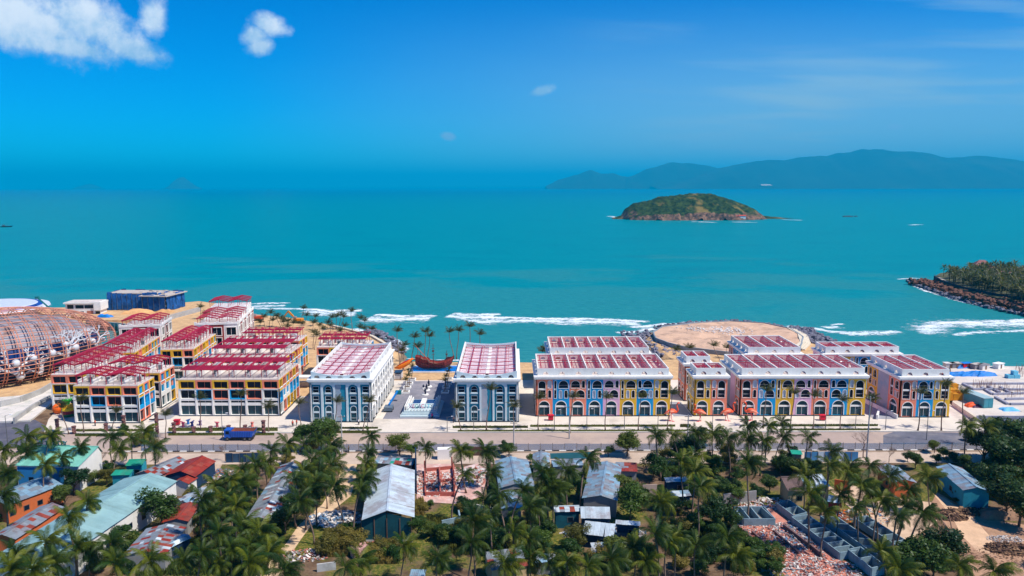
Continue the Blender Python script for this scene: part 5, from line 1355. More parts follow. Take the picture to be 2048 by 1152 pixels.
# ------------------------------------------------------------------ building site at right
OCH = mat('ochre_sheet', (206, 138, 18), .7, .12, .6, rnd=.1)
site = [tuple(G(u, v)[:2]) for u, v in ((1900, 737), (2300, 745), (2300, 842), (1952, 842), (1905, 812))]
tag(MB().prism(site, -.2, .9).build('site_slab', mat('site_concrete', (222, 210, 196), .9, .10, .12, dirt=(188, 172, 156), dirtamt=.6, dscale=.08)), None, None, None, 'structure')
t = thing('site_wall', 'grey hoarding wall at the front of the building site', 'wall')
a0, b0 = G(1952, 846), G(2200, 848)
for j in range(16): MB().bar(a0.lerp(b0, j / 16) + Vector((0, 0, .9)), a0.lerp(b0, (j + .985) / 16) + Vector((0, 0, .9)), .3, 1.9).build('wall_panel', mat('hoarding_grey', (150, 152, 166), .9, .15, .5), t)
a0, b0 = G(1905, 814), G(1950, 845)
MB().bar(a0 + Vector((0, 0, .7)), b0 + Vector((0, 0, .7)), .5, 1.4).build('side_wall', RIM, t)
P0 = G(1905, 805, .9)
t = thing('ochre_formwork', 'stack of ochre formwork sheets beside the right end arcade', 'formwork', (P0.x + 2, P0.y + 1, .9))
for j in range(9):
    for i in range(3 + (j > 4)): MB().box(-3.4 + i * 2.1 + random.uniform(-.1, .1), j * 1.6, 0, -3.4 + i * 2.1 + 2.0, j * 1.6 + 1.45, 2.4 + random.uniform(-.5, .6)).build('formwork_panel', OCH, t)
CT = mat('container_teal', (70, 146, 156), .5, .12, .6, dirt=(110, 130, 130), dirtamt=.4)
c = G(1985, 818, .9); t = thing('shipping_container', 'teal shipping container on the building site', 'container', (c.x, c.y, .9), R(97))
MB().box(0, 0, .1, 9.5, 3.0, 2.9).build('box', CT, t); rm = MB().box(0, -.06, .3, .16, 0, 2.8).mesh('rib', CT)
for j in range(24): inst(rm, 'rib', t, (.2 + j * .385, 0, 0)); inst(rm, 'rib', t, (.2 + j * .385, 3.06, 0))
for y in (.1, 1.55): MB().box(-.06, y, .2, 0, y + 1.35, 2.8).build('door', CT, t)
MB().box(-.1, -.1, 2.9, 9.6, 3.1, 3.0).build('roof', mat('container_roof', (150, 176, 178), .6), t)
tarp_heap('light blue tarp beside the teal container', G(2018, 822, .9), 5, 3, 1.0, mat('tarp_pale', (90, 170, 214), .6), 21)
tarp_heap('orange tarp heap on the building site', G(1941, 815, .9), 3.2, 2.0, 1.4, mat('tarp_orange', (240, 92, 34), .6), 22, 0, group='tarps on the site')
tarp_heap('dark plum tarp next to the orange one', G(1952, 816, .9), 3, 2, .9, mat('tarp_plum', (80, 40, 66), .6), 23, group='tarps on the site')
for i, (u, v, w, d) in enumerate(((1915, 752, 10, 3.2), (1938, 752, 9, 3.4), (1956, 751, 9, 4.5), (1968, 752, 8, 4), (1922, 737, 5, 3))):
    tarp_heap(('first long blue tarp behind the arcade', 'second long blue tarp in the row', 'third and brightest blue tarp in the row', 'last blue tarp in the row', 'blue tarp heap at the water edge')[i], G(u, v, .9), w, d, 1.5, TARP, 30 + i, 8)
for i, (u, v) in enumerate(((1898, 737), (1910, 737), (1931, 737), (1952, 739), (1966, 740), (1996, 738))):
    c = G(u, v, .9); t = thing('site_hut', 'small site hut, %s in the row at the water edge' % ('first', 'second', 'third', 'fourth', 'fifth', 'last')[i], 'hut', (c.x, c.y, .9), .1 * i, 'huts at the water edge')
    MB().box(-1.8, -1, 0, 1.8, 1, 1.7).build('wall', (DW, DG, RK, DG, DW, WHITE)[i], t); MB().box(-2, -1.2, 1.7, 2, 1.2, 1.82).build('roof', (DW, SLABC, TARP, SLABC, DG, WHITE)[i], t); MB().box(-.4, -1.05, 0, .4, -1, 1.4).build('door', WOOD, t)
c = G(2024, 758, .9); t = thing('blue_crates', 'stack of pale blue crates on the site', 'crates', (c.x, c.y, .9))
for a in ((-2, -1, 0, 0, 1, 1.2), (.1, -1, 0, 2, 1, 1.3), (-.2, -.8, 1.3, 1.4, .8, 2.5)): MB().box(*a).build('crate', mat('crate_blue', (110, 190, 214), .6), t)
t = thing('foundation_frames', 'sunken concrete foundation beams across the building site', 'foundation')
for (u0, v0, u1, v1) in ((1925, 771, 2060, 771), (1925, 771, 1945, 781), (1945, 782, 2060, 783), (1962, 778, 1985, 792), (1975, 776, 1998, 788), (1985, 792, 2060, 790), (2000, 778, 2025, 792), (2010, 802, 2060, 801), (1990, 798, 2015, 812), (2020, 812, 2060, 812)):
    a, b = G(u0, v0, .9), G(u1, v1, .9); MB().bar(a + Vector((0, 0, .3)), b + Vector((0, 0, .3)), .8, .6).build('beam', mat('beam_grey', (150, 150, 164), .9), t)
rr = random.Random(5)
for q, (ua, ub, va, vb) in enumerate(((1945, 1990, 772, 780), (2030, 2060, 738, 757), (1990, 2050, 778, 800))):
    k = MB()
    for _ in range(60): p = G(rr.uniform(ua, ub), rr.uniform(va, vb), .9); k.bar(p, p + Vector((rr.uniform(-.1, .1), 0, rr.uniform(1.2, 2.4))), .045)
    tag(k.build('rebar_starters', mat('rebar', (140, 100, 92), .8)), 'cluster of thin rebar starters, %s of the site' % ('left', 'far right', 'middle')[q], 'rebar', None, 'stuff')
tag(MB().box(0, 0, 0, 6, .5, 1.3).build('ramp_wall_low', WHITE, None, (102.3, 203.0, .14), R(60)), 'white ramp wall beside the service street', 'wall')
tag(MB().box(0, 0, 0, 16, .35, 1.2).build('ramp_wall_low', WHITE, None, (108.2, 203.6, .14), R(96)), 'long white ramp wall left of the right end arcade', 'wall')
# cars and people
def person(label, px, c1, c2, yaw=0):
    c = G(*px); t = thing('person', label, 'person', (c.x, c.y, .14), yaw, 'people on the boulevard')
    sk = mat('skin', (150, 104, 80), .7)
    me = MB()
    for s_ in (-1, 1): me.tube([(s_ * .12, .1 * s_, 0), (s_ * .12, .05 * s_, .45), (s_ * .1, 0, .9)], [.07, .085, .11], 7)
    me.tube([(0, 0, .85), (0, 0, 1.1), (0, 0, 1.35), (0, 0, 1.48), (0, 0, 1.55)], [.17, .16, .21, .1, .065], 8)
    for s_ in (-1, 1): me.tube([(s_ * .2, 0, 1.42), (s_ * .28, .05, 1.12), (s_ * .26, -.12, .85)], [.075, .06, .045], 6)
    me.sphere((0, -.01, 1.66), .115, 8, 6, (.85, 1, 1.15)); me.build('body', sk, t, smooth=True)
    MB().tube([(0, 0, .88), (0, 0, 1.1), (0, 0, 1.38), (0, 0, 1.47)], [.2, .185, .24, .13], 8).build('shirt', mat('cloth_%d%d%d' % c1, c1, .9), t, smooth=True)
    k = MB()
    for s_ in (-1, 1): k.tube([(s_ * .12, .1 * s_, .08), (s_ * .12, .05 * s_, .45), (s_ * .1, 0, .95)], [.09, .11, .14], 7)
    k.build('trousers', mat('cloth_%d%d%d' % c2, c2, .9), t, smooth=True)
    MB().sphere((0, .02, 1.70), .12, 8, 5, (.9, 1, 1)).build('hair', KB, t, smooth=True)
for i, (u, v, c1, q) in enumerate(((585, 853, (220, 70, 60), 'in red on the pavement left of the blue building'), (593, 851, (180, 60, 40), 'in rust red beside the one in red'), (864, 838, (170, 30, 120), 'in magenta at the right corner of the monument'), (907, 846, (60, 60, 80), 'in dark clothes near the right blue building'), (190, 851, (230, 80, 40), 'in orange before the four bay building'), (717, 850, (230, 230, 230), 'in white by the left blue building'), (697, 905, (40, 70, 60), 'in dark green at the track by the road'))):
    person('standing person ' + q, (u, v), c1, (40, 44, 60), i * 1.3)
# ------------------------------------------------------------------ shanty roofs and yards in front of the road
def A(x, y): return (x / 3.692, 840 + y / 3.692)
def B_(x, y): return (400 + x / 3.692, 840 + y / 3.692)
def C_(x, y): return (800 + x / 3.692, 840 + y / 3.692)
def D_(x, y): return (1200 + x / 3.692, 840 + y / 3.692)
def E_(x, y): return (1548 + x / 3.692, 840 + y / 3.692)
def PN(x, y): return (1460 + x / 6.0235, 980 + y / 6.0235)
def tin(name, rgb, dirt=(128, 70, 52), amt=.35, ds=.5, rough=.45, metal=.25):
    return mat(name, rgb, rough, .12, .8, rnd=.12, dirt=dirt, dirtamt=amt, dscale=ds, metal=metal, spec=.4)
T_W = tin('tin_white', (198, 210, 214), amt=.4, ds=.28); T_G = tin('tin_grey', (140, 148, 154), amt=.65, ds=.35); T_B = tin('tin_blue', (136, 168, 184), amt=.45, ds=.3)
T_R = tin('tin_rust', (158, 74, 56), (104, 48, 40), .6); T_RR = tin('tin_red', (160, 58, 42), (120, 46, 38), .5); T_T = tin('tin_teal', (152, 188, 184), (124, 164, 164), .5, .2); T_M = tin('tin_mint', (134, 204, 182), (110, 184, 166), .4, .2)
T_BR = tin('tile_brown', (104, 84, 80), (70, 56, 54), .6, rough=.9, metal=0); T_GN = tin('tin_green', (40, 160, 130), amt=.2)
W_T = mat('wall_tan', (200, 170, 124), .9, .12, .5, dirt=(150, 130, 104), dirtamt=.5); W_O = mat('wall_orange', (206, 108, 58), .9, .12, .5, dirt=(160, 84, 50), dirtamt=.4); W_N = mat('wall_navy_net', (22, 50, 78), .9, .25, .6); W_G = mat('wall_grey', (150, 148, 146), .9, .15, .5, dirt=(110, 106, 102), dirtamt=.5)
W_TQ = mat('wall_turquoise', (40, 150, 170), .9, .15, .5); W_BL = mat('wall_blue', (40, 128, 186), .9, .12, .5)
_sm = {}
def sheet_mesh(w, L, m):
    key = (round(w, 2), round(L, 1), m.name)
    if key not in _sm:
        n = 8; vs = []; fs = []
        for i in range(n + 1):
            x = w * 1.03 * i / n; z = .035 if i % 2 else 0
            vs += [(x, 0, z), (x, L, z)]
        for i in range(n): fs.append((2 * i, 2 * i + 2, 2 * i + 3, 2 * i + 1))
        _sm[key] = MB().add(vs, fs).mesh('roof_sheet', m)
    return _sm[key]
def shed(label, a, b, hl, hr, zr, ze, mats, wall=None, sheet=1.1, cat='shed', jit=.03, seed=0, gap=0., win=1, zb=0., name='tin_roof_shed'):
    """gable roof: ridge from pixel a to pixel b at height zr; hl/hr half widths left/right of a->b; each roof sheet its own part"""
    rr = random.Random(seed + int(a[0] * 7)); A0, B0 = G(*a, zr), G(*b, zr); d = B0 - A0; Lr = d.length; yaw = math.atan2(d.y, d.x)
    t = thing(name, label, cat, (A0.x, A0.y, zb), yaw, 'tin roofed sheds in front of the road')
    n = max(2, int(Lr / sheet)); w = Lr / n
    for sg, hw, zz in ((1, hl, ze), (-1, hr, ze)):
        if hw <= .05: continue
        L = math.hypot(hw + .3, zr - zz); tilt = math.atan2(zr - zz, hw + .3)
        for i in range(n):
            if rr.random() < gap: continue
            ks = 1 if (L < 1.5 or len(mats) == 1) else 2 if L < 3.2 else 3
            cuts = [0.] + sorted(round(L * (j + rr.uniform(-.22, .22)) / ks, 1) for j in range(1, ks)) + [L]
            for a_, b_ in zip(cuts, cuts[1:]):
                m = rr.choice(mats) if rr.random() < .62 else mats[0]
                me = sheet_mesh(w, b_ - a_ + (.12 if b_ < L else 0), m); y_ = a_ * math.cos(tilt); z_ = zr - zb - a_ * math.sin(tilt) + rr.uniform(0, .05) - (.02 if a_ else 0)
                if sg > 0: inst(me, 'roof_sheet', t, (i * w, y_, z_), (-tilt, 0, rr.uniform(-jit, jit)))
                else: inst(me, 'roof_sheet', t, ((i + 1) * w, -y_, z_), (-tilt, 0, PI + rr.uniform(-jit, jit)))
    if hl > .5 and hr > .5: MB().box(0, -.22, zr - zb + .02, Lr, .22, zr - zb + .09).build('ridge_cap', mats[0], t)
    if wall:
        f = .22; z1 = ze - zb - .1
        MB().add([(f, -hr, 0), (Lr - f, -hr, 0), (Lr - f, hl, 0), (f, hl, 0), (f, -hr, z1), (Lr - f, -hr, z1), (Lr - f, hl, z1), (f, hl, z1), (f, 0, zr - zb - .1), (Lr - f, 0, zr - zb - .1)],
                 [(0, 1, 5, 4), (2, 3, 7, 6), (0, 4, 8, 7, 3), (1, 2, 6, 9, 5)]).build('wall', wall, t)
        for sg, y in ((-1, -hr), (1, hl)):
            for i in range(win):
                x = Lr * (i + .6) / (win + .2)
                if x > Lr - 1.6: continue
                o = MB().box(x, y - .05, z1 * .35, x + 1.2, y + .05, z1 * .35 + min(1.1, z1 * .45)).build('window', WOOD if i % 3 else STEEL, t); MB().box(x + .12, y - .07, z1 * .35 + .1, x + 1.08, y + .07, z1 * .35 + min(1.0, z1 * .4)).build('pane', GLASS, o)
    return t
shed('long teal roofed hall running to the lower left corner', A(1110, 385), A(40, 1050), 5.6, 5.8, 6.2, 4.7, [T_T], WHITE, 1.25, 'hall', .0, 1, win=9, name='teal_hall')
mint = shed('mint green roofed hall with rooftop letters by the road', A(272, 183), A(725, 190), 1.2, 7.2, 7.4, 5.6, [T_M], WHITE, 1.3, 'hall', .0, 2, win=3, name='mint_hall')
o_ = MB().box(.4, -7.25, .2, 10.6, -7.15, 5.2).build('front_cladding', W_BL, mint)
LB = mat('letter_teal', (16, 100, 124), .5)
for j, ch in enumerate('Y THO ADBY'):
    if ch != ' ': inst(text_mesh(ch, 1.5, .12, LB), 'roof_letter', mint, (.9 + j * .62, .1, 7.5), (R(90), 0, 0))
MB().box(.4, .2, 7.4, 7.4, .3, 7.6).build('letter_rail', LB, mint)
shed('rust red corrugated shed with the reddest roof, right of the teal hall', A(1490, 258), A(1330, 372), 3.0, 3.6, 4.6, 3.4, [T_RR, T_R], W_N, .9, seed=3)
shed('striped grey and rust roof between teal hall and the reddest roof', A(1320, 262), A(1060, 372), 3.0, 2.4, 4.3, 3.3, [T_G, T_R, T_R, T_W, T_RR], W_G, .9, seed=4)
shed('small grey and red roof in front of the reddest roof', A(1400, 395), A(1330, 440), 1.6, 1.7, 3.6, 2.9, [T_RR, T_G, T_R], WHITE, .8, seed=5)
shed('small green roof behind the teal hall', A(950, 288), A(1075, 285), .6, 2.0, 3.8, 3.2, [T_GN], W_TQ, 1.1, seed=6)
shed('low green awning right of the yellow green bushes', A(850, 362), A(985, 360), .4, 2.0, 3.4, 3.0, [T_GN], W_TQ, 1.1, seed=7)
shed('grey and rust roofed row with orange wall left of the teal hall', A(385, 605), A(10, 840), 2.2, 2.4, 4.6, 3.8, [T_G, T_G, T_R], W_O, 1.0, seed=8, win=5)
shed('blue grey roof with orange wall at the far left edge', A(360, 410), A(-60, 560), 4.2, 3.6, 4.8, 3.8, [T_B, T_G], W_O, 1.1, seed=9, win=4)
shed('patched grey and rust roof below the dark round tree', A(1230, 760), A(1060, 960), 3.2, 3.4, 4.0, 3.2, [T_G, T_R, T_W, T_RR, T_G], W_G, .85, jit=.07, seed=10)
shed('pale blue corrugated lean-to at the end of the patched roof', A(1390, 840), A(1200, 930), .4, 2.6, 3.4, 2.9, [T_B, T_W], W_N, .9, seed=11)
shed('pale corrugated roofs beside the rubble left of the palms', A(1520, 488), A(1345, 590), 2.0, 2.2, 3.7, 3.0, [T_W, T_B, T_G], WHITE, .9, jit=.06, seed=12)
shed('rust brown roof next to the dark round tree', A(1400, 600), A(1300, 725), 1.8, 2.4, 3.6, 3.0, [T_R, T_RR], W_G, .9, seed=13)
shed('long grey and rust roof running between the palm rows', B_(690, 300), B_(430, 715), 2.6, 2.7, 4.2, 3.3, [T_G, T_R, T_W, T_B, T_G], W_N, .95, jit=.06, seed=14)
shed('large white metal shed with dark green end net', B_(1412, 322), B_(1380, 668), 4.6, 4.4, 6.2, 4.6, [T_W], None, 1.0, jit=.02, seed=15, name='metal_shed')
g = G(*B_(1380, 668), 6.2); t = thing('net_screen', 'dark green net screen closing the near end of the white metal shed', 'screen', (g.x, g.y + .25, 0))
for x0_, x1_ in ((-4.9, -.3), (-.1, 4.3)): MB().add([(x0_, 0, .3), (x1_, 0, .3), (x1_, 0, 4.5 if x1_ > 0 else 5.8), (x0_, 0, 5.7 if x0_ > -1 else 4.4), (x0_, .05, .3), (x1_, .05, .3)], [(0, 1, 2, 3)]).build('net_sheet', mat('net_green', (16, 74, 82), .9, .25, .6), t)
for x in (-4.9, -2.5, -.2, 2.2, 4.3): MB().box(x - .07, -.12, 0, x + .07, -.03, 4.6).build('post', WOOD, t)
MB().box(-5, -.1, 0, 4.4, .4, .45).build('low_wall', CONC, t)
shed('patchwork of small roofs behind the white metal shed', B_(1310, 268), B_(1590, 285), 1.4, 2.2, 3.6, 3.0, [T_G, T_R, T_TQ if False else T_GN, T_B, T_W], W_G, .9, jit=.08, seed=16)
shed('grey blue roof right of the brick ruins', C_(815, 268), C_(855, 470), 3.6, 3.3, 4.6, 3.7, [T_B, T_G, T_B], W_G, 1.0, seed=17)
shed('lower grey blue roof in front of the grey blue one', C_(815, 520), C_(815, 640), 2.0, 1.8, 3.6, 3.1, [T_B, T_G], W_G, 1.0, seed=18)
shed('small grey roof beside the green tarpaulin', C_(1040, 228), C_(1035, 335), 1.7, 1.6, 3.8, 3.2, [T_G, T_B], W_G, .9, seed=19)
shed('pale patched roof under the green tarpaulin', C_(1115, 300), C_(1335, 288), 1.2, 2.4, 3.5, 3.0, [T_G, T_W, T_B], W_G, .9, jit=.08, seed=20)
tag(MB().add([(0, 0, 3.8), (9.5, .6, 3.9), (9.7, -2.0, 3.3), (0, -1.8, 3.2), (0, 0, 3.7), (9.5, .6, 3.8), (9.7, -2, 3.2), (0, -1.8, 3.1)], [(0, 1, 2, 3), (7, 6, 5, 4), (0, 4, 5, 1), (2, 6, 7, 3)]).build('tarpaulin', mat('tarp_green', (14, 74, 82), .7, .2, .6), None, (G(*C_(1105, 246), 3.8).x, G(*C_(1105, 246), 3.8).y, 0)), 'dark green tarpaulin stretched over poles near the road', 'tarp')
shed('pale roof sloping to the camera, right of the slender lone palm', C_(1525, 305), C_(1480, 560), 3.0, 3.4, 4.4, 3.6, [T_B, T_G, T_G], W_G, 1.0, seed=21)
shed('rust streaked roof between pale roof and trees', C_(1590, 312), C_(1745, 318), .4, 3.2, 4.0, 3.3, [T_R, T_G, T_RR, T_G], W_G, .9, seed=22)
shed('hut wrapped in teal netting with a rusty edge roof', C_(1132, 640), C_(1320, 635), .6, 1.4, 3.8, 3.4, [T_W, T_R, T_G], mat('net_teal', (16, 84, 100), .9, .3, .5), .9, jit=.06, seed=23)
shed('bright white roof with torn lower edge', C_(1328, 640), C_(1545, 645), .3, 3.2, 4.0, 3.2, [T_W], W_N, .9, jit=.05, seed=24)
shed('collapsed white roof over dark frames', C_(1365, 745), C_(1590, 770), .3, 3.6, 3.4, 2.6, [T_W], W_N, .9, jit=.10, seed=25)
shed('half stripped roof with bare rafters', C_(1590, 740), C_(1770, 752), .3, .9, 3.4, 3.1, [T_W], W_N, .9, jit=.06, seed=26)
shed('rusty patched roof at the bottom centre', C_(620, 975), C_(885, 942), .3, 4.6, 3.8, 3.0, [T_G, T_W, T_RR, T_R], W_T, .95, jit=.08, seed=27)
shed('white sheets lying under bushes at the bottom', C_(1400, 905), C_(1640, 905), .3, 4.4, 2.2, 1.2, [T_W, T_W, T_B], None, .95, jit=.16, seed=28, gap=.25)
shed('small pale roof among bushes at the bottom', C_(985, 990), C_(1140, 985), .3, 1.8, 2.8, 2.3, [T_W, T_B], W_G, .95, jit=.1, seed=29)
shed('pale blue sheet roof at the bottom edge', C_(80, 1100), C_(190, 1105), .3, 2.5, 2.8, 2.3, [T_B, T_W], W_G, .95, seed=30)
shed('tan house with dark brown tiled roof', D_(1332, 425), D_(1475, 425), .6, 3.8, 4.6, 3.2, [T_BR], W_T, .9, 'house', seed=31, name='tan_house')
shed('tan house with bluish white roof next to the brown tiled one', D_(1450, 415), D_(1635, 408), .6, 3.4, 4.4, 3.3, [T_W, T_B], W_T, .9, 'house', seed=32, name='tan_house')
shed('small brick hut with split blue roof', D_(1685, 562), D_(1780, 580), .8, 1.5, 3.0, 2.4, [T_B, T_W], MAROON, .9, seed=33)
shed('narrow pale roof half hidden by dark trees', D_(470, 428), D_(635, 422), .4, 1.4, 3.2, 2.8, [T_B, T_W], W_N, .9, seed=34)
shed('tilted pale sheet roof below the dark trees', D_(510, 528), D_(650, 520), .3, 1.5, 2.8, 2.3, [T_B, T_W], W_N, .9, seed=35)
shed('blue grey long roof near the right edge', E_(1290, 330), E_(1500, 505), 2.4, 2.4, 4.6, 3.8, [T_B, T_B, T_G], W_TQ, 1.0, seed=36)
shed('short blue grey annex roof in front of the long one', E_(1345, 470), E_(1480, 478), .3, 2.2, 3.4, 3.0, [T_B], W_BL, 1.0, seed=37)
shed('grey roof among palms right of the orange walled yard', E_(835, 330), E_(965, 445), 2.2, 2.0, 4.0, 3.3, [T_G, T_B], W_O, .9, seed=38)
shed('dark green canopy among the trees at the right edge', E_(1560, 395), E_(1650, 400), .3, 2, 3.2, 2.9, [T_GN], W_N, 1.0, seed=39)
shed('teal roof corner behind the palms near the road', D_(1400, 225), D_(1480, 228), .3, 1.6, 3.6, 3.2, [T_GN], W_G, 1.0, seed=40)
def hoarding(label, p0, p1, h, mats, step=1.6):
    a, b = G(*p0), G(*p1); L = (b - a).length; t = thing('hoarding_fence', label, 'fence', a, math.atan2(b.y - a.y, b.x - a.x), 'hoarding fences'); n = int(L / step); 
    for i in range(n):
        MB().box(i * step, 0, .1, i * step + step * .97, .06, h + random.uniform(-.08, .08)).build('fence_panel', mats[i % len(mats)], t); MB().box(i * step - .04, -.1, 0, i * step + .05, -.02, h).build('fence_post', STEEL, t)
hoarding('dark blue sheet hoarding along the near road on the left', B_(190, 312), B_(465, 306), 2.3, [mat('hoard_navy', (30, 66, 100), .6, .2, .5), mat('hoard_slate', (52, 82, 110), .6, .2, .5)])
hoarding('blue and white sheet hoarding along the near road on the right', E_(220, 312), E_(650, 312), 2.4, [mat('hoard_blue', (64, 120, 170), .5, .12, .5), mat('hoard_blue2', (74, 134, 180), .5, .12, .5), mat('hoard_white', (186, 200, 210), .5, .12, .5)])
def wall_run(label, pts, h, m, th=.25, name='low_wall'):
    k = MB(); P = [G(*p) for p in pts]
    for a, b in zip(P, P[1:]): k.bar(a + Vector((0, 0, h / 2)), b + Vector((0, 0, h / 2)), th, h)
    return tag(k.build(name, m), label, 'wall', 'free standing yard walls')
wall_run('grey brown wall left of the tan houses', [D_(905, 632), D_(1148, 606)], 2.4, W_G)
wall_run('concrete block wall at the bottom beside the dirt track', [B_(860, 1118), B_(1000, 1100)], 1.4, CONC, .3)
wall_run('tall black edged wall right of the white metal shed', [B_(1592, 340), B_(1594, 545)], 4.6, W_N, .3)
wall_run('small yard wall below the white shed', [C_(305, 800), C_(440, 770), C_(430, 720)], 1.6, CONCB, .3)
wall_run('pale wall corner near the left centre ruins', [C_(510, 660), C_(700, 700)], 1.4, WHITE, .25)
wall_run('broken pink gate pillar wall on the grass', [B_(1120, 1015), B_(1230, 980)], 1.8, mat('wall_rose', (196, 150, 142), .9, .15, .5), 2.0)
wall_run('white block house wall by the road left of centre', [C_(275, 285), C_(380, 282)], 2.6, WHITE, 1.8)
wall_run('brown wall by the road next to the white block', [C_(500, 262), C_(640, 262)], 2.2, mat('wall_umber', (96, 72, 62), .9, .15, .5), .4)
wall_run('tan orange yard wall behind the right palms', [E_(440, 520), E_(560, 540)], 2.4, W_O, .25)
wall_run('beige sheet wall among the trees', [D_(310, 575), D_(415, 570)], 2.8, mat('wall_beige', (186, 164, 150), .9, .15, .5), .15)
t = tag(MB().box(-1.1, -.06, 0, 1.1, .06, 2.2).build('orange_board', mat('board_orange', (236, 126, 52), .7), None, G(*D_(1090, 1068)), (R(-35), 0, .2)), 'bright orange board leaning in the bushes', 'board')
# concrete pens
def pens(label, o, ul, vr, nc, h, m, walls=None):
    O, U, V = G(*o), G(*ul) - G(*o), G(*vr) - G(*o)
    t = thing('concrete_pens', label, 'pens', (O.x, O.y, 0), 0, 'rows of roofless concrete pens')
    def w_(a, b): MB().bar(a + Vector((0, 0, h / 2)), b + Vector((0, 0, h / 2)), .18, h).build('pen_wall', m, t)
    Z0 = Vector((0, 0, 0)); w_(Z0, U); w_(V, V + U)
    for i in range(nc + 1): w_(U * (i / nc) + V * .02, U * (i / nc) + V * .98)
    MB().add([Z0 + Vector((0, 0, .05)), U + Vector((0, 0, .05)), U + V + Vector((0, 0, .05)), V + Vector((0, 0, .05))], [(0, 1, 2, 3)]).build('pen_floor', mat('pen_floor_mud', (136, 128, 120), .9, .3, .8), t)
pens('long row of eight concrete pens in the middle of the yard', PN(735, 410), PN(1310, 850), PN(930, 385), 8, 1.4, CONCB)
pens('second long row of concrete pens right of the eight', PN(1080, 400), PN(1720, 860), PN(1290, 420), 5, 1.4, CONCB)
pens('third row of pens under the palms', PN(1480, 420), PN(2050, 800), PN(1640, 400), 5, 1.4, CONCB)
pens('two pens at the upper end by the tan house', PN(550, 240), PN(760, 400), PN(700, 205), 2, 1.5, CONCB)
pens('lower right pens at the bottom edge', PN(1410, 830), PN(1690, 1060), PN(1560, 800), 2, 1.7, CONCB)
pens('three brick floored pens beside the dark bushes', PN(30, 290), PN(150, 440), PN(400, 290), 1, 1.5, CONCB)
for i, (a, b) in enumerate(((PN(240, 290), PN(350, 430)), (PN(370, 290), PN(510, 420)), (PN(120, 290), PN(230, 430)))): wall_run('dividing wall %s of the brick floored pens' % ('middle', 'right', 'left')[i], [a, b], 1.4, CONCB, .2)
for i, (a, b) in enumerate(((PN(160, 510), PN(530, 900)), (PN(260, 530), PN(620, 860)), (PN(520, 520), PN(820, 790)), (PN(640, 470), PN(1080, 810)))): wall_run('low broken wall %s across the brick rubble field' % ('farthest left', 'second', 'third', 'farthest right')[i], [a, b], .6 + .3 * (i == 3), mat('broken_wall', (110, 84, 84), .9, .25, .8), .35)
surface('brick_yard', (196, 128, 108), [tuple(G(*p)[:2]) for p in (PN(0, 200), PN(560, 190), PN(760, 420), PN(1500, 1000), PN(1500, 1180), PN(800, 1180), PN(500, 880), PN(150, 500))], .03, .25, .8, dirt=(150, 120, 116), dirtamt=.6, dscale=.3)
surface('dirt_track', (214, 182, 146), [tuple(G(*p)[:2]) for p in (B_(1060, 240), B_(1160, 240), B_(1150, 420), B_(1110, 560), B_(960, 680), B_(800, 800), B_(740, 880), B_(620, 1060), B_(560, 1180), B_(380, 1180), B_(520, 1030), B_(640, 900), B_(720, 780), B_(900, 620), B_(1020, 430))], .03, .15, .4, dirt=(176, 144, 114), dirtamt=.6, dscale=.3)
surface('bare_yard', (176, 138, 110), [tuple(G(*p)[:2]) for p in (E_(1200, 540), E_(1300, 600), E_(1500, 680), E_(1700, 760), E_(2100, 820), E_(2100, 1250), E_(1500, 1250), E_(1350, 900), E_(1230, 760), E_(1150, 640))], .03, .18, .3, bump=.5, dirt=(132, 100, 82), dirtamt=.7, dscale=.22)
surface('yard_track', (216, 178, 142), [tuple(G(*p)[:2]) for p in (E_(1180, 560), E_(1250, 580), E_(1480, 740), E_(1600, 880), E_(1640, 1000), E_(1500, 980), E_(1380, 860), E_(1320, 740))], .045, .12, .4, dirt=(180, 146, 118), dirtamt=.5, dscale=.3)
surface('yard_sand', (206, 176, 146), [tuple(G(*p)[:2]) for p in (E_(380, 500), E_(560, 480), E_(760, 560), E_(1180, 620), E_(1200, 760), E_(980, 900), E_(700, 760), E_(540, 640))], .03, .15, .4, dirt=(150, 120, 100), dirtamt=.6, dscale=.25)
surface('ruin_floor', (202, 160, 148), [tuple(G(*p)[:2]) for p in (C_(120, 330), C_(330, 290), C_(420, 360), C_(640, 300), C_(620, 560), C_(420, 620), C_(120, 600))], .03, .2, .6, dirt=(226, 214, 206), dirtamt=.6, dscale=.4)
surface('left_yard', (190, 164, 138), [tuple(G(*p)[:2]) for p in (A(1340, 440), A(1620, 300), A(1640, 320), A(1560, 470), A(1400, 560))], .03, .2, .5, dirt=(130, 110, 100), dirtamt=.6)
debris('demolition rubble across the brick yard', PN(560, 640), (9, 9), 1500, [DP, DP, DW, DG], 1, .5, smin=.08, smax=.34)
debris('rubble spill at the lower end of the brick yard', PN(1000, 960), (9, 4), 700, [DP, DW, DW, DG], 2, .4, smin=.08, smax=.4)
debris('white rubble in front of the tan house', PN(420, 170), (6, 3), 420, [DW, DP, DW], 3, .5, smin=.1, smax=.4)
debris('grey scrap along the pens', PN(820, 560), (5, 6), 380, [DG, DB_, DW, DG], 4, .5, smin=.1, smax=.45)
debris('brick rubble of the ruined house', C_(270, 470), (6.5, 7), 1000, [DP, DP, DW, DW], 5, .7, smin=.1, smax=.45)
debris('white rubble right of the ruined house', C_(530, 420), (4.5, 6), 500, [DW, DW, DG, DP], 6, .6, smin=.1, smax=.5)
debris('white scrap heap left of the metal shed', B_(1010, 730), (5.5, 3.6), 620, [DW, DG, DB_, DW], 7, 1.2, smin=.12, smax=.6)
debris('blue scrap by the rust red shed', A(1560, 400), (5, 3.5), 420, [DB_, DG, DW, DP], 8, .8, smin=.1, smax=.5)
debris('scattered bricks on the track side', B_(760, 1000), (4.5, 2.5), 260, [DG, DP, DW], 9, .4, smin=.1, smax=.4)
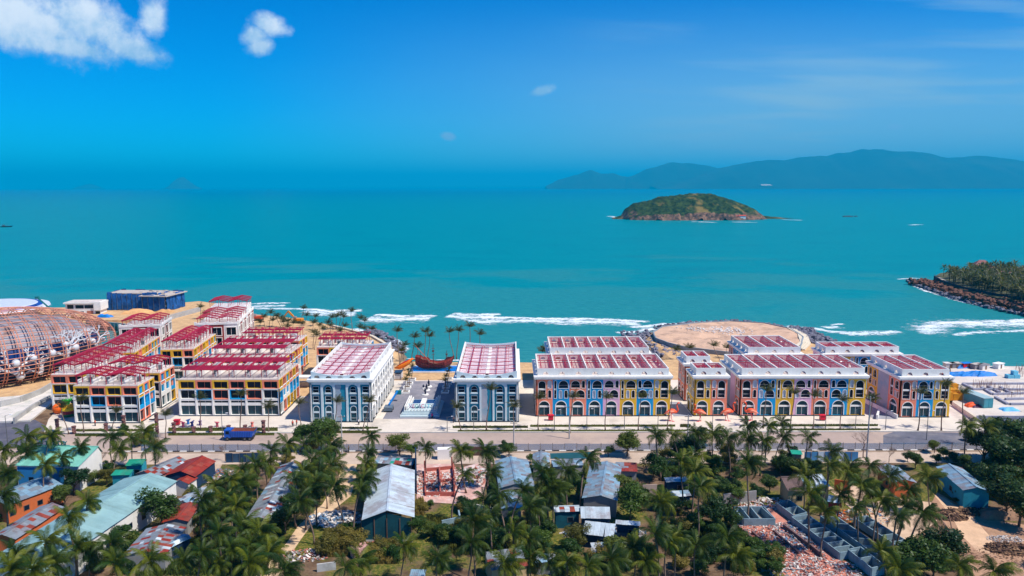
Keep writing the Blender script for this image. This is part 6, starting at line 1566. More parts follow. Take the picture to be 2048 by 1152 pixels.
debris('white waste on the bare yard', E_(1700, 890), (3.5, 1.6), 240, [DW, DG], 10, .3, smin=.06, smax=.25)
debris('scrap under the white torn roofs', C_(1500, 840), (8, 3), 380, [DW, DB_, DG], 12, .7, smin=.15, smax=.6)
debris('litter around the right hand palms', E_(640, 720), (6, 4), 260, [DW, DB_, DP, mat('debris_orange', (220, 110, 50), .8)], 13, .4, smin=.1, smax=.35)
debris('rubble beside the pink gate pillar', B_(1330, 890), (4, 1.8), 260, [DP, DG, DW], 14, .4, smin=.1, smax=.4)
# brick ruin walls
t = thing('brick_ruin', 'roofless red brick ruin with room walls left standing', 'ruin')
rb = mat('ruin_brick', (170, 92, 80), .9, .25, 1.2)
for a, b in ((C_(180, 380), C_(400, 360)), (C_(180, 470), C_(400, 450)), (C_(185, 560), C_(400, 560)), (C_(180, 380), C_(185, 560)), (C_(290, 375), C_(295, 560)), (C_(390, 340), C_(400, 570))):
    p, q = G(*a), G(*b); h = random.uniform(.5, 1.1); MB().bar(p + Vector((0, 0, h / 2)), q + Vector((0, 0, h / 2)), .3, h).build('wall', rb, t)
for u, v in ((380, 350), (395, 450), (400, 560), (180, 380)): p = G(*C_(u, v)); MB().box(p.x - .15, p.y - .15, 0, p.x + .15, p.y + .15, 2.6).build('pillar', rb, t)
BRU = [mat('brush_brown', (92, 66, 50), .95, .4, 1.5), mat('brush_dark', (66, 46, 38), .95, .4, 1.5), mat('brush_tan', (140, 108, 80), .95, .3, 1.5)]
debris('heap of dry brush beside the yard track', E_(1290, 725), (3.4, 1.8), 700, BRU, 41, .9, 'brush_heap', .15, .55)
debris('larger heap of dry brush at the right edge', E_(1740, 965), (4.2, 2.2), 900, BRU, 42, 1.1, 'brush_heap', .15, .6)
debris('dead twigs along the upper edge of the bare yard', E_(1430, 690), (6, 1.6), 600, BRU, 43, .5, 'brush_heap', .15, .6)
debris('earth clods scattered over the bare yard', E_(1600, 1020), (8, 4), 420, [BRU[2], mat('clod', (170, 132, 104), .95)], 44, .15, 'brush_heap', .06, .3)
tarp_heap('earth mound below the dark trees', G(*E_(1680, 720)), 9, 4, 2.0, mat('mound_earth', (150, 116, 92), .95, .25, .5, bump=.5), 43, 0, 'earth_mound', 'earth mound')
for i, (a, b) in enumerate(((E_(1210, 700), E_(1290, 850)), (E_(1290, 710), E_(1320, 870)))): p, q = G(*a, 1.5), G(*b); tag(MB().tube([p, q], [.1, .14], 7).build('cut_log', WOOD), 'leaning cut palm trunk, %s of two by the brush heap' % ('left', 'right')[i], 'log')
# ------------------------------------------------------------------ palms
def leafmat(name, a, b, tr=.35):
    m = bpy.data.materials.new(name); m.use_nodes = True
    N = NT(m.node_tree); bs = m.node_tree.nodes['Principled BSDF']
    oi = N.node('ShaderNodeObjectInfo').outputs['Random']; pos = N.node('ShaderNodeNewGeometry').outputs['Position']
    f = N.m('ADD', N.m('MULTIPLY', oi, .55), N.m('MULTIPLY', N.noise(pos, .9, 3, .6), .6))
    c = N.mix(N.ss(f, .25, .85), a, b)
    N.l.new(c, bs.inputs['Base Color']); bs.inputs['Roughness'].default_value = .5; bs.inputs['Specular IOR Level'].default_value = .3
    t = N.node('ShaderNodeBsdfTranslucent'); N.l.new(N.mix(.5, c, (.20, .22, .02)), t.inputs['Color'])
    ms = N.node('ShaderNodeMixShader'); ms.inputs[0].default_value = tr; o = [n for n in N.n if n.type == 'OUTPUT_MATERIAL'][0]
    N.l.new(bs.outputs[0], ms.inputs[1]); N.l.new(t.outputs[0], ms.inputs[2]); N.l.new(ms.outputs[0], o.inputs[0])
    return m
FR = leafmat('palm_leaf', (.016, .058, .006), (.165, .185, .010), .34); FRO = leafmat('palm_leaf_old', (.10, .075, .02), (.17, .12, .03)); FRY = leafmat('palm_leaf_young', (.04, .06, .018), (.11, .10, .03))
FRD = leafmat('palm_leaf_deep', (.010, .040, .006), (.075, .112, .010), .35)
BARK = mat('palm_bark', (128, 106, 92), .9, .25, 2.5, rnd=.15)
def frond_mesh(seed, droop, m, nl=30, L=1.0, side=0.):
    """pinnate leaf along +x, unit length, arching down, leaflets hanging"""
    rr = random.Random(seed); k = MB(); pts = []
    ang = .25; p = Vector((0, 0, 0)); S = 12
    for i in range(S + 1):
        pts.append(p.copy()); ang -= droop / S * (.4 + 1.2 * i / S); p = p + Vector((math.cos(ang), side * (i / S) ** 2 * .35, math.sin(ang))) * (L / S)
    k.tube(pts, [.014 * (1 - .8 * i / S) for i in range(S + 1)], 3, cap=False)
    for i in range(nl):
        f = .10 + .88 * i / (nl - 1); q = f * S; a = min(int(q), S - 1); c = pts[a].lerp(pts[a + 1], q - a); d = (pts[a + 1] - pts[a]).normalized()
        ll = .34 * (math.sin(PI * (.12 + .80 * f)) ** .8) * rr.uniform(.85, 1.15)
        for sg in (-1, 1):
            hang = rr.uniform(.3, 1.0) + .3 * f
            v = (Vector((0, sg, 0)) * .85 + d * .75 + Vector((0, .4 * side, -hang))).normalized() * ll
            w = d * .0125; mid = c + v * .55 + Vector((0, 0, .02)); e = c + v + Vector((0, 0, -.05 * ll / .3))
            k.add([c - w * .6, c + w * .6, mid + w, e, mid - w], [(0, 1, 2, 4), (4, 2, 3)])
    return k.mesh('frond', m)
FM = {'up': [frond_mesh(i, .9 + .2 * i, FR, 32, 1, (-.3, .5, .2)[i]) for i in range(3)], 'mid': [frond_mesh(5 + i, 1.5 + .25 * i, FR, 32, 1, (.6, -.2, .4)[i]) for i in range(3)],
      'low': [frond_mesh(9 + i, 2.0 + .25 * i, FR, 30, 1, .3) for i in range(2)], 'old': [frond_mesh(14, 2.2, FRO, 18, 1, .2), frond_mesh(15, 2.6, FRO, 16, 1, -.2)], 'young': [frond_mesh(20 + i, .8 + .4 * i, FRY, 18, 1, .3) for i in range(3)]}
FMD = {q: [] for q in ('up', 'mid', 'low')}
for q in FMD:
    for me in FM[q]:
        c = me.copy(); c.materials[0] = FRD; FMD[q].append(c)
def trunk_mesh(seed, lean):
    rr = random.Random(seed); pts, rad = [], []
    b = rr.uniform(-.04, .04)
    for i in range(11):
        f = i / 10; pts.append((lean * f ** 1.6 + b * math.sin(PI * f), b * .6 * math.sin(2 * PI * f), f)); rad.append((.019 if i else .032) * (1 - .35 * f))
    k = MB(); k.tube(pts, rad, 7); me = k.mesh('trunk', BARK, True); return me, Vector(pts[-1])
TRK = [trunk_mesh(i, l) for i, l in enumerate((0, .08, .14, .2, .28, .05))]
NUT = MB(); 
for j in range(7): NUT.sphere((.24 * math.cos(j * .9), .24 * math.sin(j * .9), -.25 - .1 * (j % 2)), .13, 6, 4)
NUTM = NUT.mesh('coconuts', mat('coconut', (120, 104, 40), .7))
WIND = R(-12)
placed = []
def palm(c, h, size, label, group, name='coconut_palm', nf=19, rr=random, young=False, base=None, z0=0.):
    """c: crown centre in the world (z = crown height)"""
    tm, top = (TRK[rr.randrange(6)] if base is None else TRK[0]); hh = c.z - z0
    a = rr.uniform(0, 2 * PI)
    if base is None:
        off = Vector((top.x * hh, top.y * hh, 0)); off.rotate(Matrix.Rotation(a, 3, 'Z')); loc = Vector((c.x - off.x, c.y - off.y, z0)); rot = (0, 0, a); L = hh
    else:
        loc = Vector(base); d = c - loc; L = d.length; rot = d.to_track_quat('Z', 'Y').to_euler()
    t = thing(name, label, 'palm tree', loc, 0, group)
    ts = 1.0 if L > 9 else .85
    inst(tm, 'trunk', t, (0, 0, 0), rot, (L * .95 * ts * (9 / max(L, 5)) if True else L, L * .95 * ts * (9 / max(L, 5)), L)) if base is not None else inst(tm, 'trunk', t, (0, 0, 0), rot, (L, L, L))
    cl_ = Vector((c.x, c.y, c.z)) - loc
    n = nf; deep = rr.random() < .5; FS = FMD if deep else FM; old = rr.uniform(.1, .7)
    for i in range(n):
        f = (i + .5) / n; az = i * 2.39996 + rr.uniform(-.25, .25)
        az = az + (.75 if not young else .5) * math.sin(WIND - az)
        if young:
            el = R(84 - 62 * f + rr.uniform(-8, 8)); me = FM['young'][rr.randrange(3)]; s_ = size * rr.uniform(.75, 1.05)
        else:
            el = R(76 - 108 * f ** 1.05 + rr.uniform(-9, 9)); kd = 'up' if f < .4 else 'mid' if f < .78 else 'low'
            el += .34 * math.cos(az - WIND - PI) * rr.uniform(.5, 1.4)
            me = rr.choice(FS[kd]); s_ = size * rr.uniform(.82, 1.1) * (.8 if f < .15 else 1)
            if f > .84 and rr.random() < old: me = FM['old'][rr.randrange(2)]; el -= .5
        o = inst(me, 'frond', t, cl_ + Vector((0, 0, .05)), (rr.uniform(-.3, .3), -el, az), (s_, s_, s_))
    if not young and size > 2.6: inst(NUTM, 'coconuts', t, cl_, 0, .9)
    return t
# street palms: (crown pixel, base pixel)
st_p = [((122, 815), (137, 866)), ((161, 801), (167, 863)), ((231, 824), (223, 857)), ((330, 831), (331, 875)), ((399, 798), (401, 858)), ((481, 791), (480, 862)), ((535, 816), (537, 862)), ((597, 808), (602, 858)),
        ((673, 805), (667, 862)), ((737, 805), (725, 862)), ((912, 817), (921, 861)), ((980, 781), (972, 861)), ((1027, 815), (1027, 862)), ((1077, 799), (1076, 860)), ((1144, 797), (1139, 866)), ((1212, 798), (1210, 861)), ((1281, 797), (1276, 861)), ((1344, 790), (1334, 862)),
        ((1532, 784), (1526, 858)), ((1588, 790), (1581, 858)), ((1628, 795), (1625, 860)), ((1684, 804), (1680, 861)), ((1744, 803), (1737, 861)), ((1840, 790), (1835, 863)), ((1891, 775), (1882, 863)), ((1926, 790), (1922, 863)), ((1933, 853), (1932, 892))]
ords = 'first second third fourth fifth sixth seventh eighth ninth tenth eleventh twelfth thirteenth fourteenth fifteenth sixteenth seventeenth eighteenth nineteenth twentieth'.split()
ords += ['twenty-' + o for o in ords[:9]]; ords += ['thirtieth'] + ['thirty-' + o for o in ords[:9]]; ords += ['fortieth'] + ['forty-' + o for o in ords[:9]]; ords += ['fiftieth'] + ['fifty-' + o for o in ords[:9]]; ords += ['sixtieth'] + ['sixty-' + o for o in ords[:9]]; ords += ['seventieth'] + ['seventy-' + o for o in ords[:9]]; ords += ['eightieth'] + ['eighty-' + o for o in ords[:9]]; ords += ['ninetieth'] + ['ninety-' + o for o in ords[:9]]
ords += ['hundredth'] + ['hundred-and-' + o for o in ords[:60]]
rr = random.Random(3)
def two_px(cp, bp, z=.1):
    b = G(*bp, z); zz = ZAT(cp[1], b.y); return Vector((XAT(cp[0], cp[1], b.y), b.y, zz)), b
for i, (cp, bp) in enumerate(st_p):
    c, b = two_px(cp, bp); palm(c, 0, 2.8, 'slender street palm, %s from the left along the boulevard' % ords[i], 'slender palms along the boulevard', 'street_palm', 17, rr, True, b)
    if i % 2 == 0:
        pass
def z7(x, y): return (420 + x / 6.0235, 580 + y / 6.0235)
def z4p(x, y): return (760 + x / 5.759, 660 + y / 5.759)
def z8(x, y): return (760 + x / 6.827, 600 + y / 6.827)
def z44(x, y): return (1040 + x / 4.655, 640 + y / 4.655)
def zh(x, y): return (120 + x / 6.4, 570 + y / 6.4)
be = [(z7(1125, 225), z7(1105, 340)), (z7(730, 280), z7(712, 435)), (z7(800, 320), z7(850, 440)), (z7(850, 350), z7(870, 445)), (z7(1160, 310), z7(1130, 425)), (z7(1270, 325), z7(1230, 430)), (z7(1465, 335), z7(1480, 480)), (z7(1520, 325), z7(1520, 462)), (z7(1575, 305), z7(1550, 472)), (z7(1612, 330), z7(1560, 475)), (z7(1700, 260), z7(1712, 505)), (z7(1810, 345), z7(1790, 435)), (z7(1860, 375), z7(1850, 445)), (z7(1620, 440), z7(1618, 525)), (z7(1315, 430), z7(1322, 560)), (z7(1355, 470), z7(1355, 545)), (z7(1800, 455), z7(1795, 530)), (z7(1850, 470), z7(1850, 530)), (z7(1245, 515), z7(1242, 700)), (z7(1278, 545), z7(1258, 712)), (z7(1450, 430), z7(1450, 530)), (z7(1245, 400), z7(1235, 480)), (z7(880, 385), z7(880, 460)), (z7(935, 380), z7(935, 460)), (z7(1000, 400), z7(995, 470)), (z7(930, 445), z7(930, 500)), (z7(600, 395), z7(600, 430)), (z7(645, 330), z7(655, 430)), (z7(750, 370), z7(755, 440)), (z7(1105, 410), z7(1105, 450)), (z7(1420, 400), z7(1410, 470)), (z7(1945, 475), z7(1940, 510)), (z7(1565, 495), z7(1560, 560)), (zh(1795, 285), zh(1800, 430)), (zh(1850, 370), zh(1850, 440)), (zh(725, 640), zh(720, 700))]
for i, (cp, bp) in enumerate(be):
    c, b = two_px(cp, bp, 0.); palm(c, 0, 2.6 if b.y < 330 else 3.0, 'young beach palm, %s in the grove on the sandy point counted by planting' % ords[i] if i < 33 else ('tall headland palm by the retaining wall', 'short headland palm by the retaining wall', 'lone palm in front of the green basin')[i - 33], 'young palms on the sand', 'beach_palm', 16, rr, True, b)
pp_ = [(z4p(195, 20), z4p(225, 430)), (z4p(395, 90), z4p(360, 372)), (z4p(275, 185), z4p(265, 335)), (z4p(240, 245), z4p(240, 405)), (z4p(430, 205), z4p(432, 372)), (z4p(520, 30), z4p(512, 355)), (z4p(570, 80), z4p(545, 372)), (z4p(795, 30), z4p(850, 335)), (z4p(905, 15), z4p(880, 335)), (z8(1225, 370), z8(1220, 905)), (z8(1360, 480), z8(1345, 905)), (z4p(290, 575), z4p(290, 735)), (z4p(318, 530), z4p(315, 680)), (z4p(338, 485), z4p(340, 640)), (z4p(365, 425), z4p(367, 585)), (z4p(745, 590), z4p(745, 735)), (z4p(752, 540), z4p(755, 680)), (z4p(772, 485), z4p(775, 640)), (z4p(792, 450), z4p(792, 585)), (z44(205, 300), z44(205, 395)), (z44(228, 278), z44(225, 390)), (z44(1450, 290), z44(1455, 370)), (z44(1575, 270), z44(1570, 340)), (z44(1800, 250), z44(1860, 390)), (z44(1920, 270), z44(1915, 360))]
pq = ['tallest beach palm behind the left blue building', 'palm with the widest crown left of the ship', 'short palm second from the left of the ship plaza', 'shortest palm by the fish sculpture', 'palm at the left end of the ship', 'left of the twin palms behind the ship', 'right of the twin palms behind the ship', 'leaning palm right of the ship', 'upright palm right of the leaning one', 'palm behind the right blue building, taller one', 'palm behind the right blue building, shorter one', 'nearest left plaza planter palm', 'second left plaza planter palm', 'third left plaza planter palm', 'farthest left plaza planter palm', 'nearest right plaza planter palm', 'second right plaza planter palm', 'third right plaza planter palm', 'farthest right plaza planter palm', 'left small palm beside the white parapet building', 'right small palm beside the white parapet building', 'small palm before the grey fill wall, left', 'small palm before the grey fill wall, middle', 'leaning palm before the grey fill wall', 'small palm at the corner of the three bay building']
for i, (cp, bp) in enumerate(pp_):
    c, b = two_px(cp, bp, 0.); palm(c, 0, 1.7 if 11 <= i <= 18 else 3.0, pq[i], 'palms around the ship plaza', 'beach_palm', 17, rr, True, b)

# foreground coconut palms: crown pixels from the photograph
fg = [A(40, 400), A(195, 120), A(190, 235), A(330, 330), A(450, 270), A(580, 205), A(370, 118), A(815, 130), A(870, 220), A(960, 130), A(1060, 85), A(1130, 200), A(500, 720), A(640, 600), A(330, 900), A(110, 1000), A(70, 1110), A(380, 1060), A(230, 1110), A(650, 960), A(820, 900), A(560, 930), A(840, 1050), A(1100, 1040), A(1350, 1030), A(1480, 585), A(1510, 700), A(1650, 585), A(20, 560), A(20, 220),
      B_(520, 220), B_(640, 175), B_(760, 180), B_(860, 140), B_(960, 195), B_(900, 255), B_(820, 300), B_(760, 390), B_(880, 400), B_(690, 440), B_(985, 500), B_(730, 600), B_(850, 470), B_(480, 320), B_(400, 320), B_(300, 370), B_(215, 440), B_(350, 440), B_(110, 480), B_(210, 570), B_(260, 640), B_(300, 790), B_(430, 830), B_(380, 920), B_(60, 690), B_(130, 830), B_(230, 960), B_(350, 1060), B_(120, 1060), B_(10, 980), B_(1250, 125), B_(1235, 240), B_(1220, 330), B_(1200, 440), B_(1180, 515), B_(1655, 205), B_(1500, 930), B_(1750, 1020), B_(1170, 1040), B_(1070, 1090), B_(620, 1115), B_(500, 990), B_(800, 520), B_(960, 330), B_(300, 480),
      C_(440, 230), C_(470, 400), C_(620, 235), C_(660, 390), C_(620, 600), C_(720, 560), C_(1080, 470), C_(1040, 400), C_(1120, 520), C_(950, 650), C_(1010, 570), C_(830, 840), C_(540, 750), C_(520, 910), C_(250, 1040), C_(760, 1070), C_(940, 880), C_(1220, 380), C_(1380, 290), C_(1230, 1050), C_(1090, 1050), C_(1550, 1040), C_(1730, 960), C_(960, 1030), C_(900, 520), C_(1380, 1090), C_(660, 700),
      D_(410, 120), D_(530, 120), D_(700, 100), D_(830, 110), D_(940, 140), D_(1085, 50), D_(1080, 150), D_(1200, 165), D_(1240, 50), D_(1335, 25), D_(1345, 140), D_(1530, 140), D_(680, 280), D_(600, 320), D_(700, 390), D_(1090, 320), D_(740, 500), D_(440, 610), D_(1510, 420), D_(1540, 560), D_(1655, 690), D_(1700, 245), D_(1690, 350), D_(1825, 395), D_(400, 850), D_(490, 910), D_(705, 930), D_(935, 880), D_(240, 960), D_(560, 870), D_(1000, 1010), D_(330, 1050),
      E_(555, 350), E_(700, 350), E_(850, 430), E_(640, 490), E_(990, 530), E_(1130, 440), E_(590, 650), E_(790, 610), E_(900, 730), E_(1090, 700), E_(780, 980), E_(1360, 1080), E_(1620, 1130), E_(1420, 62), E_(1555, 65), E_(1660, 60), E_(480, 560), E_(960, 640), E_(700, 560), E_(920, 1110)]
rr = random.Random(21); cnt = 0; used = []
for (u, v) in fg:
    h = rr.uniform(6.4, 10.6) if v < 1085 else rr.uniform(6.0, 8.5)
    if v < 875: h = rr.uniform(8.0, 10.5)
    c = G(u, v, h)
    if any((c - q).length < 1.3 for q in used): continue
    used.append(c)
    x_ = 'left' if u < 680 else 'middle' if u < 1370 else 'right'; y_ = 'close to the road' if c.y > 160 else 'in the middle ground' if c.y > 140 else 'near the bottom edge'
    palm(c, h, rr.uniform(2.7, 4.0), 'coconut palm %s of the picture %s, %s in the grove' % (x_, y_, ords[cnt]), 'coconut palms in the foreground', 'coconut_palm', rr.randint(17, 28), rr); cnt += 1

# headland palms: small, one mesh each
def whole_palm(seed):
    r2 = random.Random(seed); k = MB(); h = 1.0; k.tube([(0, 0, -.9), (.02, 0, -.4), (0, 0, 0)], [.03, .02, .02], 5)
    for i in range(16):
        f = (i + .5) / 16; az = i * 2.4; el = R(70 - 100 * f); d = Vector((math.cos(az) * math.cos(el), math.sin(az) * math.cos(el), math.sin(el))); L = .62
        sd = Vector((-math.sin(az), math.cos(az), 0)); p0 = Vector((0, 0, 0)); p1 = d * L * .55; p2 = d * L + Vector((0, 0, -.14))
        k.add([p0, p1 + sd * .07 - Vector((0, 0, .03)), p2, p1 - sd * .07 - Vector((0, 0, .03)), p1], [(0, 1, 4), (1, 2, 4), (4, 2, 3), (0, 4, 3)])
    return k.mesh('headland_palm', (leafmat('far_palm_leaf', (.020, .045, .015), (.085, .085, .03)) if 'FP' not in globals() else FP))
FP = leafmat('far_palm_leaf', (.022, .052, .016), (.095, .095, .030))
WP = [whole_palm(i) for i in range(4)]
rr = random.Random(8); k_ = 0
while k_ < 240:
    u, v = rr.uniform(1882, 2075), rr.uniform(545, 622)
    if v < 553 - (u - 1885) * .03 or v > 566 + (u - 1885) * .26: continue
    b = G(u, v, 1.8); h = rr.uniform(5.5, 8.5)
    o = inst(WP[k_ % 4], 'headland_palm', None, b + Vector((0, 0, h * .9)), rr.uniform(0, 6), h)
    tag(o, 'green palm in the dense grove on the rocky headland', 'palm tree', 'palms on the rocky headland'); k_ += 1

# ------------------------------------------------------------------ broadleaf trees and shrubs
def leaf_cloud(seed, n, lobes, ls, m, name='crown', flat=.95):
    r2 = random.Random(seed); k = MB(); L = []
    for _ in range(lobes):
        a, b = r2.uniform(0, 2 * PI), r2.uniform(-.3, 1); rad = r2.uniform(.15, .62); L.append((Vector((math.cos(a) * rad, math.sin(a) * rad, b * .55)), r2.uniform(.22, .40)))
    for _ in range(n):
        c, r_ = r2.choice(L); d = Vector((r2.gauss(0, 1), r2.gauss(0, 1), r2.gauss(.25, 1))).normalized(); p = c + d * r_ * (r2.random() ** .35) ; p.z *= flat
        u = Vector((r2.gauss(0, 1), r2.gauss(0, 1), r2.gauss(0, .5))).normalized(); w = d.cross(u)
        if w.length < .05: continue
        w.normalize(); s_ = ls * r2.uniform(.6, 1.4); k.add([p - u * s_, p + w * s_ * .55, p + u * s_, p - w * s_ * .55], [(0, 1, 2, 3)])
    return k.mesh(name, m)
LD = leafmat('leaf_dark', (.009, .036, .007), (.046, .092, .012), .25); LM = leafmat('leaf_mid', (.018, .060, .008), (.075, .130, .014), .3); LL = leafmat('leaf_light', (.050, .095, .014), (.130, .165, .022), .35); LO = leafmat('leaf_ochre', (.10, .10, .016), (.22, .17, .03), .3)
CRN = {q: [leaf_cloud(31 + 7 * j + i, 4200, 15, .050, m) for i in range(3)] for j, (q, m) in enumerate((('d', LD), ('m', LM), ('l', LL), ('o', LO)))}
def limb_mesh(seed):
    r2 = random.Random(seed); k = MB(); k.tube([(0, 0, 0), (.02, .01, .35), (0, 0, .6)], [.05, .04, .03], 7)
    for i in range(6):
        a = i * 1.05; k.tube([(0, 0, .3 + .05 * i), (math.cos(a) * .16, math.sin(a) * .16, .5 + .05 * i), (math.cos(a) * .34, math.sin(a) * .34, .72 + .04 * i)], [.024, .016, .006], 5)
    return k.mesh('trunk', mat('tree_bark', (96, 78, 64), .9, .2, 2))
LIMB = [limb_mesh(i) for i in range(2)]
def tree(u, v, r_, q, label, h=None, name='broadleaf_tree', group='broadleaf trees in front of the road', fl=1.):
    h = h or r_ * .95; c = G(u, v, h); t = thing(name, label, 'tree' if r_ > 1.6 else 'shrub', (c.x, c.y, 0), rr.uniform(0, 6), group)
    inst(rr.choice(LIMB), 'trunk', t, (0, 0, 0), 0, (h * 1.1, h * 1.1, h * 1.15)); inst(rr.choice(CRN[q]), 'crown', t, (0, 0, h), rr.uniform(0, 6), (r_ * 1.15, r_ * 1.15, r_ * fl)); return t
for i, (p, r_, q, lb) in enumerate(((A(1180, 635), 4.6, 'd', 'dark round tree beside the teal hall'), (A(540, 440), 3.4, 'd', 'dark tree between palms left of the teal hall'), (A(470, 545), 2.8, 'l', 'yellow green tree at the left of the teal hall'), (A(780, 405), 2.2, 'o', 'ochre green bush at the far end of the teal hall'), (A(690, 420), 1.8, 'l', 'light bush next to the ochre one'), (A(900, 850), 3.0, 'm', 'green tree at the near side of the teal hall'), (A(960, 880), 2.0, 'l', 'light green shrub right of that tree'),
        (B_(900, 90), 5.0, 'm', 'large flowering green tree by the road left of centre'), (B_(780, 110), 4.0, 'm', 'left half of the large tree by the road'), (B_(960, 60), 3.2, 'l', 'lighter crown beside the large road tree'), (B_(620, 710), 3.6, 'd', 'dark tree between long roof and track'), (B_(640, 620), 2.6, 'd', 'dark bush behind it'), (B_(1470, 170), 3.2, 'l', 'bright green spreading tree by the road in the centre'), (B_(1560, 220), 2.2, 'm', 'small tree right of the bright spreading one'), (B_(1600, 780), 2.6, 'm', 'bush at the near right corner of the metal shed'), (B_(1440, 800), 1.8, 'd', 'dark bush in front of the metal shed'), (B_(1270, 790), 1.6, 'm', 'bush left in front of the metal shed'), (B_(1700, 800), 1.8, 'l', 'light bush below the ruin'), (B_(1800, 820), 2.0, 'm', 'bush below the small yard wall'),
        (C_(800, 215), 2.2, 'm', 'small tree by the road right of the ruins'), (C_(760, 195), 1.8, 'd', 'darker half of the small road tree'), (C_(1310, 500), 2.8, 'm', 'bush under the slender lone palm'), (C_(1270, 440), 2.0, 'l', 'light bush behind it'), (C_(1490, 560), 1.8, 'd', 'blue green bush by the pale roof'), (C_(1300, 850), 2.8, 'o', 'ochre tree before the teal net hut'), (C_(1250, 960), 2.6, 'm', 'green bush below the ochre tree'), (C_(1560, 960), 2.8, 'l', 'light tree over the white sheets'), (C_(1460, 1000), 2.2, 'o', 'ochre bush over the white sheets'), (C_(720, 900), 2.6, 'm', 'bush left of the dark dead palm'), (C_(640, 850), 2.4, 'm', 'bush near the bottom centre'), (C_(800, 760), 2.6, 'd', 'dark bush behind the dead palm'), (C_(1060, 900), 2.6, 'm', 'mid green bush at the bottom centre'), (C_(420, 830), 2.4, 'm', 'bush below the small wall'), (C_(330, 850), 2.0, 'l', 'light bush below the small wall'), (C_(960, 280), 1.4, 'l', 'light shrub between two grey roofs'), (C_(480, 620), 1.6, 'd', 'shrub at the ruin corner'), (C_(220, 620), 1.2, 'm', 'small shrub by the ruin'),
        (D_(200, 165), 3.8, 'l', 'light green tree by the road near the flamingos'), (D_(60, 230), 1.6, 'l', 'thin shrub left of that tree'), (D_(390, 330), 3.6, 'm', 'loose tree between roofs and palms'), (D_(640, 210), 4.2, 'd', 'dark tree beneath the road palms'), (D_(560, 250), 3.2, 'd', 'dark crown left of it'), (D_(820, 300), 2.8, 'm', 'tree beside the yellow flowering one'), (D_(920, 225), 2.4, 'o', 'yellow flowering tree near the road'), (D_(960, 300), 2.2, 'o', 'sparse ochre tree in front of the yellow one'), (D_(220, 590), 4.4, 'm', 'large light green tree in the centre right'), (D_(150, 480), 2.6, 'l', 'top of the large light green tree'), (D_(880, 670), 3.8, 'd', 'dark thicket left of the brick pens, upper'), (D_(830, 720), 3.0, 'd', 'dark thicket left of the brick pens, lower'), (D_(960, 740), 2.4, 'd', 'dark bush at the brick pens'), (D_(1000, 540), 2.2, 'm', 'bush above the grey brown wall'), (D_(930, 530), 2.0, 'm', 'bush left above the wall'), (D_(1250, 470), 2.4, 'l', 'light green bush beside the tan house'), (D_(1330, 330), 2.8, 'd', 'dark shrubs near the road palms, left'), (D_(1430, 340), 2.6, 'd', 'dark shrubs near the road palms, right'), (D_(1560, 350), 2.4, 'd', 'dark shrub behind the tan houses'), (D_(700, 760), 2.6, 'm', 'bush below the dark thicket'), (D_(620, 790), 2.2, 'o', 'ochre bush at the lower centre right'), (D_(1180, 980), 2.2, 'm', 'bush beside the orange board'), (D_(1300, 1080), 1.8, 'm', 'shrub below the orange board'), (D_(1060, 1110), 2.4, 'o', 'ochre bush at the bottom'), (D_(560, 640), 2.2, 'd', 'dark bush by the tilted roof'), (D_(840, 830), 2.0, 'm', 'bush right of the bottom palms'),
        (E_(1045, 300), 2.4, 'd', 'round clipped tree by the near road'), (E_(985, 275), 1.4, 'd', 'small round shrub left of it'), (E_(1185, 200), 1.9, 'l', 'light upright tree by the near road'), (E_(1250, 245), 1.7, 'l', 'second light tree by the near road'), (E_(1200, 290), 1.4, 'd', 'low dark shrub under the light trees'), (E_(1410, 310), 2.2, 'm', 'bush left of the big dark trees'), (E_(1560, 200), 4.2, 'd', 'big dark tree, left of the mass at the right edge'), (E_(1680, 150), 5.0, 'd', 'tallest big dark tree at the right edge'), (E_(1800, 140), 5.0, 'm', 'big tree at the right edge, rear'), (E_(1700, 290), 4.6, 'd', 'big dark tree in front of the tallest'), (E_(1820, 300), 4.6, 'd', 'big dark tree at the right edge, front'), (E_(1480, 380), 2.4, 'm', 'bush behind the blue grey long roof'), (E_(1270, 430), 1.9, 'm', 'small tree against the blue grey long roof'), (E_(1640, 440), 3.4, 'd', 'dark tree by the green canopy'), (E_(1580, 540), 3.0, 'd', 'dark tree below the blue grey roof'), (E_(1720, 560), 4.0, 'd', 'deep dark tree mass below the canopy'), (E_(1820, 620), 4.0, 'd', 'deep dark tree at the right edge above the yard'), (E_(1820, 470), 3.6, 'd', 'dark crown at the right edge, middle'), (E_(1250, 920), 4.2, 'd', 'large green tree at the bottom right, upper crown'), (E_(1050, 1020), 4.2, 'd', 'large green tree at the bottom right, left crown'), (E_(1180, 1060), 3.6, 'm', 'lower crown of the bottom right trees'), (E_(960, 1100), 2.6, 'm', 'bush at the bottom left of that tree'), (E_(1370, 560), 1.4, 'm', 'shrub at the wall of the blue annex'), (E_(1880, 240), 5.0, 'd', 'outermost dark tree at the right edge'))):
    rr = random.Random(100 + i); r_ *= 1.25 if (p[0] > 1930 and r_ > 3) else 1.0; tree(*p, r_, q, lb, None, 'broadleaf_tree' if r_ > 1.6 else 'shrub')
# the same mass of trees goes on past both edges of the view
rr = random.Random(9)
for i in range(16):
    side = i % 2; u = rr.uniform(2130, 2320) if side else rr.uniform(-260, -60); v = rr.uniform(880, 1120)
    tree(u, v, rr.uniform(3.0, 5.0), 'd' if i % 3 else 'm', 'tree of the grove continuing beyond the %s edge, %s one' % (('left', 'right')[side], ords[i // 2]), None)
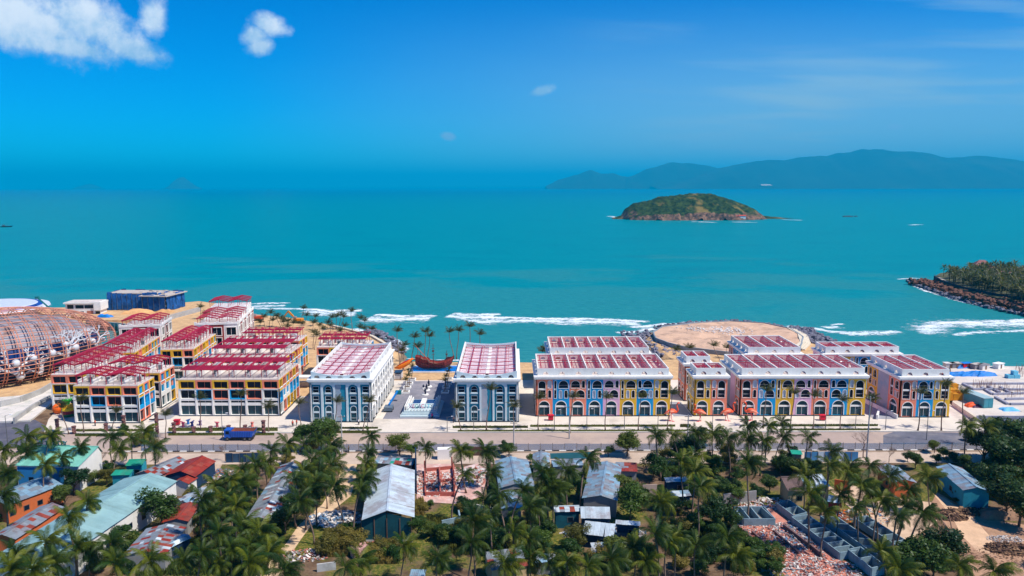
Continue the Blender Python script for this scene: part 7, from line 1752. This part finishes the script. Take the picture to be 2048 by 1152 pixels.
# scattered undergrowth
ug = [(B_(900, 900), B_(1180, 1000), 26, 'o'), (B_(850, 830), B_(1150, 960), 20, 'm'), (B_(1250, 930), B_(1450, 1050), 12, 'o'), (C_(100, 620), C_(170, 700), 5, 'o'), (C_(60, 760), C_(560, 900), 14, 'm'), (C_(850, 620), C_(1100, 760), 10, 'm'), (D_(430, 700), D_(800, 860), 14, 'm'), (D_(1060, 930), D_(1300, 1120), 14, 'm'), (D_(880, 500), D_(1160, 580), 8, 'd'), (A(1400, 940), A(1800, 1140), 14, 'd'), (A(600, 980), A(1000, 1120), 10, 'd'), (A(0, 620), A(180, 760), 8, 'm'), (B_(20, 560), B_(480, 700), 12, 'd'), (D_(0, 980), D_(420, 1130), 10, 'm'), (C_(480, 1000), C_(1300, 1140), 16, 'm'), (B_(560, 760), B_(660, 900), 7, 'd'), (D_(420, 560), D_(720, 680), 8, 'd'), (D_(1150, 300), D_(1600, 400), 9, 'd'), (E_(1300, 500), E_(1560, 640), 8, 'm'), (E_(1180, 260), E_(1460, 330), 5, 'd')]
ug += [(A(1300, 560), A(1840, 900), 26, 'd'), (A(0, 900), A(1200, 1150), 40, 'd'), (B_(0, 500), B_(520, 1100), 34, 'd'), (B_(600, 120), B_(1020, 330), 18, 'd'), (C_(420, 640), C_(1150, 1000), 40, 'd'), (C_(1150, 380), C_(1400, 600), 10, 'm'), (D_(0, 400), D_(760, 700), 34, 'd'), (D_(0, 880), D_(1050, 1150), 40, 'd'), (D_(450, 150), D_(1250, 480), 36, 'd'), (E_(0, 250), E_(500, 420), 12, 'd'), (E_(900, 950), E_(1400, 1150), 12, 'd'), (E_(1450, 150), E_(1850, 640), 26, 'd'), (A(60, 100), A(880, 480), 22, 'm'), (A(780, 60), A(1160, 260), 12, 'd')]
avoid = [(G(*a), G(*b)) for a, b in ((B_(1080, 250), B_(900, 640)), (B_(900, 640), B_(480, 1150)))]
rr = random.Random(77); kk = 0
for (p0, p1, n, q) in ug:
    for _ in range(max(2, round(n * .5))):
        u, v = rr.uniform(p0[0], p1[0]), rr.uniform(p0[1], p1[1]); r_ = rr.uniform(1.2, 3.0); h = r_ * .45; c = G(u, v, 0)
        if any(abs((c - a).cross((b - a).normalized()).z) < 2.6 and -1 < (c - a).dot(b - a) / (b - a).length_squared < 1.05 for a, b in avoid): continue
        t = thing('undergrowth_bush', 'low scrubby bush of the undergrowth between roofs and palms', 'bush', c, rr.uniform(0, 6), 'undergrowth bushes')
        inst(rr.choice(CRN[rr.choice([q, q, 'm', 'o'])]), 'leaves', t, (0, 0, h), rr.uniform(0, 6), (r_, r_, r_ * .8)); kk += 1
# bare trees
def bare_tree(u, v, h, label, m, seed):
    c = G(u, v); r2 = random.Random(seed); t = thing('bare_tree', label, 'tree', c, 0, 'bare branched trees'); k = MB()
    def br(p, d, L, r_, n):
        q = p + d * L; k.tube([p, p.lerp(q, .5) + Vector((r2.uniform(-.1, .1), r2.uniform(-.1, .1), 0)) * L, q], [r_, r_ * .8, r_ * .6], 4, cap=False)
        if n:
            for _ in range(3): br(q, (d + Vector((r2.uniform(-.9, .9), r2.uniform(-.9, .9), r2.uniform(-.1, .6)))).normalized(), L * r2.uniform(.6, .8), r_ * .55, n - 1)
    br(Vector((0, 0, 0)), Vector((0, 0, 1)), h * .3, h * .022, 5); k.build('branches', m, t)
bare_tree(*E_(655, 285), 8, 'pale bare tree beside the tall utility pole', mat('bare_grey', (150, 124, 110), .9, .2, 2), 4)
bare_tree(*E_(845, 320), 4.5, 'small bare tree on the verge right of the tall pole', mat('bare_brown', (112, 84, 70), .9, .2, 2), 6)
bare_tree(*B_(185, 300), 4.5, 'bare shrub by the near road left of the navy hoarding', mat('bare_brown', (112, 84, 70), .9, .2, 2), 8)
bare_tree(*A(980, 770), 4, 'bare bush in front of the teal hall wall', mat('bare_brown', (112, 84, 70), .9, .2, 2), 10)
bare_tree(*A(740, 350), 5, 'bare tree at the mint hall corner', mat('bare_grey', (150, 124, 110), .9, .2, 2), 12)
# grass strips of the boulevard and dry grass
def grass(label, pxs, n, m, hgt=.35, seed=1):
    r2 = random.Random(seed); P = [G(*p) for p in pxs]; k = MB(); tri_ = tessellate_polygon([[Vector((p.x, p.y, 0)) for p in P]]); ar = []
    for t_ in tri_: a, b, c = (P[i] for i in t_); ar.append(((b - a).cross(c - a)).length)
    for _ in range(n):
        a, b, c = (P[i] for i in r2.choices(tri_, ar)[0]); s_, t2 = r2.random(), r2.random()
        if s_ + t2 > 1: s_, t2 = 1 - s_, 1 - t2
        p = a + (b - a) * s_ + (c - a) * t2; an = r2.uniform(0, PI); w = Vector((math.cos(an), math.sin(an), 0)) * hgt * .4; hh = hgt * r2.uniform(.5, 1.3)
        k.add([p - w + Vector((0, 0, .1)), p + w + Vector((0, 0, .1)), p + Vector((r2.uniform(-.3, .3) * hh, r2.uniform(-.3, .3) * hh, hh + .1))], [(0, 1, 2)])
    tag(k.build('grass', m), label, 'grass', None, 'stuff')
GR = leafmat('grass_green', (.050, .078, .014), (.13, .135, .025), .2); GD = leafmat('grass_dry', (.13, .10, .022), (.26, .19, .05), .2)
for i, (ua, ub, va, vb) in enumerate(((336, 555, 855, 862), (336, 548, 866, 870), (150, 300, 858, 862), (150, 300, 867, 871), (648, 755, 855, 858), (650, 750, 862, 866), (905, 1055, 853, 857), (915, 1420, 861, 864), (1060, 1350, 851, 855), (1360, 1380, 851, 856), (1535, 1755, 851, 855), (1560, 1760, 860, 863))):
    bed = [G(ua, vb), G(ub, vb), G(ub, va), G(ua, va)]
    tag(MB().prism([(p.x, p.y) for p in bed], 0, .17 + .002 * i).build('planting_bed', mat('bed_turf', (88, 92, 36), .95, .35, 1.2, bump=.4)), None, None, None, 'structure')
    grass('green grass strip, number %s from the left along the boulevard' % ords[i], [(ua, vb), (ub, vb), (ub, va), (ua, va)], 2600, GR, .28, i)
grass('dry yellow grass right of the dirt track', [B_(850, 900), B_(1200, 880), B_(1180, 1000), B_(900, 1010)], 5000, GD, .8, 31)
grass('dry yellow grass right of the pink gate pillar', [B_(1240, 940), B_(1420, 880), B_(1440, 1060), B_(1240, 1060)], 3000, GD, .8, 32)
grass('tall grass along the right side of the metal shed', [B_(1590, 620), B_(1640, 600), B_(1640, 740), B_(1590, 740)], 1200, GD, 1.0, 33)
grass('scrubby grass at the bottom centre', [C_(200, 720), C_(720, 780), C_(900, 1000), C_(300, 1000)], 5000, GR, .6, 34)
grass('scrubby grass at the bottom right of the centre', [D_(420, 720), D_(1000, 780), D_(1350, 1130), D_(500, 1000)], 6000, GR, .6, 35)
grass('short scrub grass at the lower left', [A(1000, 960), A(1830, 780), A(2000, 1140), A(1000, 1150)], 6000, GR, .6, 36)
